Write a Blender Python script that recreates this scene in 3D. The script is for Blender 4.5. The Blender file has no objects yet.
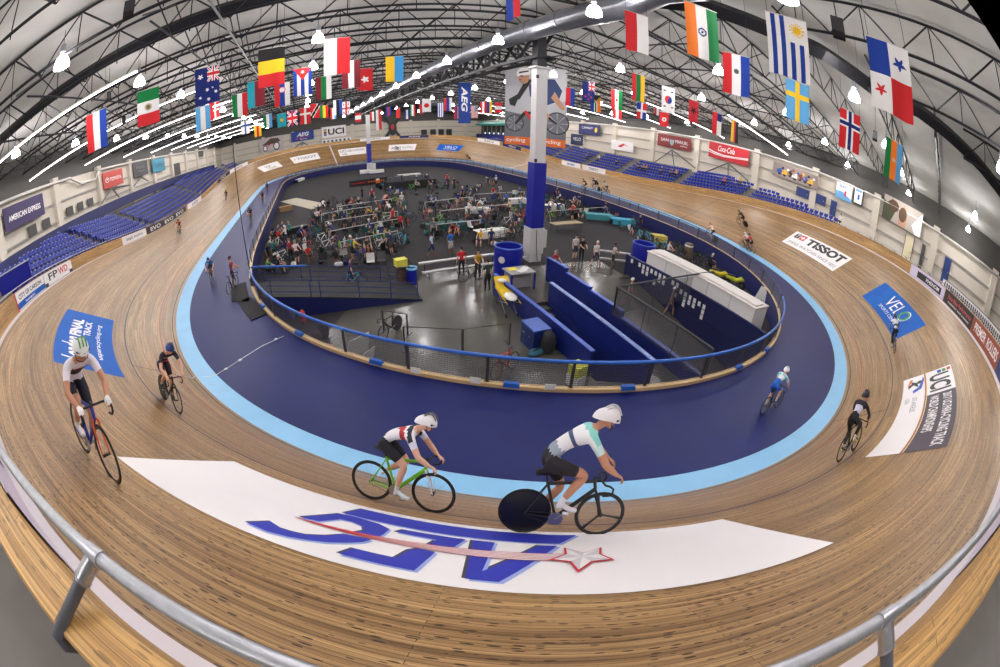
import bpy, bmesh, math, random
import numpy as np
from mathutils import Vector, Matrix
from mathutils.geometry import tessellate_polygon
R_ = random.Random(7)
SC = bpy.context.scene
COL = SC.collection
PI = math.pi
# ------------------------------------------------------------------ camera (full-frame fisheye held over the rail)
CAM = np.array([-13.451, -52.2074, 6.7872]); YAW, PITCH, FPX, PX0, PY0 = .36642, .57386, 414.213, 459.82, 365.457
cd = bpy.data.cameras.new('camera'); co = bpy.data.objects.new('camera', cd); COL.objects.link(co); SC.camera = co
cd.type = 'PANO'
tg = cd if hasattr(cd, 'panorama_type') else cd.cycles
tg.panorama_type = 'FISHEYE_EQUISOLID'; tg.fisheye_lens = FPX * 36 / 1000; tg.fisheye_fov = math.radians(196)
cd.sensor_width = 36; cd.sensor_height = 24.012; cd.sensor_fit = 'HORIZONTAL'
cd.shift_x = (500 - PX0) / 1000; cd.shift_y = (PY0 - 333.5) / 667
cd.clip_start = .02; cd.clip_end = 500
co.location = CAM; co.rotation_euler = (PI / 2 - PITCH, 0, -YAW)
def ray(px, py):                                        # direction through a place in the photograph
    f = np.array([math.sin(YAW) * math.cos(PITCH), math.cos(YAW) * math.cos(PITCH), -math.sin(PITCH)])
    r = np.array([math.cos(YAW), -math.sin(YAW), 0.]); u = np.cross(r, f)
    dx, dy = px - PX0, PY0 - py; rr = math.hypot(dx, dy) + 1e-9; t = 2 * math.asin(min(1, rr / (2 * FPX)))
    return math.sin(t) * (dx / rr) * r + math.sin(t) * (dy / rr) * u + math.cos(t) * f
FZ = -1.5                                               # infield floor level
def fl(px, py, z=FZ):                                   # the point of a level floor seen there
    d = ray(px, py); p = CAM + d * (z - CAM[2]) / d[2]; return Vector((p[0], p[1], z))
def onx(px, py, x): d = ray(px, py); return Vector(CAM + d * (x - CAM[0]) / d[0])
def ony(px, py, y): d = ray(px, py); return Vector(CAM + d * (y - CAM[1]) / d[1])
# ------------------------------------------------------------------ the 250 m track: curvature eases in and out of the turns
TR, TT, B1, B0, TB, TW, BBAND, BW = 21.2012, 25.5801, .76183, .18532, 49.341, 7.5725, .25793, .73178
_n = 2500
_s = np.linspace(0, 250, _n, endpoint=False); _q = np.abs((_s + 62.5) % 125 - 62.5)
def _ramp(q, A, T): k = np.clip((A / 2 + T - q) / T, 0, 1); return k * k * (3 - 2 * k)
_k = _ramp(_q, PI * TR - TT, TT) / TR; _th = np.cumsum(_k) * .1 - _k * .05; _th -= _th[0]
_x = np.cumsum(np.cos(_th)) * .1; _y = np.cumsum(np.sin(_th)) * .1; _x -= _x[0]; _y -= _y[0]; _y -= (_y[0] + _y[_n // 2]) / 2
_b = B0 + (B1 - B0) * _ramp(_q, PI * TR - TB, TB)
def _at(s):
    f = (s % 250) * 10; i = int(f); a = f - i; i %= _n; j = (i + 1) % _n
    t1 = _th[j] + (2 * PI if j == 0 else 0)
    return _x[i] * (1 - a) + _x[j] * a, _y[i] * (1 - a) + _y[j] * a, _th[i] * (1 - a) + t1 * a, _b[i] * (1 - a) + _b[j] * a
def T(s, d, off=0.):                                    # a point of the banked surface, d metres up the slope
    x, y, t, b = _at(s); h = d * math.cos(b) - off * math.sin(b)
    return Vector((x + math.sin(t) * h, y - math.cos(t) * h, d * math.sin(b) + off * math.cos(b)))
def H(s, hd, z):                                        # a point hd metres outward (level) at height z
    x, y, t, b = _at(s); return Vector((x + math.sin(t) * hd, y - math.cos(t) * hd, z))
def ztop(s): return TW * math.sin(_at(s)[3])
def htop(s): return TW * math.cos(_at(s)[3])
def head(s): return _at(s)[2]
def bank(s): return _at(s)[3]
# ------------------------------------------------------------------ materials
def lin(c):
    if isinstance(c, str): c = [int(c[i:i + 2], 16) for i in (0, 2, 4)]
    return tuple(((v / 255) / 12.92 if v / 255 <= .04045 else ((v / 255 + .055) / 1.055) ** 2.4) for v in c[:3]) + (1,)
MATS = {}
def M(name, c=(128, 128, 128), rough=.6, metal=0., emit=0., alpha=1., noise=0., nscale=8., bump=0., spec=.5, ecol=None):
    if name in MATS: return MATS[name]
    m = bpy.data.materials.new(name); m.use_nodes = True; nt = m.node_tree; b = nt.nodes['Principled BSDF']
    b.inputs['Base Color'].default_value = lin(c); b.inputs['Roughness'].default_value = rough; b.inputs['Metallic'].default_value = metal
    b.inputs['Specular IOR Level'].default_value = spec
    if emit: b.inputs['Emission Color'].default_value = lin(ecol or c); b.inputs['Emission Strength'].default_value = emit
    if alpha < 1: b.inputs['Alpha'].default_value = alpha
    if noise or bump:
        tc = nt.nodes.new('ShaderNodeTexCoord'); nz = nt.nodes.new('ShaderNodeTexNoise'); nz.inputs['Scale'].default_value = nscale; nz.inputs['Detail'].default_value = 5
        nt.links.new(tc.outputs['Object'], nz.inputs['Vector'])
        if noise:
            mx = nt.nodes.new('ShaderNodeMix'); mx.data_type = 'RGBA'; L = lin(c)
            mx.inputs[6].default_value = tuple(v * (1 - noise) for v in L[:3]) + (1,); mx.inputs[7].default_value = tuple(min(1, v * (1 + noise)) for v in L[:3]) + (1,)
            nt.links.new(nz.outputs['Fac'], mx.inputs[0]); nt.links.new(mx.outputs[2], b.inputs['Base Color'])
        if bump:
            bp = nt.nodes.new('ShaderNodeBump'); bp.inputs['Strength'].default_value = bump; bp.inputs['Distance'].default_value = .01
            nt.links.new(nz.outputs['Fac'], bp.inputs['Height']); nt.links.new(bp.outputs[0], b.inputs['Normal'])
    MATS[name] = m; return m
def paint(name='dyed cloth', rough=.75, spec=.3):       # colour read from the mesh: printed or dyed pattern
    if name in MATS: return MATS[name]
    m = M(name, rough=rough, spec=spec); nt = m.node_tree; a = nt.nodes.new('ShaderNodeVertexColor'); a.layer_name = 'Col'
    nt.links.new(a.outputs[0], nt.nodes['Principled BSDF'].inputs['Base Color']); return m
def wood(name, c1, c2, dark, plank=.045, length=4., rough=.35, speck=.5):
    m = M(name, c1, rough); nt = m.node_tree; b = nt.nodes['Principled BSDF']; N = nt.nodes.new; LK = nt.links.new
    uv = N('ShaderNodeUVMap'); uv.uv_map = 'UV'
    br = N('ShaderNodeTexBrick'); LK(uv.outputs[0], br.inputs['Vector']); br.offset = .37; br.squash = 1
    br.inputs['Scale'].default_value = 1; br.inputs['Brick Width'].default_value = length; br.inputs['Row Height'].default_value = plank
    br.inputs['Mortar Size'].default_value = .0022; br.inputs['Mortar Smooth'].default_value = .3; br.inputs['Bias'].default_value = 0
    br.inputs['Color1'].default_value = lin(c1); br.inputs['Color2'].default_value = lin(c2); br.inputs['Mortar'].default_value = lin(dark)
    mp = N('ShaderNodeMapping'); mp.inputs['Scale'].default_value = (.5, 22, 1); LK(uv.outputs[0], mp.inputs['Vector'])
    nz = N('ShaderNodeTexNoise'); nz.inputs['Scale'].default_value = 1.; nz.inputs['Detail'].default_value = 6; nz.inputs['Roughness'].default_value = .65; LK(mp.outputs[0], nz.inputs['Vector'])
    rp = N('ShaderNodeValToRGB'); rp.color_ramp.elements[0].position = .3; rp.color_ramp.elements[0].color = (.4, .36, .32, 1); rp.color_ramp.elements[1].position = .62; rp.color_ramp.elements[1].color = (1.2, 1.19, 1.17, 1)
    LK(nz.outputs['Fac'], rp.inputs[0])
    mx = N('ShaderNodeMix'); mx.data_type = 'RGBA'; mx.blend_type = 'MULTIPLY'; mx.inputs[0].default_value = 1; LK(br.outputs['Color'], mx.inputs[6]); LK(rp.outputs[0], mx.inputs[7])
    # knots and gouges: short dark flecks along the grain
    mp2 = N('ShaderNodeMapping'); mp2.inputs['Scale'].default_value = (8, 27, 1); LK(uv.outputs[0], mp2.inputs['Vector'])
    vo = N('ShaderNodeTexVoronoi'); vo.voronoi_dimensions = '2D'; vo.inputs['Scale'].default_value = 1; LK(mp2.outputs[0], vo.inputs['Vector'])
    wn = N('ShaderNodeSeparateColor'); LK(vo.outputs['Color'], wn.inputs[0])
    ml = N('ShaderNodeMath'); ml.operation = 'MULTIPLY'; ml.inputs[1].default_value = .3; LK(wn.outputs[0], ml.inputs[0])
    p3 = N('ShaderNodeMath'); p3.operation = 'POWER'; p3.inputs[1].default_value = 2.2; LK(ml.outputs[0], p3.inputs[0])
    lt = N('ShaderNodeMath'); lt.operation = 'LESS_THAN'; LK(vo.outputs['Distance'], lt.inputs[0]); LK(ml.outputs[0], lt.inputs[1])
    g = N('ShaderNodeMath'); g.operation = 'GREATER_THAN'; g.inputs[1].default_value = .45; LK(wn.outputs[1], g.inputs[0])
    m2 = N('ShaderNodeMath'); m2.operation = 'MULTIPLY'; LK(lt.outputs[0], m2.inputs[0]); LK(g.outputs[0], m2.inputs[1])
    m3 = N('ShaderNodeMath'); m3.operation = 'MULTIPLY'; m3.inputs[1].default_value = speck; LK(m2.outputs[0], m3.inputs[0])
    mk = N('ShaderNodeMix'); mk.data_type = 'RGBA'; mk.inputs[7].default_value = lin((36, 25, 17)); LK(m3.outputs[0], mk.inputs[0]); LK(mx.outputs[2], mk.inputs[6])
    # broad lighter and darker lanes where wheels polish and dirty the boards
    mp4 = N('ShaderNodeMapping'); mp4.inputs['Scale'].default_value = (.06, 1.5, 1); LK(uv.outputs[0], mp4.inputs['Vector'])
    n4 = N('ShaderNodeTexNoise'); n4.inputs['Scale'].default_value = 1.; n4.inputs['Detail'].default_value = 4; LK(mp4.outputs[0], n4.inputs['Vector'])
    r4 = N('ShaderNodeValToRGB'); r4.color_ramp.elements[0].position = .3; r4.color_ramp.elements[0].color = (.7, .66, .62, 1); r4.color_ramp.elements[1].position = .68; r4.color_ramp.elements[1].color = (1.15, 1.13, 1.1, 1); LK(n4.outputs['Fac'], r4.inputs[0])
    mw = N('ShaderNodeMix'); mw.data_type = 'RGBA'; mw.blend_type = 'MULTIPLY'; mw.inputs[0].default_value = 1; LK(mk.outputs[2], mw.inputs[6]); LK(r4.outputs[0], mw.inputs[7])
    LK(mw.outputs[2], b.inputs['Base Color']); return m
# ------------------------------------------------------------------ mesh builder: shapes gathered into ONE mesh object
class MB:
    def __init__(s): s.v = []; s.f = []; s.m = []; s.uv = {}; s.c = {}
    def face(s, pts, mi=0, uv=None, c=None):
        i = len(s.v); s.v += [tuple(p) for p in pts]; s.f.append(tuple(range(i, i + len(pts)))); s.m.append(mi)
        if uv: s.uv[len(s.f) - 1] = uv
        if c is not None: s.c[len(s.f) - 1] = c
    def mesh(s, vs, fs, mi=0, c=None):
        i = len(s.v); s.v += [tuple(p) for p in vs]
        for k, f in enumerate(fs):
            s.f.append(tuple(i + j for j in f)); s.m.append(mi[k] if isinstance(mi, list) else mi)
            if c is not None: s.c[len(s.f) - 1] = c[k] if isinstance(c, list) else c
        return s
    def grid(s, fn, nu, nv, mi=0, uvf=None, c=None, close=False):
        i0 = len(s.v); nuu = nu if close else nu + 1
        for i in range(nuu):
            for j in range(nv + 1): s.v.append(tuple(fn(i, j)))
        for i in range(nu):
            for j in range(nv):
                a = i0 + i * (nv + 1) + j; b = i0 + ((i + 1) % nuu) * (nv + 1) + j
                s.f.append((a, b, b + 1, a + 1)); s.m.append(mi(i, j) if callable(mi) else mi); k = len(s.f) - 1
                if uvf: s.uv[k] = [uvf(i, j), uvf(i + 1, j), uvf(i + 1, j + 1), uvf(i, j + 1)]
                if c: s.c[k] = c(i, j)
        return s
    def box(s, c, d, rz=0., mi=0, tilt=None, M4=None, taper=1., c4=None):
        x, y, z = (q / 2 for q in d)
        P = [Vector((sx * x * (taper if sz > 0 else 1), sy * y * (taper if sz > 0 else 1), sz * z)) for sz in (-1, 1) for sx, sy in ((-1, -1), (1, -1), (1, 1), (-1, 1))]
        m = Matrix.Translation(Vector(c)) @ Matrix.Rotation(rz, 4, 'Z')
        if tilt: m = m @ Matrix.Rotation(tilt[1], 4, tilt[0])
        if M4 is not None: m = M4 @ m
        s.mesh([m @ p for p in P], [(3, 2, 1, 0), (4, 5, 6, 7), (0, 1, 5, 4), (1, 2, 6, 5), (2, 3, 7, 6), (3, 0, 4, 7)], mi, c4); return s
    def tube(s, pts, r, n=8, mi=0, caps=True, close=False, flat=1., c=None):
        pts = [Vector(p) for p in pts]; K = len(pts); rs = r if isinstance(r, (list, tuple)) else [r] * K; i0 = len(s.v); up = None
        for k, p in enumerate(pts):
            a = pts[k - 1] if (k or close) else p; b = pts[(k + 1) % K] if (k < K - 1 or close) else p
            t = (b - a).normalized() if (b - a).length > 1e-9 else Vector((0, 0, 1))
            if up is None: up = Vector((0, 0, 1)) if abs(t.z) < .9 else Vector((0, 1, 0))
            e = t.cross(up); e = e.normalized() if e.length > 1e-4 else t.orthogonal().normalized(); w = e.cross(t).normalized(); up = w
            for q in range(n):
                g = 2 * PI * q / n; s.v.append(tuple(p + e * math.cos(g) * rs[k] + w * math.sin(g) * rs[k] * flat))
        for k in range(K if close else K - 1):
            for q in range(n):
                a = i0 + k * n; b = i0 + ((k + 1) % K) * n; s.f.append((a + q, a + (q + 1) % n, b + (q + 1) % n, b + q)); s.m.append(mi)
                if c is not None: s.c[len(s.f) - 1] = c
        if caps and not close:
            for base, rev in ((i0, True), (i0 + (K - 1) * n, False)):
                f = tuple(range(base, base + n)); s.f.append(f[::-1] if rev else f); s.m.append(mi)
                if c is not None: s.c[len(s.f) - 1] = c
        return s
    def lathe(s, prof, c=(0, 0, 0), n=12, mi=0, M4=None, cap=True):
        i0 = len(s.v); c = Vector(c)
        for r, z in prof:
            for q in range(n):
                p = c + Vector((r * math.cos(2 * PI * q / n), r * math.sin(2 * PI * q / n), z)); s.v.append(tuple(M4 @ p if M4 else p))
        for k in range(len(prof) - 1):
            for q in range(n): a = i0 + k * n; b = a + n; s.f.append((a + q, a + (q + 1) % n, b + (q + 1) % n, b + q)); s.m.append(mi)
        if cap:
            for base, rev in ((i0, True), (i0 + (len(prof) - 1) * n, False)):
                f = tuple(range(base, base + n)); s.f.append(f[::-1] if rev else f); s.m.append(mi)
        return s
    def ball(s, c, r, n=10, m=6, mi=0, M4=None):
        r = (r, r, r) if not isinstance(r, (tuple, list)) else r
        i0 = len(s.v); c = Vector(c)
        for j in range(m + 1):
            a = -PI / 2 + PI * j / m
            for q in range(n):
                p = c + Vector((r[0] * math.cos(a) * math.cos(2 * PI * q / n), r[1] * math.cos(a) * math.sin(2 * PI * q / n), r[2] * math.sin(a))); s.v.append(tuple(M4 @ p if M4 else p))
        for j in range(m):
            for q in range(n): a = i0 + j * n; b = a + n; s.f.append((a + q, a + (q + 1) % n, b + (q + 1) % n, b + q)); s.m.append(mi)
        return s
    def prism(s, poly, h, M4, mi=0, mside=None):        # a flat outline with real thickness
        n = len(poly); i0 = len(s.v); P = [Vector((x, y, 0)) for x, y in poly]
        for z in (0, h):
            for p in P: s.v.append(tuple(M4 @ (p + Vector((0, 0, z)))))
        for t in tessellate_polygon([P]):
            s.f.append(tuple(i0 + n + k for k in t)); s.m.append(mi); s.f.append(tuple(i0 + k for k in t[::-1])); s.m.append(mi)
        for k in range(n): j = (k + 1) % n; s.f.append((i0 + k, i0 + j, i0 + n + j, i0 + n + k)); s.m.append(mi if mside is None else mside)
        return s
    def build(s, name, mats, parent=None, smooth=False, fix=True):
        me = bpy.data.meshes.new(name); me.from_pydata(s.v, [], s.f)
        for m in (mats if isinstance(mats, (list, tuple)) else [mats]): me.materials.append(m)
        me.polygons.foreach_set('material_index', s.m)
        if s.uv:
            ul = me.uv_layers.new(name='UV'); arr = np.zeros((len(me.loops), 2), 'f')
            for k, u in s.uv.items():
                st = me.polygons[k].loop_start
                for q, w in enumerate(u): arr[st + q] = w
            ul.data.foreach_set('uv', arr.ravel())
        if s.c:
            ca = me.color_attributes.new('Col', 'FLOAT_COLOR', 'CORNER'); arr = np.ones((len(me.loops), 4), 'f')
            for k, u in s.c.items():
                p = me.polygons[k]; arr[p.loop_start:p.loop_start + p.loop_total] = u
            ca.data.foreach_set('color', arr.ravel())
        if fix:
            bm = bmesh.new(); bm.from_mesh(me)
            if not s.uv and not s.c: bmesh.ops.remove_doubles(bm, verts=bm.verts, dist=1e-5)
            bmesh.ops.recalc_face_normals(bm, faces=bm.faces); bm.to_mesh(me); bm.free()
        if smooth: me.polygons.foreach_set('use_smooth', [True] * len(me.polygons))
        if smooth and smooth is not True:
            try: me.set_sharp_from_angle(angle=math.radians(smooth))
            except Exception: pass
        me.update()
        o = bpy.data.objects.new(name, me); COL.objects.link(o)
        if parent: o.parent = parent
        return o
def tag(o, label, cat, group=None, kind=None):
    o['label'] = label; o['category'] = cat
    if group: o['group'] = group
    if kind: o['kind'] = kind
    return o
def st(o): o['kind'] = 'structure'; return o
def empty(name, loc, rz=0., label=None, cat=None, group=None):
    o = bpy.data.objects.new(name, None); COL.objects.link(o); o.location = loc; o.rotation_euler = (0, 0, rz); o.empty_display_size = .2
    if label: tag(o, label, cat, group)
    return o
def dup(o, parent=None):
    c = o.copy(); COL.objects.link(c)
    if parent: c.parent = parent
    for ch in list(o.children): dup(ch, c)
    return c
def shade(o, m):                                        # another material on a copy's own mesh data
    o.data = o.data.copy(); o.data.materials.clear(); o.data.materials.append(m)
_txt = {}
def text(body, bold=0., italic=0., space=1.):           # letter shapes scaled into the unit square, plus their width/height ratio
    k = (body, bold, italic, space)
    if k not in _txt:
        c = bpy.data.curves.new('t', 'FONT'); c.body = body; c.resolution_u = 3; c.offset = bold; c.shear = italic; c.space_character = space
        o = bpy.data.objects.new('t', c); COL.objects.link(o); bpy.context.view_layer.update()
        me = o.evaluated_get(bpy.context.evaluated_depsgraph_get()).to_mesh()
        V = np.array([v.co[:2] for v in me.vertices]); F = [tuple(p.vertices) for p in me.polygons]
        bpy.data.objects.remove(o); bpy.data.curves.remove(c)
        lo, hi = V.min(0), V.max(0); _txt[k] = ((V - lo) / (hi - lo), F, float((hi - lo)[0] / (hi - lo)[1]))
    return _txt[k]
def put_text(mb, body, fn, u0, v0, u1, v1, mi, **kw):   # letters filling the rectangle, carried onto a surface by fn(u, v)
    V, F, a = text(body, **kw)
    mb.mesh([fn(u0 + (u1 - u0) * x, v0 + (v1 - v0) * y) for x, y in V], F, mi)
# ================================================================== SETTING
WOOD = wood('track pine', (186, 152, 104), (146, 113, 74), (62, 46, 30), rough=.36, speck=.8)
PLY = wood('balustrade pine', (212, 172, 112), (190, 148, 90), (90, 62, 34), plank=.075, length=1.3, rough=.5, speck=.45)
BLACKL = M('black line paint', (28, 26, 30), .5); REDL = M('red line paint', (170, 58, 44), .5); BLUEL = M('blue line paint', (40, 40, 74), .5); WHITEL = M('white paint', (212, 204, 210), .5)
ds = [0, .17, .22, .5, .86, .9, 1.5, 2.05, 2.585, 2.635, 3.2, 3.8, 4.4, 5, 5.6, 6.2, 6.8, 7.45, TW]
def tmi(i, j): return {1: 1, 4: 2, 8: 3, 17: 4}.get(j, 0)
NS = 500
mb = MB(); mb.grid(lambda i, j: T(i * .5, ds[j]), NS, len(ds) - 1, tmi, lambda i, j: (i * .5, ds[j]), close=True)
st(mb.build('floor_track', [WOOD, BLACKL, REDL, BLUEL, WHITEL], smooth=True))
BAND = M('pale blue paint', (128, 188, 228), .4, noise=.12, nscale=1.2); NAVY = M('navy apron paint', (8, 24, 92), .45, noise=.25, nscale=.7, spec=.28)
mb = MB(); bd = [0, -.24, -.48, -BW]
mb.grid(lambda i, j: H(i * .5, bd[j] * math.cos(BBAND), bd[j] * math.sin(BBAND)), NS, 3, 0, close=True)
st(mb.build('floor_blue_band', BAND, smooth=True))
ad = [-BW * math.cos(BBAND), -1.5, -2.5, -3.4, -4.25]; az = [-BW * math.sin(BBAND), -.2, -.22, -.24, -.25]
mb = MB(); mb.grid(lambda i, j: H(i * .5, ad[j], az[j]), NS, 4, 0, close=True)
st(mb.build('floor_apron', NAVY, smooth=True))
# inner retaining wall of the apron down to the infield, painted navy
NAVYW = M('navy wall paint', (22, 30, 92), .5)
mb = MB(); mb.grid(lambda i, j: H(i * .5, -4.42, (-.17, FZ)[j]), NS, 1, 0, close=True)
st(mb.build('wall_apron', NAVYW, smooth=True))
# infield: dark carpet, with bare polished concrete at the near end
CARPET = M('charcoal carpet', (36, 33, 37), .9, noise=.2, nscale=3); CONC = M('polished concrete', (82, 80, 75), .18, noise=.3, nscale=.8)
WTOP = -.45
V3 = lambda *a: Vector(a)
TA = [V3(-4.78, -34.5, WTOP), V3(-4.72, -42.6, WTOP)]; TB = [V3(-2.62, -36.4, WTOP), V3(-2.85, -44., WTOP)]
PIT = [V3(-4.7, -36.3, 0), V3(-2.7, -36.3, 0), V3(-2.9, -43.9, 0), V3(-4.65, -43., 0)]; PIT2 = [V3(-1.06, -34.2, 0), V3(4.75, -34.2, 0), V3(4.75, -44.6, 0), V3(-1.15, -45.2, 0)]
def holed(mb, outer, z):
    Ls = [[Vector((p.x, p.y, 0)) for p in L] for L in (outer, PIT, PIT2)]
    mb.mesh([(p.x, p.y, z) for L in Ls for p in L], [tuple(t) for t in tessellate_polygon(Ls)])
mb = MB(); holed(mb, [H(s, -4.42, FZ) for s in range(0, 250, 2)], FZ); st(mb.build('floor', CARPET))
cut = [fl(*a, FZ + .012) for a in [(417, 282), (432, 270), (462, 264), (520, 268), (575, 262), (600, 261), (628, 278), (640, 283)]] + [V3(5.2, -35.6, 0), V3(5.2, -44.7, 0), V3(2.5, -46.2, 0), V3(-1., -46.6, 0), V3(-4.5, -45.6, 0)]
mb = MB(); near = [H(s, -4.43, FZ + .012) for s in (243, 240.5, 238, 235.5, 233, 230.5, 228)]; holed(mb, cut + near + [fl(345, 312, FZ + .012)], FZ + .012); st(mb.build('floor_concrete', CONC))
# balustrade wall around the outside of the track
def hw(s):                                              # the wall stands higher along the straight below the red banners
    q = (s + 125) % 250 - 125
    k = min(max((q - 12) / 12, 0), 1) * min(max((116 - q) / 12, 0), 1) if q > 0 else 0
    return .735 + .16 * k * k * (3 - 2 * k)
mb = MB(); prof = lambda s: [(htop(s) - .01, ztop(s) - .12), (htop(s), ztop(s) + .01), (htop(s) + .004, ztop(s) + hw(s)), (htop(s) + .175, ztop(s) + hw(s) - .011), (htop(s) + .19, ztop(s) + hw(s) - .035), (htop(s) + .195, ztop(s) - .9)]
vv = [0, .15, .9, 1.2, 1.25, 2.85]
mb.grid(lambda i, j: H(i * .5, *prof(i * .5)[j]), NS, 5, 0, lambda i, j: (i * .5, vv[j]), close=True)
st(mb.build('wall_track', PLY))
# stands: stepped decks on the straights, level concourse behind the turns
DECK = M('grey concrete steps', (120, 116, 112), .7, noise=.15, nscale=2); FLOORZ = 5.05
def row_h(r): return .62 + .74 * r
def row_z(s, r): return min(FLOORZ, ztop(s) - .08 + .43 * r)
hs = []
for r in range(9): hs += [(row_h(r) - .12, r - 1), (row_h(r) - .119, r)]
def deck(i, j):
    s = i * .5
    if j == 0: return H(s, htop(s) + .2, row_z(s, 0))
    if j <= 18: h, r = hs[j - 1]; return H(s, htop(s) + h, row_z(s, max(0, r)))
    return H(s, htop(s) + 26, FLOORZ)
mb = MB(); mb.grid(deck, NS, 19, 0, close=True); st(mb.build('floor_stands', DECK))
# the hall
WX, WY, WYN = 36., 62., -76.
PLASTER = M('white wall panel', (214, 205, 192), .75, noise=.05, nscale=.6); UPPER = M('grey metal cladding', (76, 73, 70), .6, noise=.1, nscale=.5)
EAVE, RIDGE, SL = 11.1, 14., .0806
def zlow(x): return RIDGE - SL * abs(x)
def slab(name, a, b, z0, z1, m, t=.3):
    a = Vector(a); b = Vector(b); d = (b - a).normalized(); n = Vector((d.y, -d.x)) * t
    mb = MB(); P = [a, b, b + n, a + n]
    mb.mesh([(p.x, p.y, z) for z in (z0, z1) for p in P], [(3, 2, 1, 0), (4, 5, 6, 7), (0, 1, 5, 4), (1, 2, 6, 5), (2, 3, 7, 6), (3, 0, 4, 7)]); return st(mb.build(name, m))
for nm, a, b in (('left', (-WX, WY), (-WX, WYN)), ('right', (WX, WYN), (WX, WY)), ('far', (WX, WY), (-WX, WY)), ('near', (-WX, WYN), (WX, WYN))):
    slab('wall_' + nm, a, b, -4.7, 10.05, PLASTER); slab('wall_%s_upper' % nm, a, b, 10.05, 15.9 if nm in ('far', 'near') else 12.9, UPPER)
DECKW = M('white roof lining', (205, 204, 198), .85, noise=.25, nscale=.5)
mb = MB()
xs = [-WX - .3, -24, -12, 0, 12, 24, WX + .3]
mb.grid(lambda i, j: (xs[j], -76.3 + i * 11.52, zlow(xs[j]) + 1.75), 12, 6); mb.grid(lambda i, j: (xs[j], -76.3 + i * 11.52, zlow(xs[j]) + 1.95), 12, 6)
st(mb.build('ceiling', DECKW))
mb = MB(); mb.box((0, -7, -4.9), (76, 142, .4)); st(mb.build('floor_slab', M('hall slab', (90, 88, 86), .8)))
# pilasters and the pipe rail along the side walls
nt_ = 0
for sx, ys in ((-1, [-47.6, -38.5, -29.4, -20.3, -11.1, -2, 7.1, 16.2, 25.3, 34.4, 43.5, 52.6]), (1, [-69, -60, -51, -42.7, -34, -25.2, -15, -6, 3.2, 12.3, 21.4, 30.5, 39.6, 48.7])):
    for y in ys:
        mb = MB(); mb.box((sx * (WX - .22), y, 7.6), (.44, .9, 5.6)); nt_ += 1; st(mb.build('trim_%d' % nt_, PLASTER))
PIPE = M('off-white pipe', (216, 212, 206), .4); DARKST = M('dark grey steel', (34, 35, 40), .5, .1); STEEL = M('truss steel', (40, 41, 46), .4, .3)
for sx in (-1, 1):
    mb = MB(); pts = [(sx * 35.5, y, 9.95) for y in (-75, -50, -30, -17.8)]
    if sx < 0: pts += [(sx * 35.5, -15.6, 9.1), (sx * 35.5, -12.4, 9.1), (sx * 35.5, -11.6, 9.95)]
    pts += [(sx * 35.5, y, 9.95) for y in (0, 30, 61.5)]
    mb.tube(pts, .13, 8); nt_ += 1; st(mb.build('trim_%d' % nt_, PIPE, smooth=True))
    for z in (8.2, 6.6):
        mb = MB(); mb.box((sx * 35.9, -7, z), (.16, 136, .16)); nt_ += 1; st(mb.build('trim_%d' % nt_, M('wall girt', (160, 155, 148), .5)))
for z in (8.2, 6.6):
    mb = MB(); mb.box((0, 61.9, z), (71, .16, .16)); nt_ += 1; st(mb.build('trim_%d' % nt_, MATS['wall girt']))
for x in range(-32, 33, 8):
    mb = MB(); mb.box((x, 61.8, 7.6), (.8, .44, 5.6)); nt_ += 1; st(mb.build('trim_%d' % nt_, PLASTER))
# ------------------------------------------------------------------ roof steel
def bar(mb, a, b, w, mi=0): mb.tube([a, b], w * .6, 4, mi, caps=False)
def ordinal(n): return ['first', 'second', 'third', 'fourth', 'fifth', 'sixth', 'seventh', 'eighth', 'ninth', 'tenth', 'eleventh', 'twelfth', 'thirteenth', 'fourteenth', 'fifteenth', 'sixteenth', 'seventeenth', 'eighteenth', 'nineteenth', 'twentieth', 'twenty-first', 'twenty-second', 'twenty-third', 'twenty-fourth', 'twenty-fifth', 'twenty-sixth', 'twenty-seventh', 'twenty-eighth', 'twenty-ninth', 'thirtieth'][n]
def truss(a, b, step=1.6, cw=.13, ww=.062):
    # two-slope truss between plan points a and b
    mb = MB(); a = Vector(a); b = Vector(b); n = max(2, round((b - a).length / step)); n += n % 2
    P = [a.lerp(b, k / n) for k in range(n + 1)]; lo = [Vector((p.x, p.y, zlow(p.x) + (.35 if abs(p.x) > 35 else 0))) for p in P]; hi = [Vector((p.x, p.y, zlow(p.x) + 1.62)) for p in P]
    br = [0, n] + ([min(range(n + 1), key=lambda k: abs(P[k].x))] if a.x * b.x < 0 else [])
    br = sorted(br)
    for q in range(len(br) - 1): bar(mb, lo[br[q]], lo[br[q + 1]], cw); bar(mb, hi[br[q]], hi[br[q + 1]], cw)
    for k in range(n):
        bar(mb, *((lo[k], hi[k + 1]) if k % 2 == 0 else (hi[k], lo[k + 1])), ww)
        if k % 2: bar(mb, lo[k], hi[k], ww * .7)
    return mb
ty = [61 - 3.6 * k for k in range(29)]
for k, y in enumerate(ty):
    tag(truss((-35.6, y), (35.6, y)).build('roof_truss', STEEL), 'grey steel roof truss spanning the hall, %s out from the far end wall' % ordinal(k), 'truss', 'roof trusses across the hall')
for sx in (-1, 1):
    for k, x in enumerate((2.4, 6.9, 11.5, 16, 20.6, 25.1, 29.7)):
        y0 = -41.5 - x
        if y0 < -72: continue
        tag(truss((sx * x, y0), (sx * x, -75)).build('roof_joist', STEEL), 'grey steel roof joist over the %s banner side, %s out from ridge' % ('red' if sx > 0 else 'purple', ordinal(k)), 'roof joist', 'joists of the hipped roof end')
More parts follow.
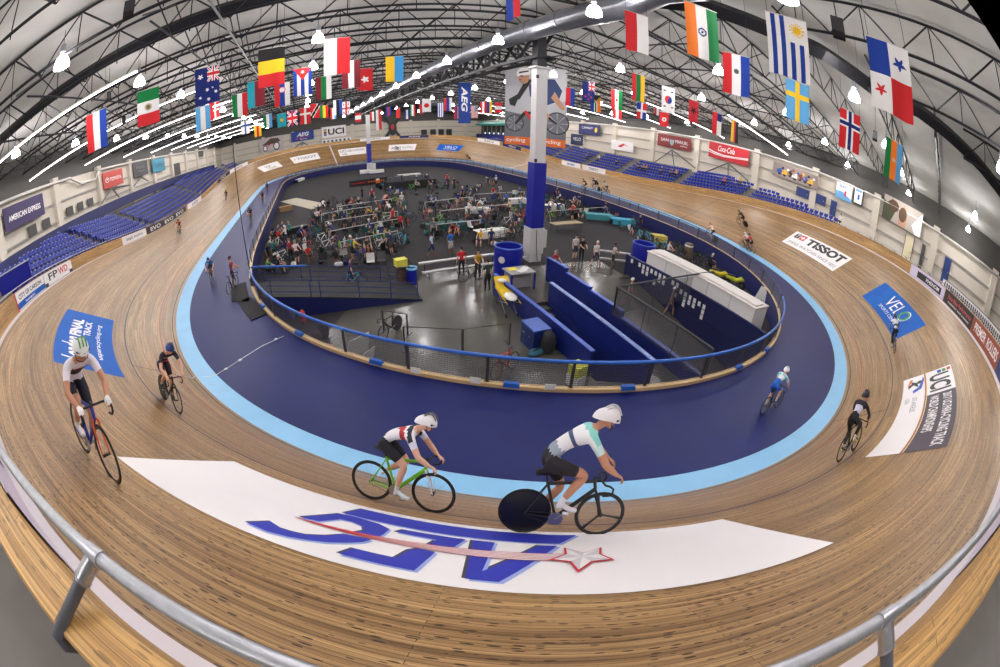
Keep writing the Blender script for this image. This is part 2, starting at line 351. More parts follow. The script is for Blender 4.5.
for sx in (-1, 1):
    for k in range(3):
        y = -43.8 - 3.6 * k; xa = -41.5 - y + 1.2
        tag(truss((sx * xa, y), (sx * 35.6, y)).build('roof_truss', STEEL), 'grey steel half truss over the %s banner side of the hipped end, %s along' % ('red' if sx > 0 else 'purple', ordinal(k)), 'truss', 'half trusses of the hipped roof end')
# bottom bridging lines run the length of the hall
for k, x in enumerate((-33, -28, -24, -18.5, -16.5, 5, 9.5, 14, 18.5, 23, 28, 33)):
    mb = MB(); bar(mb, (x, -39, zlow(x)), (x, 61, zlow(x)), .09)
    for y in ty[:-1]:
        yy = y - 3.6; bar(mb, (x, y, zlow(x)), (x, yy, zlow(x) + 1.6), .055); bar(mb, (x, y, zlow(x) + 1.6), (x, yy, zlow(x)), .055)
    tag(mb.build('roof_bridging', STEEL), 'thin steel bridging line with crossed braces along the roof, %s from the purple banner wall' % ordinal(k), 'roof bracing', 'bridging lines along the roof')
# heavy dark girders
mb = MB()
for P, w in (([(-.4, -38, 14.3), (1., -41.9, 14.), (3.2, -43.4, 14), (4.9, -45.6, 13.8), (7.2, -46.8, 13.8), (8.8, -47.6, 13.8), (9.6, -50, 13.9), (11.4, -52, 13.9), (14, -54.4, 13.9), (20, -60, 13.4), (31, -72, 12.6)], .55),):
    mb.tube(P, w, 4, flat=.8)
tag(mb.build('hip_girder', DARKST, smooth=False), 'heavy dark box girder running down the near end of the roof past the Panama flag', 'girder')
mb = MB(); mb.tube([(-35.5, -34.6, 12.), (-29, -34.7, 12.5), (-18, -35.4, 13.4), (-1, -36, 14.6)], .3, 4)
tag(mb.build('cross_girder', DARKST), 'heavy dark girder crossing above the hanging lamps over the purple banner side', 'girder')
# spine truss with its two columns
sp = empty('spine_truss', (0, 0, 0), 0, 'deep dark spine truss carried on the two blue-footed columns', 'truss')
for nm, x, z in (('bottom_chord', -.55, 11.8), ('bottom_chord', .55, 11.8), ('top_chord', -.55, 13.7), ('top_chord', .55, 13.7)):
    mb = MB(); mb.box((x, 15, z), (.2, 92, .2)); mb.build(nm, DARKST, sp)
for x in (-.55, .55):
    mb = MB(); n = 38
    for k in range(n):
        y0 = -31 + 92 * k / n; y1 = -31 + 92 * (k + 1) / n; bar(mb, (x, y0, 11.8 if k % 2 else 13.7), (x, y1, 13.7 if k % 2 else 11.8), .24)
        if k % 2: bar(mb, (x, y0, 11.8), (x, y0, 13.7), .15)
    mb.build('web', DARKST, sp)
BLUEP = M('royal blue padding', (16, 26, 150), .45); GREYW = M('column white paint', (205, 203, 204), .5, noise=.06, nscale=2)
def column(y, label, big):
    o = empty('roof_column', (0, y, FZ), 0, label, 'column')
    mb = MB(); mb.box((0, 0, 9.55), (.75, .62, 6.3)); mb.box((0, 0, 12.65), (1.1, .9, .12)); mb.build('shaft', GREYW, o)
    mb = MB(); mb.box((0, 0, 4.3), (.86, .78, 4.3)); mb.build('padding', BLUEP, o)
    mb = MB(); mb.box((0, 0, 1.4), (1.0, .9, 1.7)); mb.box((.62, -.1, 1.5), (.3, .5, 1.15)); mb.box((0, 0, .28), (.86, .78, .56)); mb.build('plinth', GREYW, o)
    mb = MB(); mb.tube([(-.1, -.47, 2.2), (-.05, -.47, 1.2), (.1, -.46, .1)], .02, 5); mb.build('cable', M('black cable', (20, 20, 22), .6), o)
    if big:
        for z in (6.6, 12.0): mb = MB(); mb.box((-.35, -.36, z), (.12, .14, .22)); mb.build('wall_fitting', DARKST, o)
    mb = MB(); mb.box((0, 0, 13.9), (.62, .62, 2.5)); mb.build('cap', DARKST, o)
    return o
column(-30.2, 'tall white column with royal blue padding beside the blue round bin', True)
column(34.5, 'distant white column with dark blue padding in front of the far turn', False)
# round silver duct along the spine
GALV = M('galvanised duct', (150, 152, 160), .28, .85, noise=.15, nscale=3)
du = empty('air_duct', (-1.5, 0, 13.2), 0, 'round galvanised air duct running along the spine truss', 'duct')
mb = MB(); mb.tube([(0, -43.5, .5), (0, -41.5, .5), (0, -39.6, 0), (0, 59, 0)], .62, 16); mb.build('duct_run', GALV, du, smooth=40)
for y in range(-38, 58, 3):
    mb = MB(); mb.tube([(0, y, 0), (0, y + .12, 0)], .66, 16); mb.build('band', GALV, du, smooth=40)
# strip lights under the roof edges
TUBE = M('strip light tube', (255, 250, 252), .4, emit=7.)
for sx, y0 in ((-1, -35), (1, -30)):
    for k in range(8):
        y = y0 + 10 * k; xa, xb = (19.5, 35.2) if k else (20.5, 35.2)
        o = empty('strip_light', (sx * (xa + xb) / 2, y, (zlow(xa) + zlow(xb)) / 2 - .45), 0, 'long white strip light over the %s, %s from near end' % ('purple banner wall' if sx < 0 else 'red banner wall', ordinal(k)), 'strip light', 'strip lights under the roof edges')
        ang = math.atan(SL) * (1 if sx > 0 else -1); M4 = Matrix.Rotation(ang, 4, 'Y')
        mb = MB(); mb.box((0, 0, 0), (xb - xa, .045, .045), M4=M4); mb.build('tube', TUBE, o)
        mb = MB(); mb.box((0, 0, .08), (xb - xa, .14, .08), M4=M4); mb.build('housing', PIPE, o)
        for q in (-.4, .4): mb = MB(); mb.tube([(q * (xb - xa), 0, .1 - q * (xb - xa) * math.tan(ang)), (q * (xb - xa), 0, .9 - q * (xb - xa) * math.tan(ang))], .012, 4); mb.build('hanger', STEEL, o)
# high-bay lamps in a grid
GLOW = M('glowing lamp dome', (250, 246, 252), .4, emit=22.); BULB = M('lamp bulb', (255, 255, 255), .3, emit=30.)
lx = [-30.8, -21.7, -12.6, -3.5, 5.7, 14.8, 24, 33]; lamps = []
def lamp(x, y, z, label):
    o = empty('high_bay_lamp', (x, y, z), 0, label, 'hanging lamp', 'high bay lamps in rows under the roof')
    if not lamps:
        mb = MB(); mb.lathe([(.1, .5), (.15, .47), (.21, .39), (.26, .28), (.3, .14), (.31, .02), (.29, .02), (.28, .13), (.23, .27), (.13, .41)], n=14, cap=False); mb.build('reflector', GLOW, o, smooth=True)
        mb = MB(); mb.lathe([(.05, .5), (.06, .6), (.12, .63), (.12, .88), (.05, .96)], n=10); mb.build('ballast', M('lamp ballast', (150, 150, 158), .4, emit=.15), o, smooth=40)
        mb = MB(); mb.ball((0, 0, .2), (.08, .08, .13), 10, 6); mb.build('bulb', BULB, o, smooth=True)
        mb = MB(); mb.tube([(0, 0, .94), (0, 0, 1.5)], .012, 5); mb.build('stem', STEEL, o)
    else:
        for ch in lamps[0].children:
            c = ch.copy(); COL.objects.link(c); c.parent = o
    lamps.append(o)
    l = bpy.data.lights.get('lamp light')
    if not l: l = bpy.data.lights.new('lamp light', 'POINT'); l.energy = LAMP_W; l.shadow_soft_size = .3; l.color = (1., .98, .94)
    lo = bpy.data.objects.new('lamp_light', l); COL.objects.link(lo); lo.parent = o; lo.location = (0, 0, -.12)
LAMP_W = 110.
for i, x in enumerate(lx):
    for k in range(15):
        y = -63.8 + 8 * k + (.8 if x > 5 else 0)
        if k == 0: continue
        if abs(x - 14.8) < 1 and k == 1: continue
        lamp(x, y, 12. - (.35 if abs(x) > 30 else 0), 'glowing high bay lamp, %s from near end in %s row off purple banner wall' % (ordinal(k), ordinal(i)))
w = bpy.data.worlds.new('world'); SC.world = w; w.use_nodes = True; w.node_tree.nodes['Background'].inputs[0].default_value = (.02, .02, .025, 1); w.node_tree.nodes['Background'].inputs[1].default_value = .5
SC.view_settings.view_transform = 'Standard'; SC.view_settings.look = 'None'; SC.view_settings.gamma = 1; SC.view_settings.use_curve_mapping = False
SC.view_settings.exposure = .68
# ================================================================== MARKINGS AND BANNERS
WHITE = M('vinyl white', (246, 242, 242), .45, noise=.03, nscale=.8); INK = M('vinyl black', (24, 24, 28), .5); RED = M('vinyl red', (206, 32, 44), .5); ABLUE = M('vinyl cobalt', (44, 52, 176), .5)
SBLUE = M('vinyl sky blue', (2, 92, 184), .6, noise=.12, nscale=1., spec=.2); GREYI = M('vinyl grey', (120, 120, 126), .5); DK = M('vinyl charcoal', (58, 46, 62), .5); PURPLE = M('vinyl purple', (44, 30, 78), .6)
TEALB = M('vinyl teal', (20, 130, 160), .55); GREEN = M('vinyl green', (60, 150, 60), .5); YEL = M('vinyl yellow', (236, 190, 40), .5); PALEB = M('vinyl pale blue', (160, 176, 232), .5); ORG = M('vinyl orange', (226, 110, 36), .5)
def poly_on(mb, pts, fn, mi, step=.35):
    P = [Vector((x, y, 0)) for x, y in pts]; bm = bmesh.new(); vs = [bm.verts.new(p) for p in P]
    for t in tessellate_polygon([P]):
        try: bm.faces.new([vs[k] for k in t])
        except ValueError: pass
    for _ in range(4):
        E_ = [e for e in bm.edges if e.calc_length() > step]
        if not E_: break
        bmesh.ops.subdivide_edges(bm, edges=E_, cuts=1)
    bmesh.ops.triangulate(bm, faces=bm.faces); bm.verts.index_update()
    mb.mesh([fn(v.co.x, v.co.y) for v in bm.verts], [tuple(v.index for v in f.verts) for f in bm.faces], mi); bm.free()
def rect_on(mb, u0, v0, u1, v1, fn, mi, n=14, m=4): mb.grid(lambda i, j: fn(u0 + (u1 - u0) * i / n, v0 + (v1 - v0) * j / m), n, m, mi)
class Decal:                                            # a vinyl sheet stuck on the boards; u runs left to right for a reader in the infield
    def __init__(s, s0, s1, d0, d1): s.s0, s.s1, s.d0, s.d1 = s0, s1, d0, d1; s.mb = MB(); s.mats = []
    def mi(s, m):
        if m not in s.mats: s.mats.append(m)
        return s.mats.index(m)
    def fn(s, off): return lambda u, v: T(s.s0 - (s.s0 - s.s1) * u, s.d0 + (s.d1 - s.d0) * v, off)
    def rect(s, u0, v0, u1, v1, m, off=.006): rect_on(s.mb, u0, v0, u1, v1, s.fn(off), s.mi(m)); return s
    def text(s, b, u0, v0, u1, v1, m, off=.010, **k): put_text(s.mb, b, s.fn(off), u0, v0, u1, v1, s.mi(m), **k); return s
    def poly(s, P, m, off=.009): poly_on(s.mb, P, s.fn(off), s.mi(m), .08); return s
    def done(s, label): return tag(s.mb.build('track_decal', s.mats, fix=False), label, 'track advert', 'adverts stuck on the track boards')
def star(cx, cy, r, k=5, q=.42, rot=PI / 2, ax=1.): return [(cx + ax * (r if i % 2 == 0 else r * q) * math.cos(rot + PI * i / k), cy + (r if i % 2 == 0 else r * q) * math.sin(rot + PI * i / k)) for i in range(2 * k)]
def disc(cx, cy, rx, ry=None, n=20): return [(cx + rx * math.cos(2 * PI * i / n), cy + (ry or rx) * math.sin(2 * PI * i / n)) for i in range(n)]
d = Decal(26.7, 19.65, 3.2, 5.6).rect(0, 0, 1, 1, WHITE)
d.rect(.05, .56, .125, .9, INK, .009).text('T', .07, .6, .108, .86, WHITE, .012, bold=.02).rect(.135, .56, .225, .9, RED, .009).poly([(.17, .62), (.19, .62), (.19, .69), (.213, .69), (.213, .77), (.19, .77), (.19, .84), (.17, .84), (.17, .77), (.147, .77), (.147, .69), (.17, .69)], WHITE, .012)
d.text('TISSOT', .27, .46, .95, .9, INK, bold=.05).text('SWISS WATCHES SINCE 1853', .06, .14, .95, .3, GREYI); d.done('white TISSOT advert stuck on the banking beyond the far bend of the dark fence')
d = Decal(14.95, 8.25, 3.2, 5.5).rect(0, 0, 1, 1, SBLUE)
d.text('VELO', .3, .4, .78, .85, WHITE).text('SPORTS CENTER', .3, .2, .78, .31, WHITE).poly(disc(.7, .62, .075, .2), GREEN, .012).poly(disc(.7, .62, .045, .14), SBLUE, .014)
for q in range(5): d.poly([(.04 + .05 * q, 0), (.055 + .05 * q, 0), (.2 + .04 * q, .5), (.13 + .05 * q, 1), (.115 + .05 * q, 1), (.185 + .04 * q, .5)], M('vinyl mid blue', (6, 110, 200), .6, spec=.2), .008)
d.done('blue VELO advert stuck on the banking under a climbing rider')
d = Decal(253.4, 246.5, 3.2, 5.68).rect(0, 0, 1, 1, WHITE).rect(.33, .47, 1, 1, DK, .009)
d.text('UCI', .07, .52, .3, .93, INK, bold=.03).text('2017 UCI PARA-CYCLING TRACK', .36, .76, .97, .92, WHITE, bold=.02).text('WORLD CHAMPIONSHIPS', .36, .53, .8, .69, WHITE, bold=.02)
for q, m in enumerate((YEL, PURPLE, ORG)): d.rect(0, .465 - .014 * q, 1, .453 - .014 * q, m, .01)
d.rect(.02, .8, .06, .88, GREEN, .01).rect(.02, .9, .06, .98, RED, .01).rect(.02, .7, .06, .78, SBLUE, .01)
d.poly([(.03, .4), (.08, .42), (.2, .36), (.24, .2), (.2, .19), (.17, .3), (.1, .36)], M('vinyl royal', (26, 84, 190), .5)).poly([(.05, .1), (.1, .28), (.17, .3), (.12, .2), (.16, .1), (.12, .1), (.09, .17)], INK).poly(disc(.1, .33, .022, .06), INK).poly([(.03, .14), (.12, .08), (.13, .1), (.04, .2)], ORG)
d.text('LOS ANGELES', .3, .2, .5, .29, GREYI).text('USA', .3, .07, .37, .15, GREYI); d.done('white and charcoal UCI world championships advert on the banking behind the black kit rider')
d = Decal(229.5, 223.5, 3.2, 5.6).rect(0, 0, 1, 1, SBLUE)
d.text('TRACK', .56, .4, .84, .53, WHITE, bold=.03).text('FINAL', .52, .57, .85, .78, WHITE, bold=.05).text('London', .1, .5, .49, .88, WHITE, italic=.3, bold=.03).text('usparacycling.org', .2, .2, .82, .31, WHITE, bold=.01); d.done('blue advert with white lettering on the banking behind the white helmet rider')
# the big near advert
def raw(off): return lambda s, dd: T(s, dd, off)
mb = MB(); rect_on(mb, 234.8, 3.2, 241.9, 5.62, raw(.006), 0, 30, 6)
AEG = {'G1': [(236.94, 4.61), (237.1, 3.97), (237.32, 3.93), (237.57, 3.98), (237.74, 4.13), (237.76, 4.41), (237.75, 4.59), (237.53, 4.58), (237.57, 4.43), (237.5, 4.28), (237.34, 4.19), (237.22, 4.21), (237.13, 4.55)],
 'G2': [(236.81, 5.4), (236.89, 5.1), (237.06, 5.19), (237.19, 5.17), (237.29, 5.13), (237.41, 4.97), (237.5, 4.75), (237.74, 4.71), (237.71, 4.87), (237.61, 5.03), (237.49, 5.18), (237.32, 5.3), (237.22, 5.36), (237.05, 5.42)],
 'bar': [(237.11, 3.88), (237.16, 3.4), (239.72, 3.4), (239.45, 3.9)],
 'E1': [(237.82, 4.2), (237.86, 4.02), (238.5, 4.02), (238.43, 4.43), (238.2, 4.53), (238.24, 4.22)], 'E2': [(237.69, 5.39), (237.72, 5.14), (238.07, 5.14), (238.1, 4.81), (238.16, 4.69), (238.31, 4.72), (238.27, 5.39)],
 'A': [(238.57, 4.01), (238.79, 4.01), (238.73, 5.15), (239.23, 4.01), (239.42, 4.01), (238.86, 5.4), (238.63, 5.4)]}
for k, P in AEG.items():
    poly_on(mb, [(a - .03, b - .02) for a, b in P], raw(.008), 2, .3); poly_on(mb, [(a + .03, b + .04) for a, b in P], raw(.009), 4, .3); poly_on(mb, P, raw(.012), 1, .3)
U = [(236.92, 4.68), (237.22, 4.64), (237.69, 4.57), (238.16, 4.5), (238.62, 4.45), (239.04, 4.41), (239.46, 4.39)]; Lw = [(236.96, 4.69), (237.26, 4.7), (237.73, 4.69), (238.2, 4.68), (238.64, 4.69), (239.03, 4.69), (239.42, 4.65)]
poly_on(mb, U + Lw[::-1], raw(.015), 0, .3)
for q in range(6):
    f = q / 5; c = [(a[0] * (1 - f) + b[0] * f, a[1] * (1 - f) + b[1] * f) for a, b in zip(U, Lw)]
    poly_on(mb, [(a, b - .006) for a, b in c] + [(a, b + .006) for a, b in c[::-1]], raw(.018), 3, .3)
SP = [(239.47, 4.11), (239.63, 4.35), (239.86, 4.11), (239.79, 4.42), (239.86, 4.66), (239.64, 4.73), (239.46, 5.07), (239.44, 4.72), (239.27, 4.65), (239.44, 4.4)]; cx = sum(a for a, b in SP) / 10; cy = sum(b for a, b in SP) / 10
poly_on(mb, SP, raw(.021), 3, .3); poly_on(mb, [(cx + (a - cx) * .86, cy + (b - cy) * .86) for a, b in SP], raw(.024), 0, .3); SI = [(cx + (a - cx) * .84, cy + (b - cy) * .84) for a, b in SP]
for q in range(0, 10, 2): poly_on(mb, [(cx, cy), SI[q], SI[q + 1]], raw(.026), 5, .3)
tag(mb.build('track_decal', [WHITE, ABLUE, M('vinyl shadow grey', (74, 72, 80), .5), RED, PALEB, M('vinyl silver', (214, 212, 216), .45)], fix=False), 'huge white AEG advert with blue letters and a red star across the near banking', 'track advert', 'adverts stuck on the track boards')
def decal_txt(s0, s1, d0, d1, base, lab, items):
    d = Decal(s0, s1, d0, d1).rect(0, 0, 1, 1, base)
    for it in items: d.text(*it)
    d.done(lab)
decal_txt(149.9, 143.6, 3.3, 5.5, WHITE, 'small white advert with dark square on the far bend, nearest the purple banner side', [('USA', .3, .5, .6, .8, INK), ('CYCLING', .35, .12, .75, .42, INK)])
decal_txt(140.3, 133.6, 3.2, 5.5, WHITE, 'small white TISSOT advert lying on the far bend', [('+', .07, .4, .16, .65, RED), ('TISSOT', .2, .36, .92, .72, INK)])
decal_txt(129.0, 123.0, 2.9, 5.4, WHITE, 'small white championships advert on the far bend behind the distant column', [('UCI', .06, .5, .28, .85, INK), ('WORLD CHAMPIONSHIPS', .32, .5, .95, .8, PURPLE), ('USA', .1, .1, .3, .35, INK)])
decal_txt(118., 112, 3., 5.3, WHITE, 'small white advert with grey italic lettering on the far bend', [('smart', .1, .3, .45, .7, INK), ('etailing', .48, .3, .88, .7, GREYI)])
decal_txt(106.9, 101, 3., 5.3, SBLUE, 'small blue advert lying on the far bend', [('VELO', .25, .42, .8, .78, WHITE), ('SPORTS CENTER', .25, .2, .8, .34, WHITE)])
# lines painted across the boards
def cross(s, d0, d1, w, m, nm, lab):
    mb = MB(); mb.grid(lambda i, j: T(s + (w if i else 0), d0 + (d1 - d0) * j / 10, .005), 1, 10); tag(mb.build(nm, m, fix=False), lab, 'track line')
cross(77.3, 0, TW - .1, .3, WHITEL, 'track_line', 'broad white line across the boards by the distant blue column'); cross(130.2, 0, TW - .1, .3, WHITEL, 'track_line', 'white line across the far bend between two white adverts')
cross(38., 0, TW - .1, .06, BLACKL, 'track_line', 'thin black line across the boards below the red banner wall'); cross(228.1, .3, 2.6, .05, BLACKL, 'track_line', 'thin black line across the boards beside the blue helmet rider'); cross(.8, .2, 2.6, .05, BLACKL, 'track_line', 'thin black line across the boards beside the black kit rider')
# ------------------------------------------------------------------ adverts on the balustrade
def board(s0, s1, base, items, label, v0=.03, v1=.7, bands=()):
    n = max(4, int(abs(s1 - s0) * 1.5)); mats = [base]; mb = MB()
    def fn(off): return lambda u, v: H(s0 + (s1 - s0) * u, htop(s0 + (s1 - s0) * u) - off, ztop(s0 + (s1 - s0) * u) + v0 + (v1 - v0) * v * (hw(s0 + (s1 - s0) * u) / .735))
    def face(i, j): u = i / n; o = (.014, .014, .004)[j]; return fn(o)(u, (0, 1, 1)[j])
    mb.grid(face, n, 2)
    for a, b, c, e, m in bands:
        mats.append(m); rect_on(mb, a, b, c, e, fn(.018), len(mats) - 1, n, 1)
    for b, u0, w0, u1, w1, m in items:
        if m not in mats: mats.append(m)
        put_text(mb, b, fn(.022), u0, w0, u1, w1, mats.index(m), bold=.02)
    tag(mb.build('balustrade_banner', mats, fix=False), label, 'banner', 'banners on the track wall')
board(225.6, 221.55, WHITE, [('CITY OF CARSON', .12, .52, .9, .8, INK), ('foundation', .3, .14, .62, .3, WHITE)], 'white banner with a blue stripe on the track wall by the blue seats', bands=[(.04, .05, 1, .4, SBLUE), (0, 0, .04, 1, RED)])
board(221.5, 217.5, WHITE, [('FP', .15, .3, .47, .85, INK), ('WD', .5, .3, .84, .85, RED)], 'white banner with black and red capitals on the track wall', bands=[(0, 0, .1, .25, INK), (.88, 0, 1, .25, PURPLE)])
board(208.3, 202.2, WHITE, [('smart', .15, .3, .4, .7, GREYI), ('etailing', .45, .3, .85, .7, GREYI)], 'plain white banner with faint lettering on the track wall beside the seats')
board(202.1, 187, INK, [('EVO', .08, .2, .3, .8, WHITE), ('EVO', .4, .2, .62, .8, WHITE), ('EVO', .7, .2, .92, .8, WHITE)], 'black banner with slanted white letters on the track wall')
board(186, 178, WHITE, [('UCI', .3, .2, .7, .8, INK)], 'distant white banner on the track wall, third beyond the black one'); board(166, 158, INK, [('UCI', .3, .2, .7, .8, WHITE)], 'distant black banner on the track wall beside the far seats')
board(14.3, 9.75, M('vinyl lavender', (218, 208, 232), .5), [('PHENOM', .46, .3, .84, .62, WHITE)], 'lavender banner with a black name box on the track wall', bands=[(.2, .15, .9, .75, INK)])
board(9.7, 5.65, M('vinyl near black', (34, 24, 30), .5), [('Elite Bike Performance', .12, .48, .93, .8, M('vinyl brick', (204, 84, 82), .5)), ('coaching and training', .15, .16, .9, .34, WHITE)], 'black banner with red lettering on the track wall under the toothed rail')
board(5.6, 1.3, M('vinyl brick red', (150, 62, 40), .5), [('PREMIER', .08, .25, .48, .8, WHITE), ('ROLLERS', .54, .25, .95, .8, WHITE)], 'brick red banner reading in white capitals on the track wall')
board(1.25, -2.3, M('vinyl navy', (20, 50, 110), .5), [('VELO', .2, .3, .8, .75, M('vinyl aqua', (90, 190, 200), .5))], 'navy banner with aqua lettering on the track wall at the frame edge')
LAV = M('vinyl pale lavender', (206, 196, 214), .5)
board(237.2, 230.6, LAV, [('STAGES CYCLING', .2, .2, .8, .8, PURPLE)], 'pale lavender banner on the near track wall under the bare pipe rail beside the photographer', v1=.725)
board(247.4, 241.4, LAV, [('STAGES', .25, .2, .75, .8, INK)], 'pale lavender banner on the near track wall below the fisheye end of the pipe rail', v1=.725)
for q, (a, b, m, w, lab) in enumerate(((47, 53, WHITE, ('UCI', INK), 'white'), (60, 66, WHITE, ('TISSOT', INK), 'white'), (66.5, 72, WHITE, ('smart', SBLUE), 'white'), (86, 92, NAVYW, ('VELO', WHITE), 'navy'), (93, 99, WHITE, ('UCI', INK), 'white'), (110, 116, NAVYW, ('AEG', WHITE), 'navy'), (118, 124, WHITE, ('TISSOT', INK), 'white'), (150.5, 158, WHITE, ('UCI', INK), 'white'))):
    if q in (0,): continue
    board(b, a, m, [(w[0], .3, .25, .7, .75, w[1])], 'small distant %s banner on the far track wall, %s from the red banner side' % (lab, ordinal(q)))
# ------------------------------------------------------------------ pipe rail on top of the balustrade
PIPEG = M('galvanised pipe', (182, 184, 190), .42, .75, noise=.22, nscale=26, bump=.25); CLAMP = M('cast clamp', (186, 186, 192), .33, .8, noise=.12, nscale=30, bump=.2); PIPED = M('weathered pipe', (110, 113, 122), .5, .6, noise=.3, nscale=20, bump=.3)
gr = empty('guard_rail', H(239, htop(239), ztop(239) + .735), 0, 'galvanised pipe guard rail fixed along the top of the track wall', 'rail'); G0 = gr.location.copy()
def rail_pt(s): return H(s, htop(s) - .115, ztop(s) + hw(s) + .13) - G0
def rail_run(a, b, step): n = max(2, int((b - a) / step)); return [rail_pt(a + (b - a) * k / n) for k in range(n + 1)]
mb = MB(); mb.tube(rail_run(226, 256, .2), .0225, 14); mb.build('rail_pipe', PIPEG, gr, smooth=60)
mb = MB(); mb.tube(rail_run(256, 273.5, .5), .0225, 8); mb.build('rail_pipe', PIPEG, gr, smooth=60)
mb = MB(); mb.tube(rail_run(196, 226, .5), .0225, 8); mb.build('rail_pipe', PIPEG, gr, smooth=60)
k = 0
for s in [238.05 - 1.5 * q for q in range(28, -1, -1)] + [239.62 + 1.5 * q for q in range(23)]:
    P = rail_pt(s); near = abs(s - 239) < 5
    sb = s + (-.13 if s == 238.05 else .1 if s == 239.62 else 0)
    base = H(sb, htop(s) + .15, ztop(s) + hw(s) - .135) - G0; knee = H(sb, htop(s) + .225, ztop(s) + hw(s) - .08) - G0; b2 = H(sb, htop(s) + .21, ztop(s) + hw(s) - .03) - G0
    mb = MB(); mb.tube([base, H(sb, htop(s) + .205, ztop(s) + hw(s) - .12) - G0, knee, b2, P.lerp(b2, .12)], .0225, 14 if near else 6, caps=True); po = mb.build('post', PIPED, gr, smooth=60)
    if near:
        t = (rail_pt(s + .05) - rail_pt(s - .05)).normalized(); ax = (b2 - P).normalized()
        mb = MB(); mb.tube([P - t * .04, P + t * .04], .028, 16); mb.tube([P + ax * .012, P + ax * .1], .028, 16); mb.tube([P + ax * .1, P + ax * .108], .0305, 16)
        mb.ball(P + ax * .07 + t * .029, .007, 8, 5); mb.ball(P - t * .029 + ax * .02, .007, 8, 5); mb.build('clamp', CLAMP, po, smooth=50)
# toothed plastic rail over the dark banners
mb = MB(); sp_ = [2 + .1 * k for k in range(96)]
# ------------------------------------------------------------------ fence round the infield
PAD = M('blue rail padding', (30, 96, 190), .35); FENCEB = M('navy fence rail', (26, 42, 112), .4); POSTG = M('grey fence post', (66, 66, 70), .5, .2); STRIP = M('pale timber kerb', (206, 176, 128), .5); MESH = M('fence mesh', (92, 92, 98), .5, alpha=.34)
nt = MESH.node_tree; uvn = nt.nodes.new('ShaderNodeUVMap'); uvn.uv_map = 'UV'; bk = nt.nodes.new('ShaderNodeTexBrick'); bk.offset = 0
for a, v in (('Scale', 1), ('Brick Width', .06), ('Row Height', .06), ('Mortar Size', .007), ('Mortar Smooth', 0)): bk.inputs[a].default_value = v
nt.links.new(uvn.outputs[0], bk.inputs['Vector']); mr = nt.nodes.new('ShaderNodeMapRange'); mr.inputs[3].default_value = .24; mr.inputs[4].default_value = .75; nt.links.new(bk.outputs['Fac'], mr.inputs[0]); nt.links.new(mr.outputs[0], nt.nodes['Principled BSDF'].inputs['Alpha'])
FH = -4.33
fe = empty('infield_fence', H(240, FH, -.25), 0, 'low fence with blue padded top rail and see-through mesh around the infield', 'fence'); F0 = fe.location.copy()
def fp(s, z, o=0.): return H(s, FH + o, z) - F0
GATE = (217.9, 219.6)
runs = [(219.6, 250 + 12, PAD, .055, 'padded_rail'), (12, GATE[0], FENCEB, .035, 'top_rail')]
for a, b, m, r, nm in runs:
    n = int((b - a) / .5); mb = MB(); mb.tube([fp(a + (b - a) * k / n, .75) for k in range(n + 1)], r, 10); mb.build(nm, m, fe, smooth=True)
mb = MB(); A_, B_ = 219.6, 250 + GATE[0]; n = 400
mb.grid(lambda i, j: fp(A_ + (B_ - A_) * i / n, (-.25, -.13, -.13, -.25)[j], (.1, .1, -.08, -.08)[j]), n, 3); mb.build('kerb', STRIP, fe)
ps = [228.5 + 3.1 * k for k in range(78)]; ps = [s for s in ps if s < 250 + GATE[0] - 1] + [219.65, 250 + GATE[0] - .05, 222.3, 225.4]
for k, s in enumerate(sorted(ps)):
    x, y, t, b = _at(s); p = fp(s, .26, -.02); mb = MB(); mb.box(p, (.09, .05, 1.02), t); mb.box(p + Vector((0, 0, -.42)), (.14, .1, .06), t); mb.build('post', POSTG, fe)
for a, b in zip(sorted(ps)[:-1], sorted(ps)[1:]):
    if b - a > 3.3: continue
    n = 6; mb = MB(); mb.grid(lambda i, j: fp(a + .05 + (b - a - .1) * i / n, (-.12, .72)[j]), n, 1, 0, lambda i, j: ((b - a) * i / n, .72 * j)); mb.build('mesh_panel', MESH, fe, fix=False)
def s_of(P):
    i = int(np.argmin((_x - P[0]) ** 2 + (_y - P[1]) ** 2)); return i * .1
for px, py in ((302, 334), (377, 363), (512, 388.5), (628, 390), (741, 371), (769, 353), (268, 306)):
    s = s_of(fl(px, py, -.2)); x, y, t, b = _at(s); mb = MB(); mb.box(fp(s, -.1, .06), (.5, .16, .14), t, taper=.85); mb.build('foot_pad', PAD, fe)
# notices tied low on the mesh
for k, (px, py) in enumerate(((418, 370), (476, 381), (548, 388))):
    s = s_of(fl(px, py, -.15)); x, y, t, b = _at(s); mb = MB(); mb.box(H(s, FH + .14, -.04), (.32, .012, .2), t); tag(mb.build('paper_notice', M('white paper', (232, 232, 228), .7)), 'white paper notice tied low on the near mesh fence, %s from the black ramp' % ordinal(k), 'notice', 'paper notices on the fence')
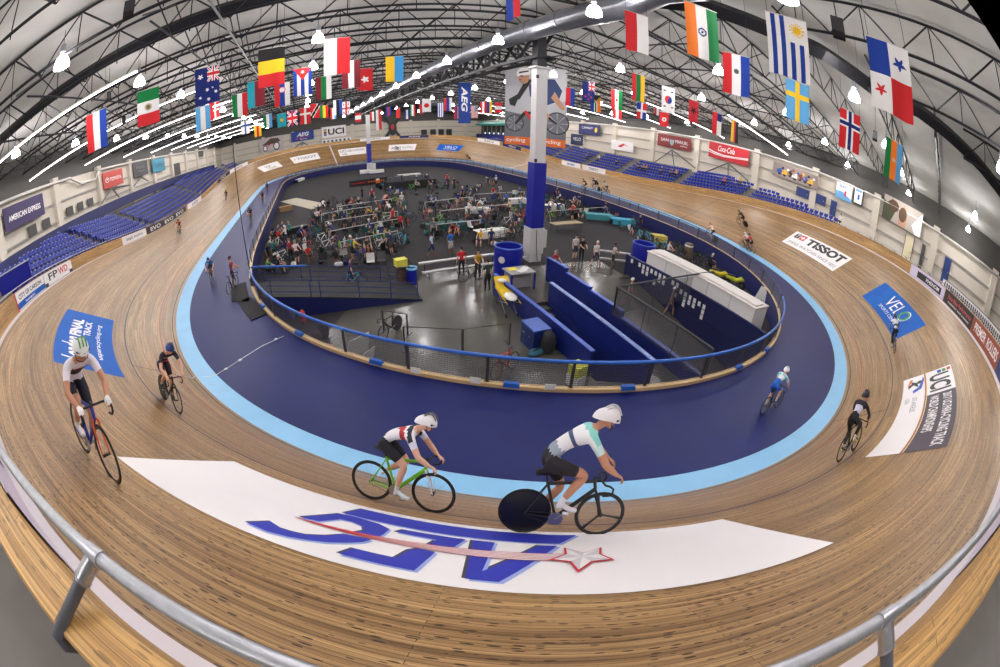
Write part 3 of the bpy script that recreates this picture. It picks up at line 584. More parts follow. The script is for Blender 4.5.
# ------------------------------------------------------------------ banners on the hall walls
class Wall:                                             # flat hoarding on a wall: px corners give its real rectangle
    def __init__(s, axis, plane, quad, name='wall_banner', thick=.05):
        f = onx if axis == 'x' else ony; P = [f(*q, plane) for q in quad]; k = 1 if axis == 'x' else 0
        s.a0 = (P[0][k] + P[3][k]) / 2; s.a1 = (P[1][k] + P[2][k]) / 2; s.z0 = (P[2].z + P[3].z) / 2; s.z1 = (P[0].z + P[1].z) / 2; s.axis, s.pl = axis, plane; s.sg = -1 if plane > 0 else 1
        s.mb = MB(); s.mats = []; s.name = name; s.t = thick
    def mi(s, m):
        if m not in s.mats: s.mats.append(m)
        return s.mats.index(m)
    def fn(s, off):
        def g(u, v):
            a = s.a0 + (s.a1 - s.a0) * u; z = s.z0 + (s.z1 - s.z0) * v; q = s.pl + s.sg * off
            return Vector((q, a, z)) if s.axis == 'x' else Vector((a, q, z))
        return g
    def base(s, m):
        i = s.mi(m); f0, f1 = s.fn(0), s.fn(s.t); P = [f(u, v) for f in (f0, f1) for u, v in ((0, 0), (1, 0), (1, 1), (0, 1))]
        s.mb.mesh(P, [(3, 2, 1, 0), (4, 5, 6, 7), (0, 1, 5, 4), (1, 2, 6, 5), (2, 3, 7, 6), (3, 0, 4, 7)], i); return s
    def poly(s, P, m, k=1): poly_on(s.mb, P, s.fn(s.t + .012 * k), s.mi(m), 2.); return s
    def rect(s, a, b, c, e, m, k=1): return s.poly([(a, b), (c, b), (c, e), (a, e)], m, k)
    def text(s, b, u0, v0, u1, v1, m, k=2, **kw): put_text(s.mb, b, s.fn(s.t + .012 * k), u0, v0, u1, v1, s.mi(m), **kw); return s
    def done(s, label, cat='banner', group=None):
        o = tag(s.mb.build(s.name, s.mats, fix=False), label, cat, group); return o
LX, RX = -35.45, 35.45
Wall('x', LX, [(2.5, 210), (43, 192), (44, 216), (5, 232.5)]).base(M('deep purple banner', (52, 38, 86), .6)).text('AMERICAN EXPRESS', .1, .36, .9, .6, WHITE, bold=.02).done('deep purple AMERICAN EXPRESS banner on the white hall wall')
Wall('x', LX, [(102, 174), (122, 167.5), (123, 184), (103.5, 189)]).base(M('toyota red', (190, 62, 50), .6)).text('TOYOTA', .32, .38, .9, .6, WHITE, bold=.02).poly(disc(.2, .5, .09, .16), WHITE).poly(disc(.2, .5, .07, .12), M('toyota red'), 2).poly(disc(.2, .53, .05, .03), WHITE, 3).done('red TOYOTA banner on the white hall wall')
Wall('x', LX, [(132, 164), (147, 160), (148, 174), (134, 178)]).base(M('charcoal banner', (56, 54, 58), .6)).text('Home', .2, .52, .75, .75, GREYI).text('Depot', .3, .25, .8, .45, GREYI).done('charcoal grey banner on the hall wall between red and teal banners')
Wall('x', LX, [(152, 160), (164, 157), (165, 170), (153, 173)]).base(TEALB).text('StubHub', .15, .35, .85, .65, M('vinyl deep teal', (10, 60, 90), .5)).done('teal banner on the hall wall beside the charcoal one')
Wall('x', RX, [(658, 132), (692, 140.5), (690, 152), (658, 145)]).base(M('maroon banner', (122, 34, 36), .6)).text('SAN', .1, .45, .34, .7, WHITE).text('MANUEL', .55, .45, .92, .7, WHITE).poly([(.37, .65), (.52, .65), (.5, .35), (.445, .15), (.39, .35)], M('vinyl slate', (150, 170, 180), .5)).text('casino', .7, .24, .9, .36, WHITE).done('maroon SAN MANUEL banner on the white hall wall')
cc = Wall('x', RX, [(709, 142), (749.5, 149.5), (748, 166.5), (709, 157)]).base(M('cola red', (190, 28, 38), .55)).text('Coca', .24, .5, .43, .86, WHITE, italic=.35, bold=.01).text('Cola', .47, .5, .66, .86, WHITE, italic=.35, bold=.01).rect(.435, .62, .46, .66, WHITE)
cc.poly([(0, .52), (.15, .4), (.4, .32), (.7, .38), (1, .5), (1, .38), (.7, .28), (.4, .2), (.15, .24), (0, .34)], WHITE).poly([(0, .45), (.15, .33), (.4, .26), (.7, .33), (1, .45), (1, .43), (.7, .31), (.4, .24), (.15, .29), (0, .38)], M('cola red'), 2).done('red Coca-Cola banner with a white wave on the white hall wall')
def cyclists(w, n, sky, cols):
    w.base(sky); R = random.Random(n)
    for q in range(n):
        x = .1 + .8 * (q + .5) / n; y = .28 + .18 * R.random(); c = cols[q % len(cols)]
        w.poly(disc(x, y - .06, .035, .12, 12), INK, 1).poly([(x - .07, y), (x + .05, y - .02), (x + .08, y + .25), (x + .03, y + .34), (x - .06, y + .22)], c, 2).poly(disc(x + .07, y + .38, .03, .09, 10), cols[(q + 2) % len(cols)], 3).poly([(x + .03, y + .25), (x + .1, y + .02), (x + .12, y + .04), (x + .07, y + .28)], M('printed skin', (190, 140, 110), .6), 4)
    return w
cyclists(Wall('x', RX, [(773, 164), (820, 174), (816, 190), (773, 175)], 'wall_picture'), 7, M('printed taupe', (150, 134, 130), .6), [M('printed blue', (40, 84, 160), .6), YEL, INK, WHITE, M('printed maroon', (120, 50, 50), .6)]).done('wide picture of a bunch of racing cyclists on the hall wall', 'picture')
Wall('x', RX, [(836, 182), (852, 186), (852, 203), (836, 198)], 'wall_picture').base(WHITE).poly([(0, 0), (1, 0), (1, .2), (.4, .5), (0, .45)], M('printed sky', (110, 170, 220), .6)).text('SURREY', .2, .74, .85, .9, SBLUE).rect(.55, .25, .65, .6, RED, 2).done('white poster with a pale blue wave on the hall wall', 'poster')
Wall('x', RX, [(853.5, 186), (864, 189), (863, 207), (853, 203.5)], 'wall_picture').base(INK).rect(.12, .08, .88, .92, WHITE).rect(.2, .75, .8, .88, M('printed sky'), 2).rect(.45, .3, .62, .6, SBLUE, 2).done('black framed white poster beside the pale blue wave poster', 'poster')
Wall('x', RX, [(884, 196), (924, 211), (920, 236), (882, 219)], 'wall_picture').base(M('printed warm grey', (176, 166, 156), .6)).poly([(0, 0), (.22, 0), (.34, .6), (.22, .95), (.08, .7), (0, .8)], M('printed olive', (70, 72, 50), .6)).poly(disc(.26, .68, .13, .24), M('printed umber', (86, 62, 44), .6), 2).poly([(.42, .05), (.6, 0), (.62, .6), (.52, .92), (.4, .6)], M('printed tan', (190, 140, 110), .6), 2).poly(disc(.5, .5, .1, .3), M('printed umber'), 3).poly([(.75, .3), (.95, .9), (1, .95), (1, 0), (.85, 0)], WHITE, 1).done('warm toned picture of two close-up figures on the hall wall', 'picture')
Wall('x', RX, [(612, 139.5), (634, 143), (633, 153), (611, 148.5)], 'wall_picture').base(WHITE).poly([(.3, .4), (.55, .75), (.8, .5), (.6, .6), (.45, .3)], RED).done('white poster with a red squiggle above the far seats', 'poster')
Wall('x', RX, [(579, 122), (600, 127), (600, 137), (579, 133)]).base(NAVYW).text('COMMUNITY', .15, .55, .7, .75, WHITE).poly(disc(.83, .5, .06, .25), YEL).done('navy banner with a gold crest above the far seats')
Wall('x', RX, [(571, 133), (583, 135.5), (583, 146), (571, 144)]).base(M('vinyl slate navy', (30, 44, 80), .6)).text('VELO', .2, .4, .85, .7, WHITE).done('small dark VELO sign above the far seats')
FY = 61.45
Wall('y', FY, [(291, 132), (314, 130), (313.5, 140), (291, 141.5)]).base(M('aeg blue', (20, 62, 150), .6)).text('AEG', .25, .45, .8, .85, WHITE, italic=.3, bold=.03).poly([(.2, .3), (.8, .38), (.8, .33), (.2, .22)], RED).text('live', .4, .1, .7, .25, WHITE).done('blue AEG banner on the far end wall')
u = Wall('y', FY, [(322, 127), (346, 125), (346, 136), (322, 138)]).base(WHITE).text('UCI', .25, .22, .92, .78, INK, bold=.03)
for q, m in enumerate((SBLUE, RED, INK, YEL, GREEN)): u.rect(.07, .2 + .12 * q, .19, .31 + .12 * q, m)
u.done('white UCI banner with a striped badge on the far end wall')
u = Wall('y', FY, [(322, 139.5), (351, 137.5), (351, 141.5), (322, 143.5)]).base(WHITE)
for q in range(7): u.rect(.04 + .14 * q, .25, .11 + .14 * q, .75, (INK, GREYI, INK, SBLUE, INK, INK, GREYI)[q])
u.done('narrow white strip of small sponsor badges under the UCI banner')
Wall('y', FY, [(259, 139), (283, 135), (283, 149), (260, 153)], 'wall_picture').base(M('printed mist', (196, 184, 186), .6)).poly([(.1, .5), (.5, .9), (.8, .85), (.9, .6), (.4, .45)], M('printed umber')).poly(disc(.24, .25, .1, .22), INK).poly(disc(.24, .25, .07, .15), WHITE, 2).poly(disc(.72, .3, .14, .3), INK).poly(disc(.72, .3, .1, .22), WHITE, 2).poly([(.24, .25), (.5, .55), (.72, .3), (.68, .32), (.5, .5), (.3, .25)], RED, 3).done('pale picture of a crouching track racer on the far end wall', 'picture')
Wall('y', FY, [(384, 116), (401, 116), (401, 139), (384, 139)], 'fan_guard').poly([(0, .1), (.1, 0), (1, .9), (.9, 1)], DARKST).poly([(.9, 0), (1, .1), (.1, 1), (0, .9)], DARKST).poly(disc(.5, .45, .24, .3), INK, 2).poly(disc(.5, .52, .1, .12), RED, 3).done('dark round fan on crossed braces on the far end wall', 'fan')
Wall('y', FY, [(389, 138), (409, 138), (408, 141), (389, 141)]).base(SBLUE).text('VELO CENTER', .1, .25, .9, .75, WHITE).done('thin blue sign below the dark round fan')
# toothed plastic guard standing on the wall over the dark banners
o = empty('toothed_guard', H(5, htop(5) + .1, ztop(5) + .735), 0, 'white guard strip with dark arched teeth standing over the dark banners', 'guard'); o0 = o.location.copy()
mb = MB(); mb.grid(lambda i, j: H(-2 + 12.5 * i / 30, htop(-2 + 12.5 * i / 30) + .1 + (.03 if j in (1, 2) else 0), ztop(-2 + 12.5 * i / 30) + .735 + (0, 0, .34, .34)[j]) - o0, 30, 3); mb.build('strip', WHITE, o, fix=False)
mb = MB()
for k in range(44):
    s = -1.9 + 12.3 * k / 44; f = lambda u, v: H(s + u, htop(s) + .085, ztop(s) + .735 + v) - o0
    poly_on(mb, [(-.07, .02), (.07, .02), (.09, .12), (.06, .24), (0, .29), (-.06, .24), (-.09, .12)], f, 0, 1)
mb.build('tooth_pattern', INK, o, fix=False)
mb = MB(); mb.tube([H(-2 + 12.5 * q / 30, htop(-2 + 12.5 * q / 30) + .1, ztop(-2 + 12.5 * q / 30) + 1.1) - o0 for q in range(31)], .02, 6); mb.build('top_rail', POSTG, o)

# steel braces under the hoardings and the cable by the gate
for ax, pl, top, ends in (('x', RX, (672, 150), ((652, 164), (674, 166), (695, 168))), ('x', RX, (728, 163), ((703, 173), (728, 181), (748, 181))), ('y', FY, (302, 142), ((291, 151), (302, 150), (315, 149))), ('x', LX, (112, 188), ((102, 203), (119, 197), (130, 185))), ('x', LX, (141, 177), ((134, 186), (148, 181)))):
    f = onx if ax == 'x' else ony; mb = MB()
    for e in ends: mb.tube([f(*top, pl), f(*e, pl)], .1, 4)
    nt_ += 1; st(mb.build('trim_%d' % nt_, M('brace grey', (108, 106, 106), .5)))
g = H(218.0, -4.35, -.25); o = empty('safety_cable', g, 0, 'thin black cable hanging straight from the roof to the fence gate', 'cable'); mb = MB(); mb.tube([(0, 0, 0), (0, 0, zlow(g.x) + .25)], .022, 6); mb.build('line', MATS['black cable'], o); mb = MB(); mb.lathe([(.05, 0), (.05, .3), (.03, .34)], n=8); mb.build('anchor', POSTG, o)

pts = [T(228.1, .9, .012), T(228.2, .3, .012), fl(196, 376, -.02), fl(208, 377, -.1), fl(216, 375, -.165), fl(229, 367, -.19), fl(246, 356, -.21), fl(262, 346, -.225), fl(284, 336, -.23)]
mb = MB(); mb.tube(pts, .012, 6)
for px, py in ((226, 369), (240, 360), (276, 339)): mb.box(fl(px, py, -.2), (.12, .12, .02), .6)
tag(mb.build('timing_cable', M('cable white', (228, 228, 226), .6)), 'thin white timing cable taped across the pale band and navy apron', 'cable')
# ================================================================== FLAGS
CLOTH = paint('dyed cloth')
def C_(h): return lin(h)
RD, GN, BL, WH, YL, BK, OR, LB, TL, MR = (C_(h) for h in ('d0282e', '0b7a3e', '1b3f9c', 'eeecec', 'f4c626', '1c1a1c', 'ee7c26', '5fa8dc', '1797a8', '7c1f2c'))
NVY = C_('15256e')
def vst(*c): return lambda u, v: c[min(len(c) - 1, int(u * len(c)))]
def hst(*c): return lambda u, v: c[min(len(c) - 1, int(v * len(c)))]
def instar(u, v, cx, cy, r, ax=1.667, rot=0.):
    x, y = (u - cx), (v - cy) * ax; a = math.atan2(x, y) + rot; d = math.hypot(x, y); k = (a % (2 * PI / 5)); k = min(k, 2 * PI / 5 - k)
    return d < r * .42 / (.42 * math.cos(k) / 1 + (1 - .42) * math.sin(k) / math.sin(PI / 5) * 1.0 + 1e-6) if False else d < r * (1 - .62 * math.sin(k) / math.sin(PI / 5))
def indisc(u, v, cx, cy, r, ax=1.667): return math.hypot(u - cx, (v - cy) * ax) < r
def jack(u, v):                                         # saltire and cross on a blue field, u, v in 0..1
    if abs(u - .5) < .07 or abs(v - .5) < .1: return RD
    if abs(u - .5) < .13 or abs(v - .5) < .18: return WH
    a = min(abs(u - v), abs(u + v - 1)); return RD if a < .045 else WH if a < .13 else NVY
def over(base, *tests):
    def f(u, v):
        for t, c in tests:
            if t(u, v): return c
        return base(u, v)
    return f
D_ = lambda cx, cy, r: (lambda u, v: indisc(u, v, cx, cy, r)); S_ = lambda cx, cy, r, rot=0.: (lambda u, v: instar(u, v, cx, cy, r, rot=rot))
def cross_(uu, w, c1, c2=None, w2=0, vv=.36):
    def f(u, v):
        a, b = abs(u - uu), abs(v - vv) * 1.667
        if c2 is not None and (a < w2 or b < w2): return c2
        return c1 if a < w or b < w else None
    return f
def crossed(base, *a, **k):
    g = cross_(*a, **k); return lambda u, v: (g(u, v) if g(u, v) is not None else base(u, v))
def au(u, v):                                           # turned on its side: canton at the top right
    if u > .5 and v < .42: return jack((u - .5) / .5, v / .42)
    return WH if any(instar(u, v, *q) for q in ((.22, .24, .13), (.2, .8, .07), (.5, .62, .08), (.55, .88, .08), (.85, .72, .08), (.72, .6, .05))) else NVY
def nz(u, v):
    if u > .5 and v < .45: return jack((u - .5) / .5, v / .45)
    return RD if any(instar(u, v, *q) for q in ((.25, .75, .09), (.5, .62, .08), (.5, .88, .08), (.75, .75, .09))) else NVY
def uy(u, v):
    if u > .5 and v < .42: return YL if (indisc(u, v, .74, .2, .1) or (math.hypot(u - .74, (v - .2) * 1.667) < .19 and (math.atan2(u - .74, v - .2) * 8 / PI) % 1 < .45)) else WH
    return BL if int(u * 9.0) % 2 == 1 else WH
def pa(u, v):
    if u < .5 and v < .45: return BL
    if u >= .5 and v >= .5: return RD
    if instar(u, v, .74, .26, .17): return BL
    if instar(u, v, .24, .72, .15): return RD
    return BL if (u < .5 and v < .5) else WH
def ch(u, v):
    if u > .55: return WH if not (u > .5 and v < .34) else BL
    return RD
def cuba(u, v):
    if v < .45 * (1 - 2 * abs(u - .5)) + .0: return WH if instar(u, v, .5, .15, .12) else RD
    return (BL, WH, BL, WH, BL)[min(4, int(u * 5))]
def za(u, v):
    if v < .4 * (1 - 2 * abs(u - .5)): return BK
    if v < .46 * (1 - 2 * abs(u - .5)): return YL
    a = u - .5
    if abs(a) < .1 or (v < .45 and abs(abs(a) - (.45 - v) * 1.1) < .1): return GN
    return WH if abs(a) < .17 else OR if a > 0 else BL
def usa(u, v):
    if u > .46 and v < .42: return WH if (int(u * 22) + int(v * 22)) % 3 == 0 else NVY
    return RD if int(u * 13) % 2 == 0 else WH
def dom(u, v):
    if abs(u - .5) < .1 or abs(v - .5) < .07: return WH
    return (BL if v < .5 else RD) if u < .5 else (RD if v < .5 else BL)
def tt(u, v):
    a = abs(u - (1 - v)); return BK if a < .14 else WH if a < .22 else RD
def korea(u, v):
    d = math.hypot(u - .5, (v - .5) * 1.667)
    if d < .27: return RD if (u - .5) + .25 * math.sin((v - .5) * 12) * .3 < 0 else BL
    return BK if any(abs(u - a) < .09 and abs(v - b) < .05 and int((v - b + .05) * 60) % 2 == 0 for a in (.22, .78) for b in (.2, .8)) else WH
def georgia(u, v): return RD if abs(u - .5) < .09 or abs(v - .5) < .06 or any(abs(u - a) < .06 and abs(v - b) < .035 for a in (.22, .78) for b in (.22, .78)) else WH
def belarus(u, v): return (TL if u < .4 else MR)
FLAGS = {
 'nl': (vst(RD, WH, BL), 'red white and blue striped flag nearest the purple banner wall'), 'mx': (over(hst(GN, WH, RD), (D_(.5, .5, .1), C_('7a5c3a')), (D_(.5, .5, .17), C_('b8b49a'))), 'green white and red flag with a small round emblem'),
 'au': (au, 'dark blue flag with white stars and a small union canton on top'), 'be': (hst(BK, YL, RD), 'black yellow and red flag of level bands hung above the seats'), 'by': (belarus, 'teal and crimson flag hung behind the black yellow and red one'),
 'it': (vst(GN, WH, RD), 'green white and red striped flag behind the teal and crimson one'), 'sk': (over(vst(RD, BL, WH), (D_(.5, .3, .17), WH), (D_(.5, .3, .22), RD)), 'red blue and white flag with a round shield'), 'cu': (cuba, 'blue and white striped flag with a red triangle and white star'),
 'bg': (vst(MR, GN, WH), 'maroon green and white striped flag under the white and red one'), 'wr': (vst(WH, RD), 'large white and red flag in two halves below a lamp'), 'qa': (vst(MR, WH, MR), 'maroon flag with a white stripe beside the white flower flag'), 'hk': (over(lambda u, v: RD, (S_(.5, .5, .3, .3), WH)), 'red flag with a white five petal flower'),
 'ua': (vst(YL, C_('3f9bdc')), 'yellow and sky blue flag in two halves near the silver duct'), 'fi': (crossed(lambda u, v: WH, .5, .1, BL), 'small white flag with a blue cross'),
 'br': (vst(BL, RD), 'blue flag with a red edge hung high above the silver duct'), 'id': (vst(RD, WH), 'large red and white flag in two halves near the duct end'),
 'ind': (over(vst(OR, WH, GN), (lambda u, v: abs(math.hypot(u - .5, (v - .5) * 1.667) - .11) < .025, NVY), (D_(.5, .5, .035), NVY), (lambda u, v: indisc(u, v, .5, .5, .11) and (math.atan2(u - .5, (v - .5) * 1.667) * 8 / PI) % 1 < .3, C_('5a68a8'))), 'large orange white and green flag with a blue spoked wheel'),
 'py': (over(vst(RD, WH, BL), (D_(.5, .42, .1), C_('4a5a4a'))), 'red white and blue flag with a small dark emblem behind a lamp'), 'lt': (vst(RD, GN, YL), 'red green and yellow striped flag above the small quartered flag'), 'dom': (dom, 'small blue and red quartered flag with a white cross'),
 'nz': (nz, 'dark blue flag with red stars hung beyond the big column'), 'za': (za, 'small black green and orange flag with a Y shape'), 'li': (vst(RD, BL), 'blue and red flag in two halves behind a lamp'), 'ir': (over(vst(RD, WH, GN), (D_(.5, .5, .1), RD)), 'red white and green flag with a small red emblem'),
 'kr': (korea, 'white flag with a red and blue disc and black bars'), 'tn': (over(lambda u, v: RD, (D_(.5, .5, .12), RD), (D_(.5, .5, .22), WH)), 'red flag with a white disc below the white one'), 'al': (over(lambda u, v: C_('b01e2c'), (S_(.5, .45, .3), BK)), 'dark red flag with a black eagle shape'),
 'cl': (lambda u, v: RD if u < .5 else (NVY if v < .34 else WH), 'red white and navy flag over the red banner wall'), 'de': (vst(YL, RD, BK), 'narrow yellow red and black flag over the red banner wall'), 'uy': (uy, 'big white flag with blue stripes and a golden sun'),
 'se': (crossed(lambda u, v: LB, .5, .1, YL), 'sky blue flag with a yellow cross'), 'no': (crossed(lambda u, v: RD, .5, .16, WH, NVY, .08), 'red flag with a navy cross edged in white'), 'pa': (pa, 'big quartered flag of blue red and white with two stars'),
 'azb': (over(vst(GN, OR, LB), (D_(.5, .5, .1), C_('c8b8a0'))), 'green orange and pale blue flag in front of a lamp')}
FP = {'nl': ((86, 115), (106, 109), (97, 150)), 'mx': ((137, 93), (159, 85.5), (147.5, 125)), 'au': ((195, 70), (219.5, 64), (207, 104)), 'be': ((258, 50), (285, 46), (272, 86)), 'by': ((247, 82), (265, 80), (256, 107)), 'it': ((232, 95), (247, 92), (241, 116.5)), 'sk': ((274, 84), (290, 82), (283, 106)), 'cu': ((293, 69), (312, 67), (303, 95.5)), 'bg': ((315, 77), (332, 76), (323, 99.5)), 'wr': ((324, 39), (350, 37), (337, 74.5)), 'qa': ((342, 61), (360, 60), (351, 88)), 'hk': ((357, 69), (373, 68), (365, 90.5)), 'ua': ((385, 57), (404, 56), (395, 81.5)), 'fi': ((240, 122), (250, 120), (245, 134)),
 'br': ((506, -21), (519, -19), (520, 19)), 'id': ((625, 13), (648, 14), (637, 52)), 'ind': ((685, 7), (716, 6), (703, 59)), 'py': ((722, 53), (750, 56), (736, 95)), 'lt': ((632, 74), (645, 75), (638, 101)), 'dom': ((637, 103), (647, 103), (641.5, 119)), 'nz': ((582.5, 81), (595, 82), (589, 102)), 'za': ((591, 96), (601, 94), (596, 112)), 'li': ((566, 88), (575, 88), (570.5, 106.5)), 'ir': ((611.5, 90), (622.5, 90), (617, 110)), 'kr': ((662, 86), (675, 88), (667, 112.5)), 'tn': ((660, 112), (669, 113), (664.5, 126.5)), 'al': ((689, 99), (699, 102), (693, 123)), 'cl': ((713, 112), (722, 114), (717, 135)), 'de': ((732, 120), (738.5, 122), (734, 142.5)),
 'uy': ((766, 14.5), (805, 18), (788.5, 77.5)), 'se': ((786, 80), (809, 84), (796, 121)), 'no': ((840, 108), (860.5, 115), (848, 150)), 'pa': ((864.5, 40), (909, 45), (890.7, 114)), 'azb': ((886, 138), (903, 144), (891, 179.5))}
FLS = {}
def flag(key, pat, tl, trt, bot, label, Hh=1.5, group='national flags hung under the roof', res=None):
    def ea(q): d = ray(*q); return d[2] / math.hypot(d[0], d[1]), math.atan2(d[0], d[1])
    et, at = ea(((tl[0] + trt[0]) / 2, (tl[1] + trt[1]) / 2)); eb, _ = ea(bot); D = Hh / (et - eb); w = (ea(trt)[1] - ea(tl)[1]) * D
    W = .92 * Hh / 1.5; turn = 0 if w > W * .97 else math.acos(max(.4, w / W)) * (1 if at > .5 else -1)
    pos = Vector((CAM[0] + D * math.sin(at), CAM[1] + D * math.cos(at), CAM[2] + et * D)); return build_flag(key, pat, pos, -at + turn, W, Hh, label, group, res)
def build_flag(key, pat, pos, yaw, W, Hh, label, group, res=None):
    o = empty('flag', pos, yaw, label, 'flag', group); R = random.Random(key)
    nu, nv = res or (24, 36); ph = R.random() * 6; am = .012 + .02 * R.random()
    f = lambda i, j: Vector(((i / nu - .5) * W, am * (math.sin(i / nu * 9 + ph) + .6 * math.sin(i / nu * 4 + j / nv * 3 + ph * 2)) * (.25 + .75 * j / nv) + .03 * math.sin(j / nv * 2 + ph) * j / nv, -j / nv * Hh + .015 * math.sin(i / nu * 5 + ph) * j / nv))
    mb = MB(); mb.grid(f, nu, nv, 0, None, lambda i, j: pat((i + .5) / nu, (j + .5) / nv)); mb.build('cloth', CLOTH, o, smooth=True, fix=False)
    mb = MB(); mb.tube([(-W / 2 - .02, 0, .005), (W / 2 + .02, 0, .005)], .012, 6); mb.build('pole', PIPE, o, smooth=True)
    top = zlow(pos.x) - pos.z + .1; mb = MB()
    if top > .1:
        for q in (-.45, .45): mb = MB(); mb.tube([(q * W, 0, .01), (q * W, 0, top)], .006, 4); mb.build('cord', STEEL, o)
    FLS[key] = o; return o
for k, (pat, lab) in FLAGS.items():
    big = k in ('uy', 'pa', 'ind', 'au', 'mx', 'no', 'py'); flag(k, pat, *FP[k], lab, res=(54, 84) if big else (30, 40) if k in ('cu', 'se', 'hk', 'nz', 'kr', 'al', 'za', 'azb', 'sk', 'be') else (12, 14))
# the crowd of small flags further down the hall: one a few metres behind another
SMALL = [((195, 107), (210, 106), (203, 130), vst(LB, WH, LB), 'pale blue and white striped flag below the dark blue starred one', 1.5), ((201, 104), (213, 103), (207, 122), vst(BL, WH, RD), 'blue white and red striped flag half hidden by the pale blue one', 1.5), ((211, 103), (219, 102), (214, 118), crossed(lambda u, v: RD, .5, .12, WH, vv=.5), 'red flag with a white cross beside the dark blue one', 1.5),
 ((253, 126), (262, 125), (256, 137), vst(YL, RD, YL), 'red and yellow striped small flag over the far seats', 1.5), ((263, 115), (272, 114), (268, 128), vst(GN, WH, LB), 'green white and blue small flag over the far bend', 1.5), ((277, 114), (286, 113), (282, 127), over(lambda u, v: C_('2aa8b8'), (D_(.5, .5, .2), YL)), 'teal small flag with a yellow sun', 1.5),
 ((286, 111), (298, 110), (292, 126), lambda u, v: jack(u, v), 'small flag with a red and white saltire on blue', 1.5), ((299, 108), (311, 107), (305, 124), crossed(lambda u, v: RD, .5, .1, WH, vv=.4), 'small red flag with a white cross over the AEG banner', 1.5), ((309, 104), (321, 103.5), (315, 118), tt, 'small red flag with a black diagonal', 1.5),
 ((319, 106), (329, 105), (324, 118), vst(GN, YL, RD), 'small green yellow and red flag over the UCI banner', 1.5), ((333, 100), (342, 99.5), (338, 115), vst(WH, BK, BL), 'small white black and blue flag', 1.5), ((342, 102), (350, 101.5), (346, 115), georgia, 'small white flag with red crosses', 1.5),
 ((330, 108), (336, 108), (333, 119), vst(RD, WH, LB), 'small red white and blue flag beside the green yellow and red one', 1.5), ((355, 113), (361, 113), (358, 122), lambda u, v: RD if abs(v - .5) > .2 else WH, 'tiny red and white banded flag by the distant column', 1.5), ((370, 112), (374, 112), (372, 121), vst(RD, WH), 'tiny red and white flag just past the distant column', 1.5), ((376, 110), (381, 110), (378.5, 130), vst(WH, RD), 'tall narrow white and red pennant just past the distant column', 2.4),
 ((386, 107), (391, 107), (389, 116), vst(BL, RD, BL), 'tiny blue and red flag over the round fan', 1.5), ((396, 108), (400, 108), (398, 118), vst(RD, RD), 'tiny plain red flag over the round fan', 1.5), ((405, 110), (409, 110), (407, 119), vst(BL, WH, BL), 'tiny blue and white flag beside the plain red one', 1.5), ((410, 105), (415, 105), (412.5, 116), vst(GN, WH, RD), 'tiny green white and red flag near the disc flag', 1.5),
 ((422, 99), (431, 99), (427, 112), over(lambda u, v: WH, (D_(.5, .5, .28), RD)), 'small white flag with a plain red disc', 1.5), ((419, 104), (422.5, 104), (421, 114), vst(RD, RD), 'tiny red flag tucked behind the white disc flag', 1.5), ((437, 103), (444, 103), (440, 117), lambda u, v: BL if int(u * 7) % 2 == 0 else WH, 'tiny blue and white striped flag beside the red disc one', 1.5), ((444, 98), (452, 98), (448, 111), vst(RD, BL, WH), 'small red blue and white flag beside the tall AEG banner', 1.5), ((454, 107), (459, 107), (457, 119), vst(RD, BL, OR), 'tiny red blue and orange flag touching the tall AEG banner', 1.5),
 ((471, 106), (478, 106), (474.5, 118), usa, 'small flag of red and white stripes with a navy canton', 1.5), ((480, 102), (485, 102), (483, 113), vst(RD, WH), 'tiny pinkish red flag before the red blue and yellow one', 1.5), ((484.5, 101), (492, 101), (488.5, 113.5), vst(RD, BL, YL), 'small red blue and yellow flag past the tall AEG banner', 1.5), ((493, 102), (504, 103), (498, 113), hst(RD, WH, RD), 'small red and white banded flag next to the cyclist poster', 1.5),
 ((613, 104), (622, 105), (618, 119), vst(RD, WH, RD), 'small red and white striped flag beneath the red emblem one', 1.5), ((655, 103), (659, 104), (657, 115), vst(RD, WH), 'tiny red flag between the quartered and the white disc flags', 1.5)]
for q, (a, b, c, pat, lab, hh) in enumerate(SMALL): flag('s%d' % q, pat, a, b, c, lab, hh, res=(15, 18))
# vertical AEG banner and the giant cyclist poster hung from the roof
def hung(name, pos, yaw, W, Hh, label, cat): 
    o = empty(name, pos, yaw, label, cat); return o, (lambda off: (lambda u, v: Vector(((u - .5) * W, -off, (v - 1) * Hh))))
dv = ray(464.5, 98); k = 44 / math.hypot(dv[0], dv[1]); pz = CAM + dv * k; at = math.atan2(dv[0], dv[1])
o, f = hung('hanging_banner', Vector((pz[0], pz[1], CAM[2] + 5.45)), -at, 1.25, 4.6, 'tall narrow blue AEG banner hanging over the middle of the infield', 'banner')
mb = MB(); mb.box((0, .02, -2.3), (1.25, .03, 4.6)); mb.build('cloth', M('aeg blue'), o)
mb = MB(); V, F, a_ = text('AEG', .03, .2); g = f(.01); mb.mesh([g(.25 + .5 * y, .9 - .62 * x) for x, y in V], F); mb.build('lettering', WHITE, o, fix=False)
mb = MB(); mb.tube([(-.6, .02, 0), (.6, .02, 0)], .02, 6); mb.build('pole', PIPE, o); 
for q in (-.55, .55): mb = MB(); mb.tube([(q, .02, 0), (q, .02, zlow(pz[0]) - o.location.z + .1)], .008, 4); mb.build('cord', STEEL, o)
dv = ray(536, 105); k = 40 / math.hypot(dv[0], dv[1]); pz = CAM + dv * k; at = math.atan2(dv[0], dv[1]); WW, HH = 5.7, 8.0
o, f = hung('hanging_poster', Vector((pz[0], pz[1], CAM[2] + 6.8)), -at, WW, HH, 'giant hanging poster of a road cyclist with an orange foot behind the big column', 'poster')
PM = [M('poster haze', (186, 186, 192), .6), ORG, WHITE, INK, M('printed skin'), M('poster navy', (36, 56, 110), .6), RED, M('poster grey', (110, 112, 120), .6), M('poster pale', (214, 214, 218), .6)]
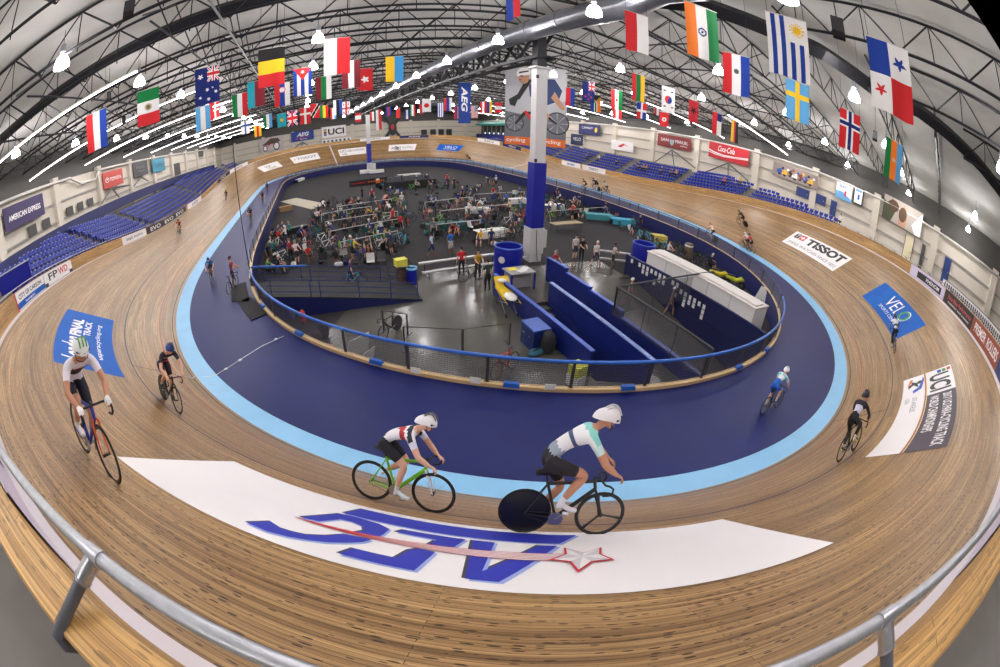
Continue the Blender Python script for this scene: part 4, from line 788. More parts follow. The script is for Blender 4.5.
mb = MB(); mb.box((0, .03, -HH / 2), (WW, .05, HH))
def P_(pts, mi, off=.01): poly_on(mb, pts, f(off), mi, 2.)
P_([(0, 0), (1, 0), (1, .1), (0, .1)], 1); P_([(0, .1), (1, .1), (1, .3), (0, .42)], 7, .008); P_([(.6, .5), (1, .6), (1, 1), (.55, 1)], 8, .008)
for cx, cy, r in ((.16, .27, .15), (.85, .3, .2)):
    P_(disc(cx, cy, r, r * WW / HH, 28), 3, .012); P_(disc(cx, cy, r * .9, r * .9 * WW / HH, 28), 7, .016)
    for q in range(8): P_([(cx, cy), (cx + r * .9 * math.cos(q * PI / 4), cy + r * .9 * WW / HH * math.sin(q * PI / 4)), (cx + r * .9 * math.cos(q * PI / 4 + .05), cy + r * .9 * WW / HH * math.sin(q * PI / 4 + .05))], 8, .018)
P_([(.16, .27), (.3, .42), (.62, .44), (.85, .3), (.83, .28), (.6, .4), (.33, .38), (.18, .25)], 3, .02); P_([(.3, .42), (.55, .18), (.62, .2), (.62, .44), (.58, .44), (.56, .24), (.34, .44)], 6, .022)
P_([(.4, .62), (.62, .5), (.86, .58), (.92, .72), (.8, .86), (.52, .86), (.38, .76)], 5, .024); P_([(.38, .76), (.24, .58), (.1, .52), (.08, .58), (.2, .64), (.33, .84), (.45, .84)], 3, .026); P_([(.08, .5), (.16, .48), (.2, .56), (.12, .6), (.06, .57)], 3, .028)
P_([(.8, .7), (.94, .54), (.98, .5), (.93, .47), (.88, .5), (.74, .62)], 4, .026); P_([(.6, .5), (.72, .4), (.66, .22), (.58, .22), (.6, .38), (.48, .5)], 4, .03)
P_(disc(.3, .86, .085, .085, 20), 4, .032); P_([(.19, .87), (.4, .9), (.42, .95), (.34, .99), (.24, .98), (.18, .93)], 2, .036); P_([(.22, .91), (.38, .94), (.37, .955), (.22, .93)], 3, .038); P_([(.24, .87), (.29, .87), (.29, .885), (.24, .885)], 3, .038); P_([(.22, .82), (.26, .825), (.26, .835), (.22, .835)], 6, .038)
put_text(mb, 'cycling', f(.02), .03, .025, .34, .085, 2, bold=.01); put_text(mb, 'cycling', f(.02), .6, .025, .92, .085, 2, bold=.01)
mb.build('print', PM, o, fix=False)
mb = MB(); mb.tube([(-WW / 2, .03, 0), (WW / 2, .03, 0)], .05, 6); mb.build('pole', PIPE, o); 
for q in (-2.9, 0, 2.9): mb = MB(); mb.tube([(q, .03, 0), (q, .03, zlow(pz[0]) - o.location.z + .1)], .012, 4); mb.build('cord', STEEL, o)
# loudspeakers hung among the trusses
for k, (px, py, D, lab) in enumerate(((129, 9, 11, 'above the dark blue starred flag'), (109, 96, 24, 'between two lamps on the purple banner side'), (838, 28, 9, 'beside the golden sun flag'), (875, 136, 22, 'above the green orange and pale blue flag'), (124, 120, 30, 'low between two lamps on the purple banner side'))):
    d = ray(px, py); P = Vector(CAM + d * D); o = empty('loudspeaker', P, math.atan2(-d[0], d[1]), 'black box loudspeaker hung in the roof ' + lab, 'loudspeaker', 'loudspeakers hung in the roof')
    mb = MB(); mb.box((0, 0, 0), (.27, .26, .46), tilt=('X', -.45)); mb.build('cabinet', M('speaker black', (26, 26, 28), .6), o)
    mb = MB(); mb.box((0, -.07, -.0), (.24, .17, .42), tilt=('X', -.45)); mb.build('grille', M('speaker grille', (52, 52, 56), .7), o); o.children[-1].location = (0, -.03, -.02)
    mb = MB(); mb.tube([(0, 0, .2), (0, 0, max(.4, zlow(P.x) - P.z + .05))], .014, 5); mb.build('bracket', STEEL, o)
# ================================================================== PEOPLE AND BICYCLES
SKIN = {k: M('skin ' + k, c, .55) for k, c in (('fair', (222, 172, 146)), ('tan', (196, 140, 110)), ('brown', (130, 88, 66)))}
def cl(c, rough=.8): return M('cloth %02x%02x%02x' % tuple(c), c, rough)
class Body:                                             # one continuous skin grown over a posed skeleton
    def __init__(s): s.p = []; s.r = []; s.e = []; s.z = []; s.i = {}
    def add(s, nm, p, r, par=None, zone='skin'):
        s.i[nm] = len(s.p); s.p.append(Vector(p)); s.r.append(r if isinstance(r, tuple) else (r, r))
        if par: s.e.append((s.i[par], s.i[nm])); s.z.append(zone)
        return s
    def mesh(s, root, sub=1):
        bm = bmesh.new(); lay = bm.verts.layers.skin.verify(); vs = [bm.verts.new(p) for p in s.p]
        for v, r in zip(vs, s.r): v[lay].radius = r; v[lay].use_root = False
        vs[s.i[root]][lay].use_root = True
        for a, b in s.e: bm.edges.new((vs[a], vs[b]))
        me = bpy.data.meshes.new('b'); bm.to_mesh(me); bm.free(); o = bpy.data.objects.new('b', me); COL.objects.link(o)
        md = o.modifiers.new('s', 'SKIN'); md.use_smooth_shade = True; md.branch_smoothing = .6
        if sub: sd = o.modifiers.new('d', 'SUBSURF'); sd.levels = sub; sd.render_levels = sub
        bpy.context.view_layer.update(); dg = bpy.context.evaluated_depsgraph_get(); m2 = bpy.data.meshes.new_from_object(o.evaluated_get(dg)); bpy.data.objects.remove(o); bpy.data.meshes.remove(me)
        return m2
    def build(s, name, root, zones, parent=None, sub=1, extra=None):
        me = s.mesh(root, sub); names = list(zones); me.materials.clear()
        for z in names: me.materials.append(zones[z])
        A = np.array([s.p[a] for a, b in s.e]); B = np.array([s.p[b] for a, b in s.e]); AB = B - A; L2 = (AB ** 2).sum(1) + 1e-9; rad = np.array([(s.r[a][0] + s.r[b][0]) / 2 for a, b in s.e])
        for f in me.polygons:
            c = np.array(f.center); t = np.clip(((c - A) * AB).sum(1) / L2, 0, 1); d = np.linalg.norm(A + AB * t[:, None] - c, axis=1) - rad
            k = int(np.argmin(d)); z = s.z[k]
            if '|' in z:
                z1, z2, cutv = z.split('|'); z = z1 if t[k] < float(cutv) else z2
            f.material_index = names.index(z) if z in names else 0
        if extra: extra(me, names)
        me.polygons.foreach_set('use_smooth', [True] * len(me.polygons)); me.update()
        o = bpy.data.objects.new(name, me); COL.objects.link(o)
        if parent: o.parent = parent
        return o
def fingers(b, hand, d, side, par, curl=.6, sc=1.):     # four unequal fingers that curl, and a thumb from the side of the palm
    d = d.normalized(); side = side.normalized(); dn = d.cross(side).normalized()
    if dn.z > 0: dn = -dn
    for k, L in enumerate((.066, .076, .072, .056)):
        q = hand + side * (.026 - .0175 * k) * sc + d * .05 * sc; m = q + (d * (1 - curl * .4) + dn * curl * .5).normalized() * L * .55 * sc; e = m + (d * (1 - curl) + dn * curl * 1.3).normalized() * L * .55 * sc
        b.add('%sf%d' % (par, k), q, .0095 * sc, par, b.hz); b.add('%sg%d' % (par, k), m, .0088 * sc, '%sf%d' % (par, k), b.hz); b.add('%sh%d' % (par, k), e, .0075 * sc, '%sg%d' % (par, k), 'skin')
    q = hand + side * .036 * sc + d * .012 * sc; m = q + (d + dn * .5 + side * .35).normalized() * .035 * sc
    b.add(par + 't', q, .0115 * sc, par, b.hz); b.add(par + 'u', m, .0095 * sc, par + 't', b.hz)
def headgear(par, c, fw, up, kind, m1, m2=None, sc=1.):
    # c: head centre; fw: where the face points; built as children of the figure
    fw = fw.normalized(); lt = up.cross(fw).normalized(); up = fw.cross(lt).normalized(); X = Matrix((fw, lt, up)).transposed().to_4x4(); X.translation = c
    if kind == 'helmet':
        mb = MB(); n, m = 16, 7
        def g(i, j):
            a = 2 * PI * i / n; e = j / m * PI / 2; x = math.cos(a); tail = 1.32 if x < 0 else 1.06; drop = -.012 - .03 * (x < 0) * (-x)
            return X @ (Vector((x * .118 * tail * math.cos(e), math.sin(a) * .094 * math.cos(e), drop + .128 * math.sin(e))) * sc)
        mb.grid(g, n, m, close=True); hm = mb.build('helmet', m1, par, smooth=True)
        mb = MB()
        for q in (-1, 0, 1): mb.tube([X @ (Vector((.1 - .022 * k, q * .04, .135 * math.cos((k - 3.5) * .27) - .002 - .01 * abs(q))) * sc) for k in range(9)], .0085 * sc, 5)
        mb.build('vent', m2 or INK, hm)
        mb = MB(); [mb.tube([X @ (Vector((.02, q * .088, -.01)) * sc), X @ (Vector((.045, q * .07, -.09)) * sc), X @ (Vector((.06, 0, -.118)) * sc)], .005 * sc, 4) for q in (-1, 1)]; mb.build('strap', INK, hm)
        mb = MB(); mb.tube([X @ (Vector((.112 - .05 * abs(q) ** 1.5, q * .08, .012)) * sc) for q in (-1, -.5, 0, .5, 1)], .013 * sc, 6, flat=.8); mb.build('glasses', M('dark lens', (22, 20, 24), .15), par, smooth=True)
    else:
        mb = MB(); n, m = 14, 6
        lowb = {'short': -.035, 'cap': .0, 'long': -.11}[kind]
        def g(i, j):
            a = 2 * PI * i / n; e = j / m * PI / 2; x = math.cos(a); lo = (lowb if x < .25 else .035) * math.cos(e)
            return X @ (Vector((x * .108 * math.cos(e) - .008, math.sin(a) * .084 * math.cos(e), lo + .128 * math.sin(e))) * sc)
        mb.grid(g, n, m, close=True)
        if kind == 'cap': mb.box(Vector((.135, 0, .03)) * sc, (.1 * sc, .13 * sc, .012 * sc), M4=X)
        mb.build('cap' if kind == 'cap' else 'hair', m1, par, smooth=True)
def head_on(b, c, fw, up, par, sc=1.):                  # skull, jaw, nose and ears as part of the continuous body
    fw = fw.normalized(); lt = up.cross(fw).normalized(); up = fw.cross(lt).normalized()
    b.add('skull', c + (up * .03 - fw * .006) * sc, (.088 * sc, .097 * sc), par, 'skin'); b.add('crown', c + up * .085 * sc, .06 * sc, 'skull', 'skin')
    b.add('jaw', c - up * .05 * sc + fw * .035 * sc, .056 * sc, 'skull', 'skin'); b.add('chin', c - up * .095 * sc + fw * .06 * sc, .03 * sc, 'jaw', 'skin'); b.add('nose', c - up * .012 * sc + fw * .118 * sc, .0125 * sc, 'skull', 'skin')
    for q in (-1, 1): b.add('ear%d' % q, c + lt * q * .098 * sc - up * .012 * sc - fw * .012 * sc, .014 * sc, 'skull', 'skin')
def face(par, c, fw, up, sc=1.):
    fw = fw.normalized(); lt = up.cross(fw).normalized(); up = fw.cross(lt).normalized()
    for q in (-1, 1): mb = MB(); mb.ball(c + (up * .012 + fw * .088 + lt * q * .034) * sc, .012 * sc, 8, 5); mb.build('eye', M('eye dark', (40, 30, 28), .3), par, smooth=True)
    mb = MB(); mb.tube([c + (-up * .052 + fw * .089 + lt * q * .024) * sc for q in (-1, 0, 1)], .0062 * sc, 5, flat=.7); mb.build('mouth', M('lips', (150, 76, 72), .5), par, smooth=True)
# ---- the bicycle: x forward, z up, wheels touching z = 0
RUB = M('tyre rubber', (22, 22, 24), .6); CARB = M('carbon black', (24, 24, 28), .35); SPOKE = M('spoke steel', (150, 150, 156), .35, .7); CHR = M('crank alloy', (170, 170, 176), .3, .8); BARM = M('bar tape', (28, 28, 32), .7)
def wheel(par, x, kind, rim, n=32, spin=.3):
    w = empty('wheel', (x, 0, .336)); w.parent = par; R = Matrix.Rotation(PI / 2, 4, 'X')
    def ring(r, rr, k=6, nn=n): return [Vector((r * math.cos(2 * PI * q / nn), 0, r * math.sin(2 * PI * q / nn))) for q in range(nn)]
    mb = MB(); mb.tube(ring(.325, 0), .0125, 6, close=True); mb.build('tyre', RUB, w, smooth=True)
    if kind == 'disc':
        mb = MB(); mb.lathe([(.001, -.022), (.05, -.02), (.31, -.008), (.316, 0), (.31, .008), (.05, .02), (.001, .022)], n=n, M4=R, cap=False); mb.build('disc', rim, w, smooth=40)
    else:
        mb = MB(); d = .06 if kind == 'deep' else .03
        mb.lathe([(.316, -.011), (.316 - d, -.004), (.316 - d, .004), (.316, .011)], n=n, M4=R, cap=False); mb.build('rim', rim, w, smooth=40)
        mb = MB()
        if kind == 'tri':
            for q in range(3):
                a = spin + q * 2 * PI / 3; mb.tube([Vector((math.cos(a), 0, math.sin(a))) * r for r in (.0, .1, .2, .3)], [.03, .024, .026, .04], 8, flat=.35)
        else:
            for q in range(18):
                a = spin + q * PI / 9; mb.tube([Vector((.02 * math.cos(a + .5), (.02 if q % 2 else -.02), .02 * math.sin(a + .5))), Vector((.305 * math.cos(a), 0, .305 * math.sin(a)))], .0016, 3, caps=False)
        mb.build('spokes', SPOKE if kind != 'tri' else rim, w, smooth=True)
        mb = MB(); mb.tube([(0, -.05, 0), (0, .05, 0)], .02, 8); mb.build('hub', CARB, w, smooth=50)
    return w
def bike(par, frame, rear='disc', front='spoke', rim=None, bars='drop', crank=.4, fork=None, sub2=None):
    rim = rim or CARB; fork = fork or frame
    ra, fa, bb = Vector((-.4, 0, .336)), Vector((.585, 0, .336)), Vector((0, 0, .275)); st_ = Vector((-.17, 0, .79)); hd, hb = Vector((.42, 0, .84)), Vector((.45, 0, .71))
    wheel(par, -.4, rear, rim, spin=.2); wheel(par, .585, front, CARB if front == 'tri' else rim, spin=1.9)
    mb = MB(); mb.tube([hb, bb], .021, 8, flat=1.5); mb.tube([st_ - Vector((0, 0, .03)), hd - Vector((.005, 0, .02))], .017, 8, flat=1.4); mb.tube([bb, st_], .019, 8); mb.tube([hd, hb], .022, 8)
    for q in (-1, 1): mb.tube([bb + Vector((0, q * .03, 0)), ra + Vector((0, q * .055, 0))], .011, 6); mb.tube([st_ + Vector((0, q * .015, -.05)), ra + Vector((0, q * .055, 0))], .008, 6)
    mb.build('frame', frame, par, smooth=60)
    mb = MB()
    for q in (-1, 1): mb.tube([hb + Vector((.0, q * .02, .0)), hb + Vector((.02, q * .045, -.04)), fa + Vector((0, q * .05, 0))], [.016, .016, .009], 6)
    mb.build('fork', fork, par, smooth=60)
    mb = MB(); mb.tube([st_ - Vector((0, 0, .02)), Vector((-.2, 0, .93))], .014, 8); mb.build('seat_post', CARB, par, smooth=60)
    mb = MB(); n = 8; mb.grid(lambda i, j: Vector((-.33 + .27 * i / n, (j - 3) / 3 * (.065 * (1 - i / n) ** 1.2 + .018), .945 - .02 * abs((j - 3) / 3) ** 2 * 1.5 + .012 * (1 - i / n))), n, 6); mb.grid(lambda i, j: Vector((-.33 + .27 * i / n, (j - 3) / 3 * (.06 * (1 - i / n) ** 1.2 + .016), .93 - .03 * abs((j - 3) / 3))), n, 6); mb.build('saddle', INK, par, smooth=True)
    mb = MB(); mb.tube([hd, hd + Vector((-.01, 0, .04)), Vector((.5, 0, .87))], .015, 8)
    if bars == 'flat':
        mb.tube([(.46, -.3, .9), (.5, -.1, .88), (.5, .1, .88), (.46, .3, .9)], .014, 8)
    else:
        pts = [(.5, 0, .87), (.5, .13, .87), (.52, .19, .865), (.58, .2, .855), (.625, .2, .82), (.625, .2, .77), (.58, .2, .73), (.5, .2, .725)]
        for q in (-1, 1): mb.tube([(a, b * q, c) for a, b, c in pts], .014, 8)
    mb.build('handlebar', BARM, par, smooth=60)
    mb = MB(); mb.lathe([(.095, -.004), (.095, .004)], n=20, M4=Matrix.Translation((0, -.045, .275)) @ Matrix.Rotation(PI / 2, 4, 'X')); mb.tube([(0, -.07, .275), (0, .07, .275)], .018, 8)
    for q, sg in ((-1, 1), (1, -1)):
        e = bb + Vector((.165 * math.cos(crank), 0, .165 * math.sin(crank))) * sg; mb.tube([bb + Vector((0, q * .065, 0)), e + Vector((0, q * .075, 0))], .011, 6); mb.box(e + Vector((0, q * .115, 0)), (.075, .07, .016))
    mb.build('crankset', CHR, par, smooth=50)
    mb = MB(); mb.tube([(-.4, -.045, .366), (0, -.045, .37), (.085, -.045, .3), (.06, -.045, .21), (0, -.045, .18), (-.4, -.045, .306)], .004, 4, close=True); mb.build('chain', INK, par)
    return par
def rider(par, jersey, shorts, sleeve=None, skin='fair', glove=None, shoe=None, helmet=None, helm2=None, crank=.4, reach='drop', look=.0, turn=0., panel=None, legs='skin', arm='skin', socks=None, low=.0, near=False):
    fy = 1.
    b = Body(); b.hz = 'glove' if glove else 'skin'
    z = lambda k: k
    P0 = Vector((-.2, 0, 1.02)); hand = Vector((.57, .2, .79)) if reach == 'drop' else Vector((.575, .2, .9)) if reach == 'hood' else Vector((.47, .15, .9))
    chest = Vector((.17, 0, 1.3 - low)); nk = Vector((.29, 0, 1.38 - low)); c = Vector((.4, turn * .03, 1.475 - low))
    b.add('pelvis', P0, (.125, .115)); b.add('waist', (-.06, 0, 1.17 - low * .4), (.118, .1), 'pelvis', 'shorts|jersey|.45'); b.add('ribs', (.06, 0, 1.255 - low * .8), (.14, .112), 'waist', 'jersey'); b.add('chest', chest, (.145, .115), 'ribs', 'jersey'); b.add('neck', nk, .056, 'chest', 'jersey|skin|.75')
    fw = Vector((math.cos(turn), math.sin(turn), -.12 - look)); up = Vector((-.1, 0, 1)); b.add('nape', c - Vector((.045, 0, .055)), .055, 'neck', 'skin'); head_on(b, c, fw, up, 'nape')
    for q, s_ in (('L', 1), ('R', -1)):
        b.add('sh' + q, chest + Vector((.055, s_ * .175, .02)), .07, 'chest', 'jersey'); el = Vector(((.24 + hand.x) / 2 - .02, s_ * (hand.y + .07), (chest.z + hand.z) / 2 - .03))
        b.add('ua' + q, (chest + Vector((.055, s_ * .18, .02))).lerp(el, .45), .05, 'sh' + q, 'sleeve'); b.add('el' + q, el, .043, 'ua' + q, 'sleeve|arm|.25'); wr = Vector((hand.x - .03, s_ * hand.y, hand.z + .03))
        b.add('fa' + q, el.lerp(wr, .4), .042, 'el' + q, 'arm'); b.add('wr' + q, wr.lerp(el, .08), .028, 'fa' + q, 'arm'); h = Vector((hand.x + .012, s_ * hand.y, hand.z + .026)); b.add('ha' + q, h, (.034, .026), 'wr' + q, b.hz)
        fingers(b, h - Vector((.03, 0, 0)), Vector((.8, 0, -.35)), Vector((0, -s_, 0)), 'ha' + q, .9)
        sg = 1 if s_ < 0 else -1                        # right foot follows the crank angle
        pd = Vector((.165 * math.cos(crank) * sg, s_ * .115, .275 + .165 * math.sin(crank) * sg)); an = pd + Vector((-.1, -.0, .115)); hp = P0 + Vector((0.01, s_ * .1, -.02))
        D = an - hp; L1, L2 = .445, .43; d = min(D.length, L1 + L2 - .005); a = math.acos((L1 * L1 + d * d - L2 * L2) / (2 * L1 * d)); dn = D.normalized(); f = Vector((1, 0, 0)) - dn * dn.x; f.normalize(); kn = hp + (dn * math.cos(a) + f * math.sin(a)) * L1 + Vector((0, s_ * .01, 0))
        b.add('hip' + q, hp, .1, 'pelvis', 'shorts'); b.add('th' + q, hp.lerp(kn, .42), .085, 'hip' + q, 'shorts'); b.add('kn' + q, kn, .056, 'th' + q, 'shorts|legs|.55'); b.add('ca' + q, kn.lerp(an, .35) + Vector((-.015, 0, 0)), .055, 'kn' + q, 'legs'); b.add('an' + q, an, .033, 'ca' + q, 'legs|socks|.62')
        b.add('he' + q, an + Vector((-.02, 0, -.065)), .032, 'an' + q, 'shoe'); b.add('bl' + q, pd + Vector((.03, 0, .045)), (.04, .03), 'an' + q, 'shoe'); b.add('to' + q, pd + Vector((.105, 0, .038)), .026, 'bl' + q, 'shoe')
    zones = {'skin': SKIN[skin], 'jersey': cl(jersey), 'shorts': cl(shorts), 'sleeve': cl(sleeve or jersey), 'arm': SKIN[skin] if arm == 'skin' else cl(arm), 'legs': SKIN[skin] if legs == 'skin' else cl(legs), 'socks': cl(socks or (226, 224, 224)), 'shoe': cl(shoe or (228, 226, 228), .4), 'glove': cl(glove or (40, 40, 44))}
    for k, q in enumerate(panel or ()): zones['band%d' % k] = cl(q[0])
    ax0 = np.array(P0); ax = np.array(nk) - ax0; ax /= ax @ ax
    def bands(me, names):                               # printed bands across the jersey
        for f in me.polygons:
            if names[f.material_index] == 'jersey':
                t = float((np.array(f.center) - ax0) @ ax)
                for k, q in enumerate(panel): f.material_index = names.index('band%d' % k) if q[1] < t < q[2] else f.material_index
    o = b.build('body', 'pelvis', zones, par, 2 if near else 1, bands if panel else None)
    headgear(o, c + Vector((0, 0, .015)), fw, up, 'helmet', M('helmet %02x%02x%02x' % tuple(helmet or (232, 230, 232)), helmet or (232, 230, 232), .3), M('helmet vent %02x%02x%02x' % tuple(helm2 or (40, 40, 44)), helm2 or (40, 40, 44), .5), sc=1.1)
    if near: face(o, c, fw, up)
    return o
    return o
def place_rider(s, d, lean, label, bk, rd, cat='cyclist', name='track_cyclist', flat=None, dirn=1, size=1.):
    # the figure and the machine stay two things: bicycle and person
    x, y, t, bb = _at(s); pos = T(s, d) if flat is None else H(s, d, flat)
    fwv = Vector((math.cos(t), math.sin(t), 0)) * dirn; inn = Vector((-math.sin(t), math.cos(t), 0)); up = (Vector((0, 0, 1)) * math.cos(lean) + inn * math.sin(lean)); X = Matrix((fwv, up.cross(fwv), up)).transposed().to_4x4(); X.translation = pos
    out = []
    for nm, lb, ct in (('track_bicycle', label[0], 'bicycle'), ('person', label[1], 'person')):
        o = empty(nm, pos, 0, lb, ct, 'bicycles on the track' if ct == 'bicycle' else 'cyclists on the track'); o.rotation_mode = 'QUATERNION'; o.matrix_world = X; out.append(o)
    bike(out[0], **bk); rider(out[1], **rd)
    if size != 1: out[1].matrix_world = X @ Matrix.Translation((0, 0, .275 * (1 - size))) @ Matrix.Scale(size, 4)
    return out
ORB = M('frame orange', (214, 92, 40), .35); CBL = M('frame cobalt', (40, 60, 170), .35); LIME = M('frame lime', (120, 200, 50), .35); WFR = M('frame white', (226, 226, 230), .35); YFR = M('frame yellow', (210, 206, 40), .4); TFR = M('frame aqua', (60, 170, 200), .35); RFR = M('frame red', (180, 36, 40), .35); BFR = M('frame black', (30, 30, 34), .35)
# ---- the riders on the boards
place_rider(239.44, 3.3, .36, ('black track bicycle with a solid rear disc and a three spoke front wheel', 'person in white jersey, black shorts and white helmet riding the black disc wheel bicycle'), dict(frame=BFR, rear='disc', front='tri', crank=.9), dict(jersey=(232, 232, 236), shorts=(36, 30, 38), sleeve=(206, 232, 232), skin='tan', shoe=(226, 222, 226), socks=(230, 228, 230), helmet=(236, 234, 238), helm2=(196, 192, 198), crank=.9, near=True, reach='hood', look=.15, panel=[((150, 160, 176), .1, .3, 1.6), ((70, 80, 120), .5, .6, 2.), ((140, 214, 206), .84, .96, 2.2)]), size=1.14)
place_rider(237.34, 2.56, .4, ('lime green and white track bicycle ahead of the black disc wheel one', 'person in white jersey and black shorts leaning low over the lime green bicycle'), dict(frame=LIME, fork=WFR, rear='spoke', front='spoke', crank=-.5), dict(jersey=(234, 232, 236), shorts=(26, 26, 36), sleeve=(226, 226, 240), skin='fair', shoe=(214, 226, 236), helmet=(238, 236, 238), helm2=(90, 90, 96), crank=-.5, near=True, reach='drop', low=.13, look=.1, panel=[((180, 50, 60), .55, .72, 2.), ((40, 40, 60), .8, .92, 2.)]), size=1.06)
place_rider(235.08, 6.12, .3, ('orange and blue framed track bicycle high on the banking', 'person with a white helmet and dark striped white jersey riding high on the banking'), dict(frame=CBL, fork=ORB, rear='spoke', front='spoke', crank=1.1), dict(jersey=(226, 220, 228), shorts=(30, 26, 44), sleeve=(234, 228, 238), skin='tan', glove=(234, 232, 236), shoe=(236, 234, 238), helmet=(238, 240, 236), helm2=(70, 150, 70), crank=1.1, near=True, reach='hood', look=.3, panel=[((46, 26, 40), .4, .74, 2.6), ((150, 40, 52), .74, .8, 2.4)]), size=.96)
place_rider(231.22, 2.38, .3, ('dark track bicycle with a solid rear disc following the blue line', 'person with a blue helmet and dark red trimmed kit on the blue line'), dict(frame=BFR, rear='disc', front='spoke', crank=1.6), dict(jersey=(40, 34, 52), shorts=(44, 30, 44), sleeve=(60, 50, 70), skin='fair', shoe=(30, 30, 34), helmet=(24, 66, 140), crank=1.6, near=True, reach='hood', look=.2, panel=[((190, 60, 70), .1, .25, 2.2), ((220, 214, 222), .6, .7, 2.)]), size=1.07)
_E = fl(768, 412, -.22); _s0 = s_of(_E)
place_rider(_s0, (_E.x - _at(_s0)[0]) * math.sin(_at(_s0)[2]) - (_E.y - _at(_s0)[1]) * math.cos(_at(_s0)[2]), .1, ('black road bicycle being ridden along the navy apron', 'person in blue and white kit with a white helmet riding on the navy apron'), dict(frame=BFR, rear='spoke', front='spoke', crank=.6), dict(jersey=(226, 232, 240), shorts=(24, 92, 196), sleeve=(228, 232, 238), skin='fair', shoe=(30, 30, 34), helmet=(238, 238, 240), crank=.6, reach='hood', panel=[((30, 110, 206), .05, .4, 2.6), ((90, 190, 190), .7, .85, 2.)]), flat=-.215)
place_rider(246.7, 2.45, .3, ('black track bicycle with yellow trim beside the white and charcoal advert', 'person in black kit with yellow shoes and a black helmet looking away up the track'), dict(frame=BFR, fork=YFR, rear='spoke', front='deep', crank=1.2), dict(jersey=(30, 28, 40), shorts=(24, 24, 28), sleeve=(40, 36, 52), skin='tan', legs=(40, 36, 40), arm=(40, 36, 52), shoe=(214, 212, 30), helmet=(36, 36, 44), crank=1.2, near=True, reach='hood', turn=-.3, panel=[((200, 196, 220), .3, .6, 1.3)]))
place_rider(7.2, 2.9, .3, ('dark track bicycle climbing across the blue VELO advert', 'person in white and dark kit crossing the blue VELO advert'), dict(frame=BFR, rear='spoke', front='spoke', crank=1.4), dict(jersey=(226, 230, 240), shorts=(28, 28, 36), sleeve=(60, 90, 150), skin='tan', legs=(40, 36, 40), shoe=(30, 30, 30), helmet=(36, 40, 56), crank=1.4, reach='hood', panel=[((50, 60, 90), .3, .5, 2.)]))
FARR = [((179, 236), 't', 'red and black kit on the banking beside the blue seats', (150, 40, 44), (30, 28, 32), (60, 80, 50), BFR), ((226, 201), 't', 'dark green kit far up the banking by the seats', (50, 60, 50), (30, 30, 30), (60, 60, 60), BFR), ((212.5, 281), 'a', 'sky blue jersey rolling down the pale band by the gate', (30, 120, 190), (60, 40, 46), (40, 80, 120), BFR),
 ((743, 226), 't', 'black kit with a pale patch alone on the far straight', (36, 36, 38), (26, 26, 30), (90, 120, 60), BFR), ((745, 251), 'a', 'white and red jersey beside the fence, outer of the pair', (226, 220, 224), (40, 34, 44), (232, 230, 232), BFR), ((754, 254), 'a', 'red and white jersey beside the fence, inner of the pair', (196, 60, 70), (60, 30, 36), (40, 34, 36), BFR), ((711, 241), 'a', 'orange and white jersey riding along the fence', (226, 200, 190), (60, 50, 60), (200, 90, 50), WFR),
 ((585, 191), 'a', 'dark kit at the tail of the string of four', (44, 40, 46), (28, 28, 30), (40, 36, 36), BFR), ((595, 191), 'b', 'black kit second from the tail of the string of four', (30, 28, 32), (28, 28, 30), (34, 34, 36), BFR), ((606, 192), 'b', 'white helmet and dark kit second in the string of four', (50, 50, 56), (28, 28, 30), (226, 224, 224), WFR), ((617, 195), 'b', 'grey and white kit leading the string of four', (176, 176, 182), (30, 30, 34), (60, 60, 64), BFR),
 ((398, 151), 't', 'dark blue kit on the far bend over grey lettered advert', (40, 60, 96), (28, 28, 30), (80, 60, 60), BFR), ((469, 159), 't', 'tan kit on the far bend past the blue advert', (150, 130, 110), (40, 40, 40), (220, 216, 210), BFR), ((251, 222), 'a', 'dark kit on the apron, first of three', (50, 34, 40), (30, 26, 30), (40, 36, 40), BFR), ((263, 203), 'a', 'dark kit on the apron, second of three', (48, 30, 40), (30, 26, 30), (40, 36, 40), BFR), ((267.5, 192), 'a', 'dark kit on the apron, last of three', (44, 40, 48), (30, 26, 30), (36, 36, 40), BFR)]
def hit(px, py):                                        # where a line of sight meets the boards
    D = ray(px, py)
    for k in range(60, 2600):
        q = CAM + D * (k * .05); i = int(np.argmin((_x - q[0]) ** 2 + (_y - q[1]) ** 2)); h = (q[0] - _x[i]) * math.sin(_th[i]) - (q[1] - _y[i]) * math.cos(_th[i])
        if h > 0 and q[2] < h * math.tan(_b[i]): return i * .1, h / math.cos(_b[i])
    return 100., 3.
for q, (pp, kind, lab, je, sh, he, fr) in enumerate(FARR):
    lab = lab.replace(' left', ' infield')
    if kind == 't': s, d = hit(*pp); flat = None; lean = .8 * bank(s)
    else:
        P = fl(*pp, -.2); s = s_of(P); x, y, t, b = _at(s); d = (P.x - x) * math.sin(t) - (P.y - y) * math.cos(t); flat = -.22 if d < -.75 else -.09; lean = .05; d = min(d, -.1)
    place_rider(s, d, lean, ('bicycle of the rider in ' + lab, 'person in ' + lab), dict(frame=fr, rear='spoke' if q % 3 else 'disc', front='spoke', crank=.5 + q), dict(jersey=je, shorts=sh, skin=('fair', 'tan')[q % 2], helmet=he, crank=.5 + q, reach='hood', shoe=(60, 60, 64), socks=(200, 200, 200)), flat=flat)
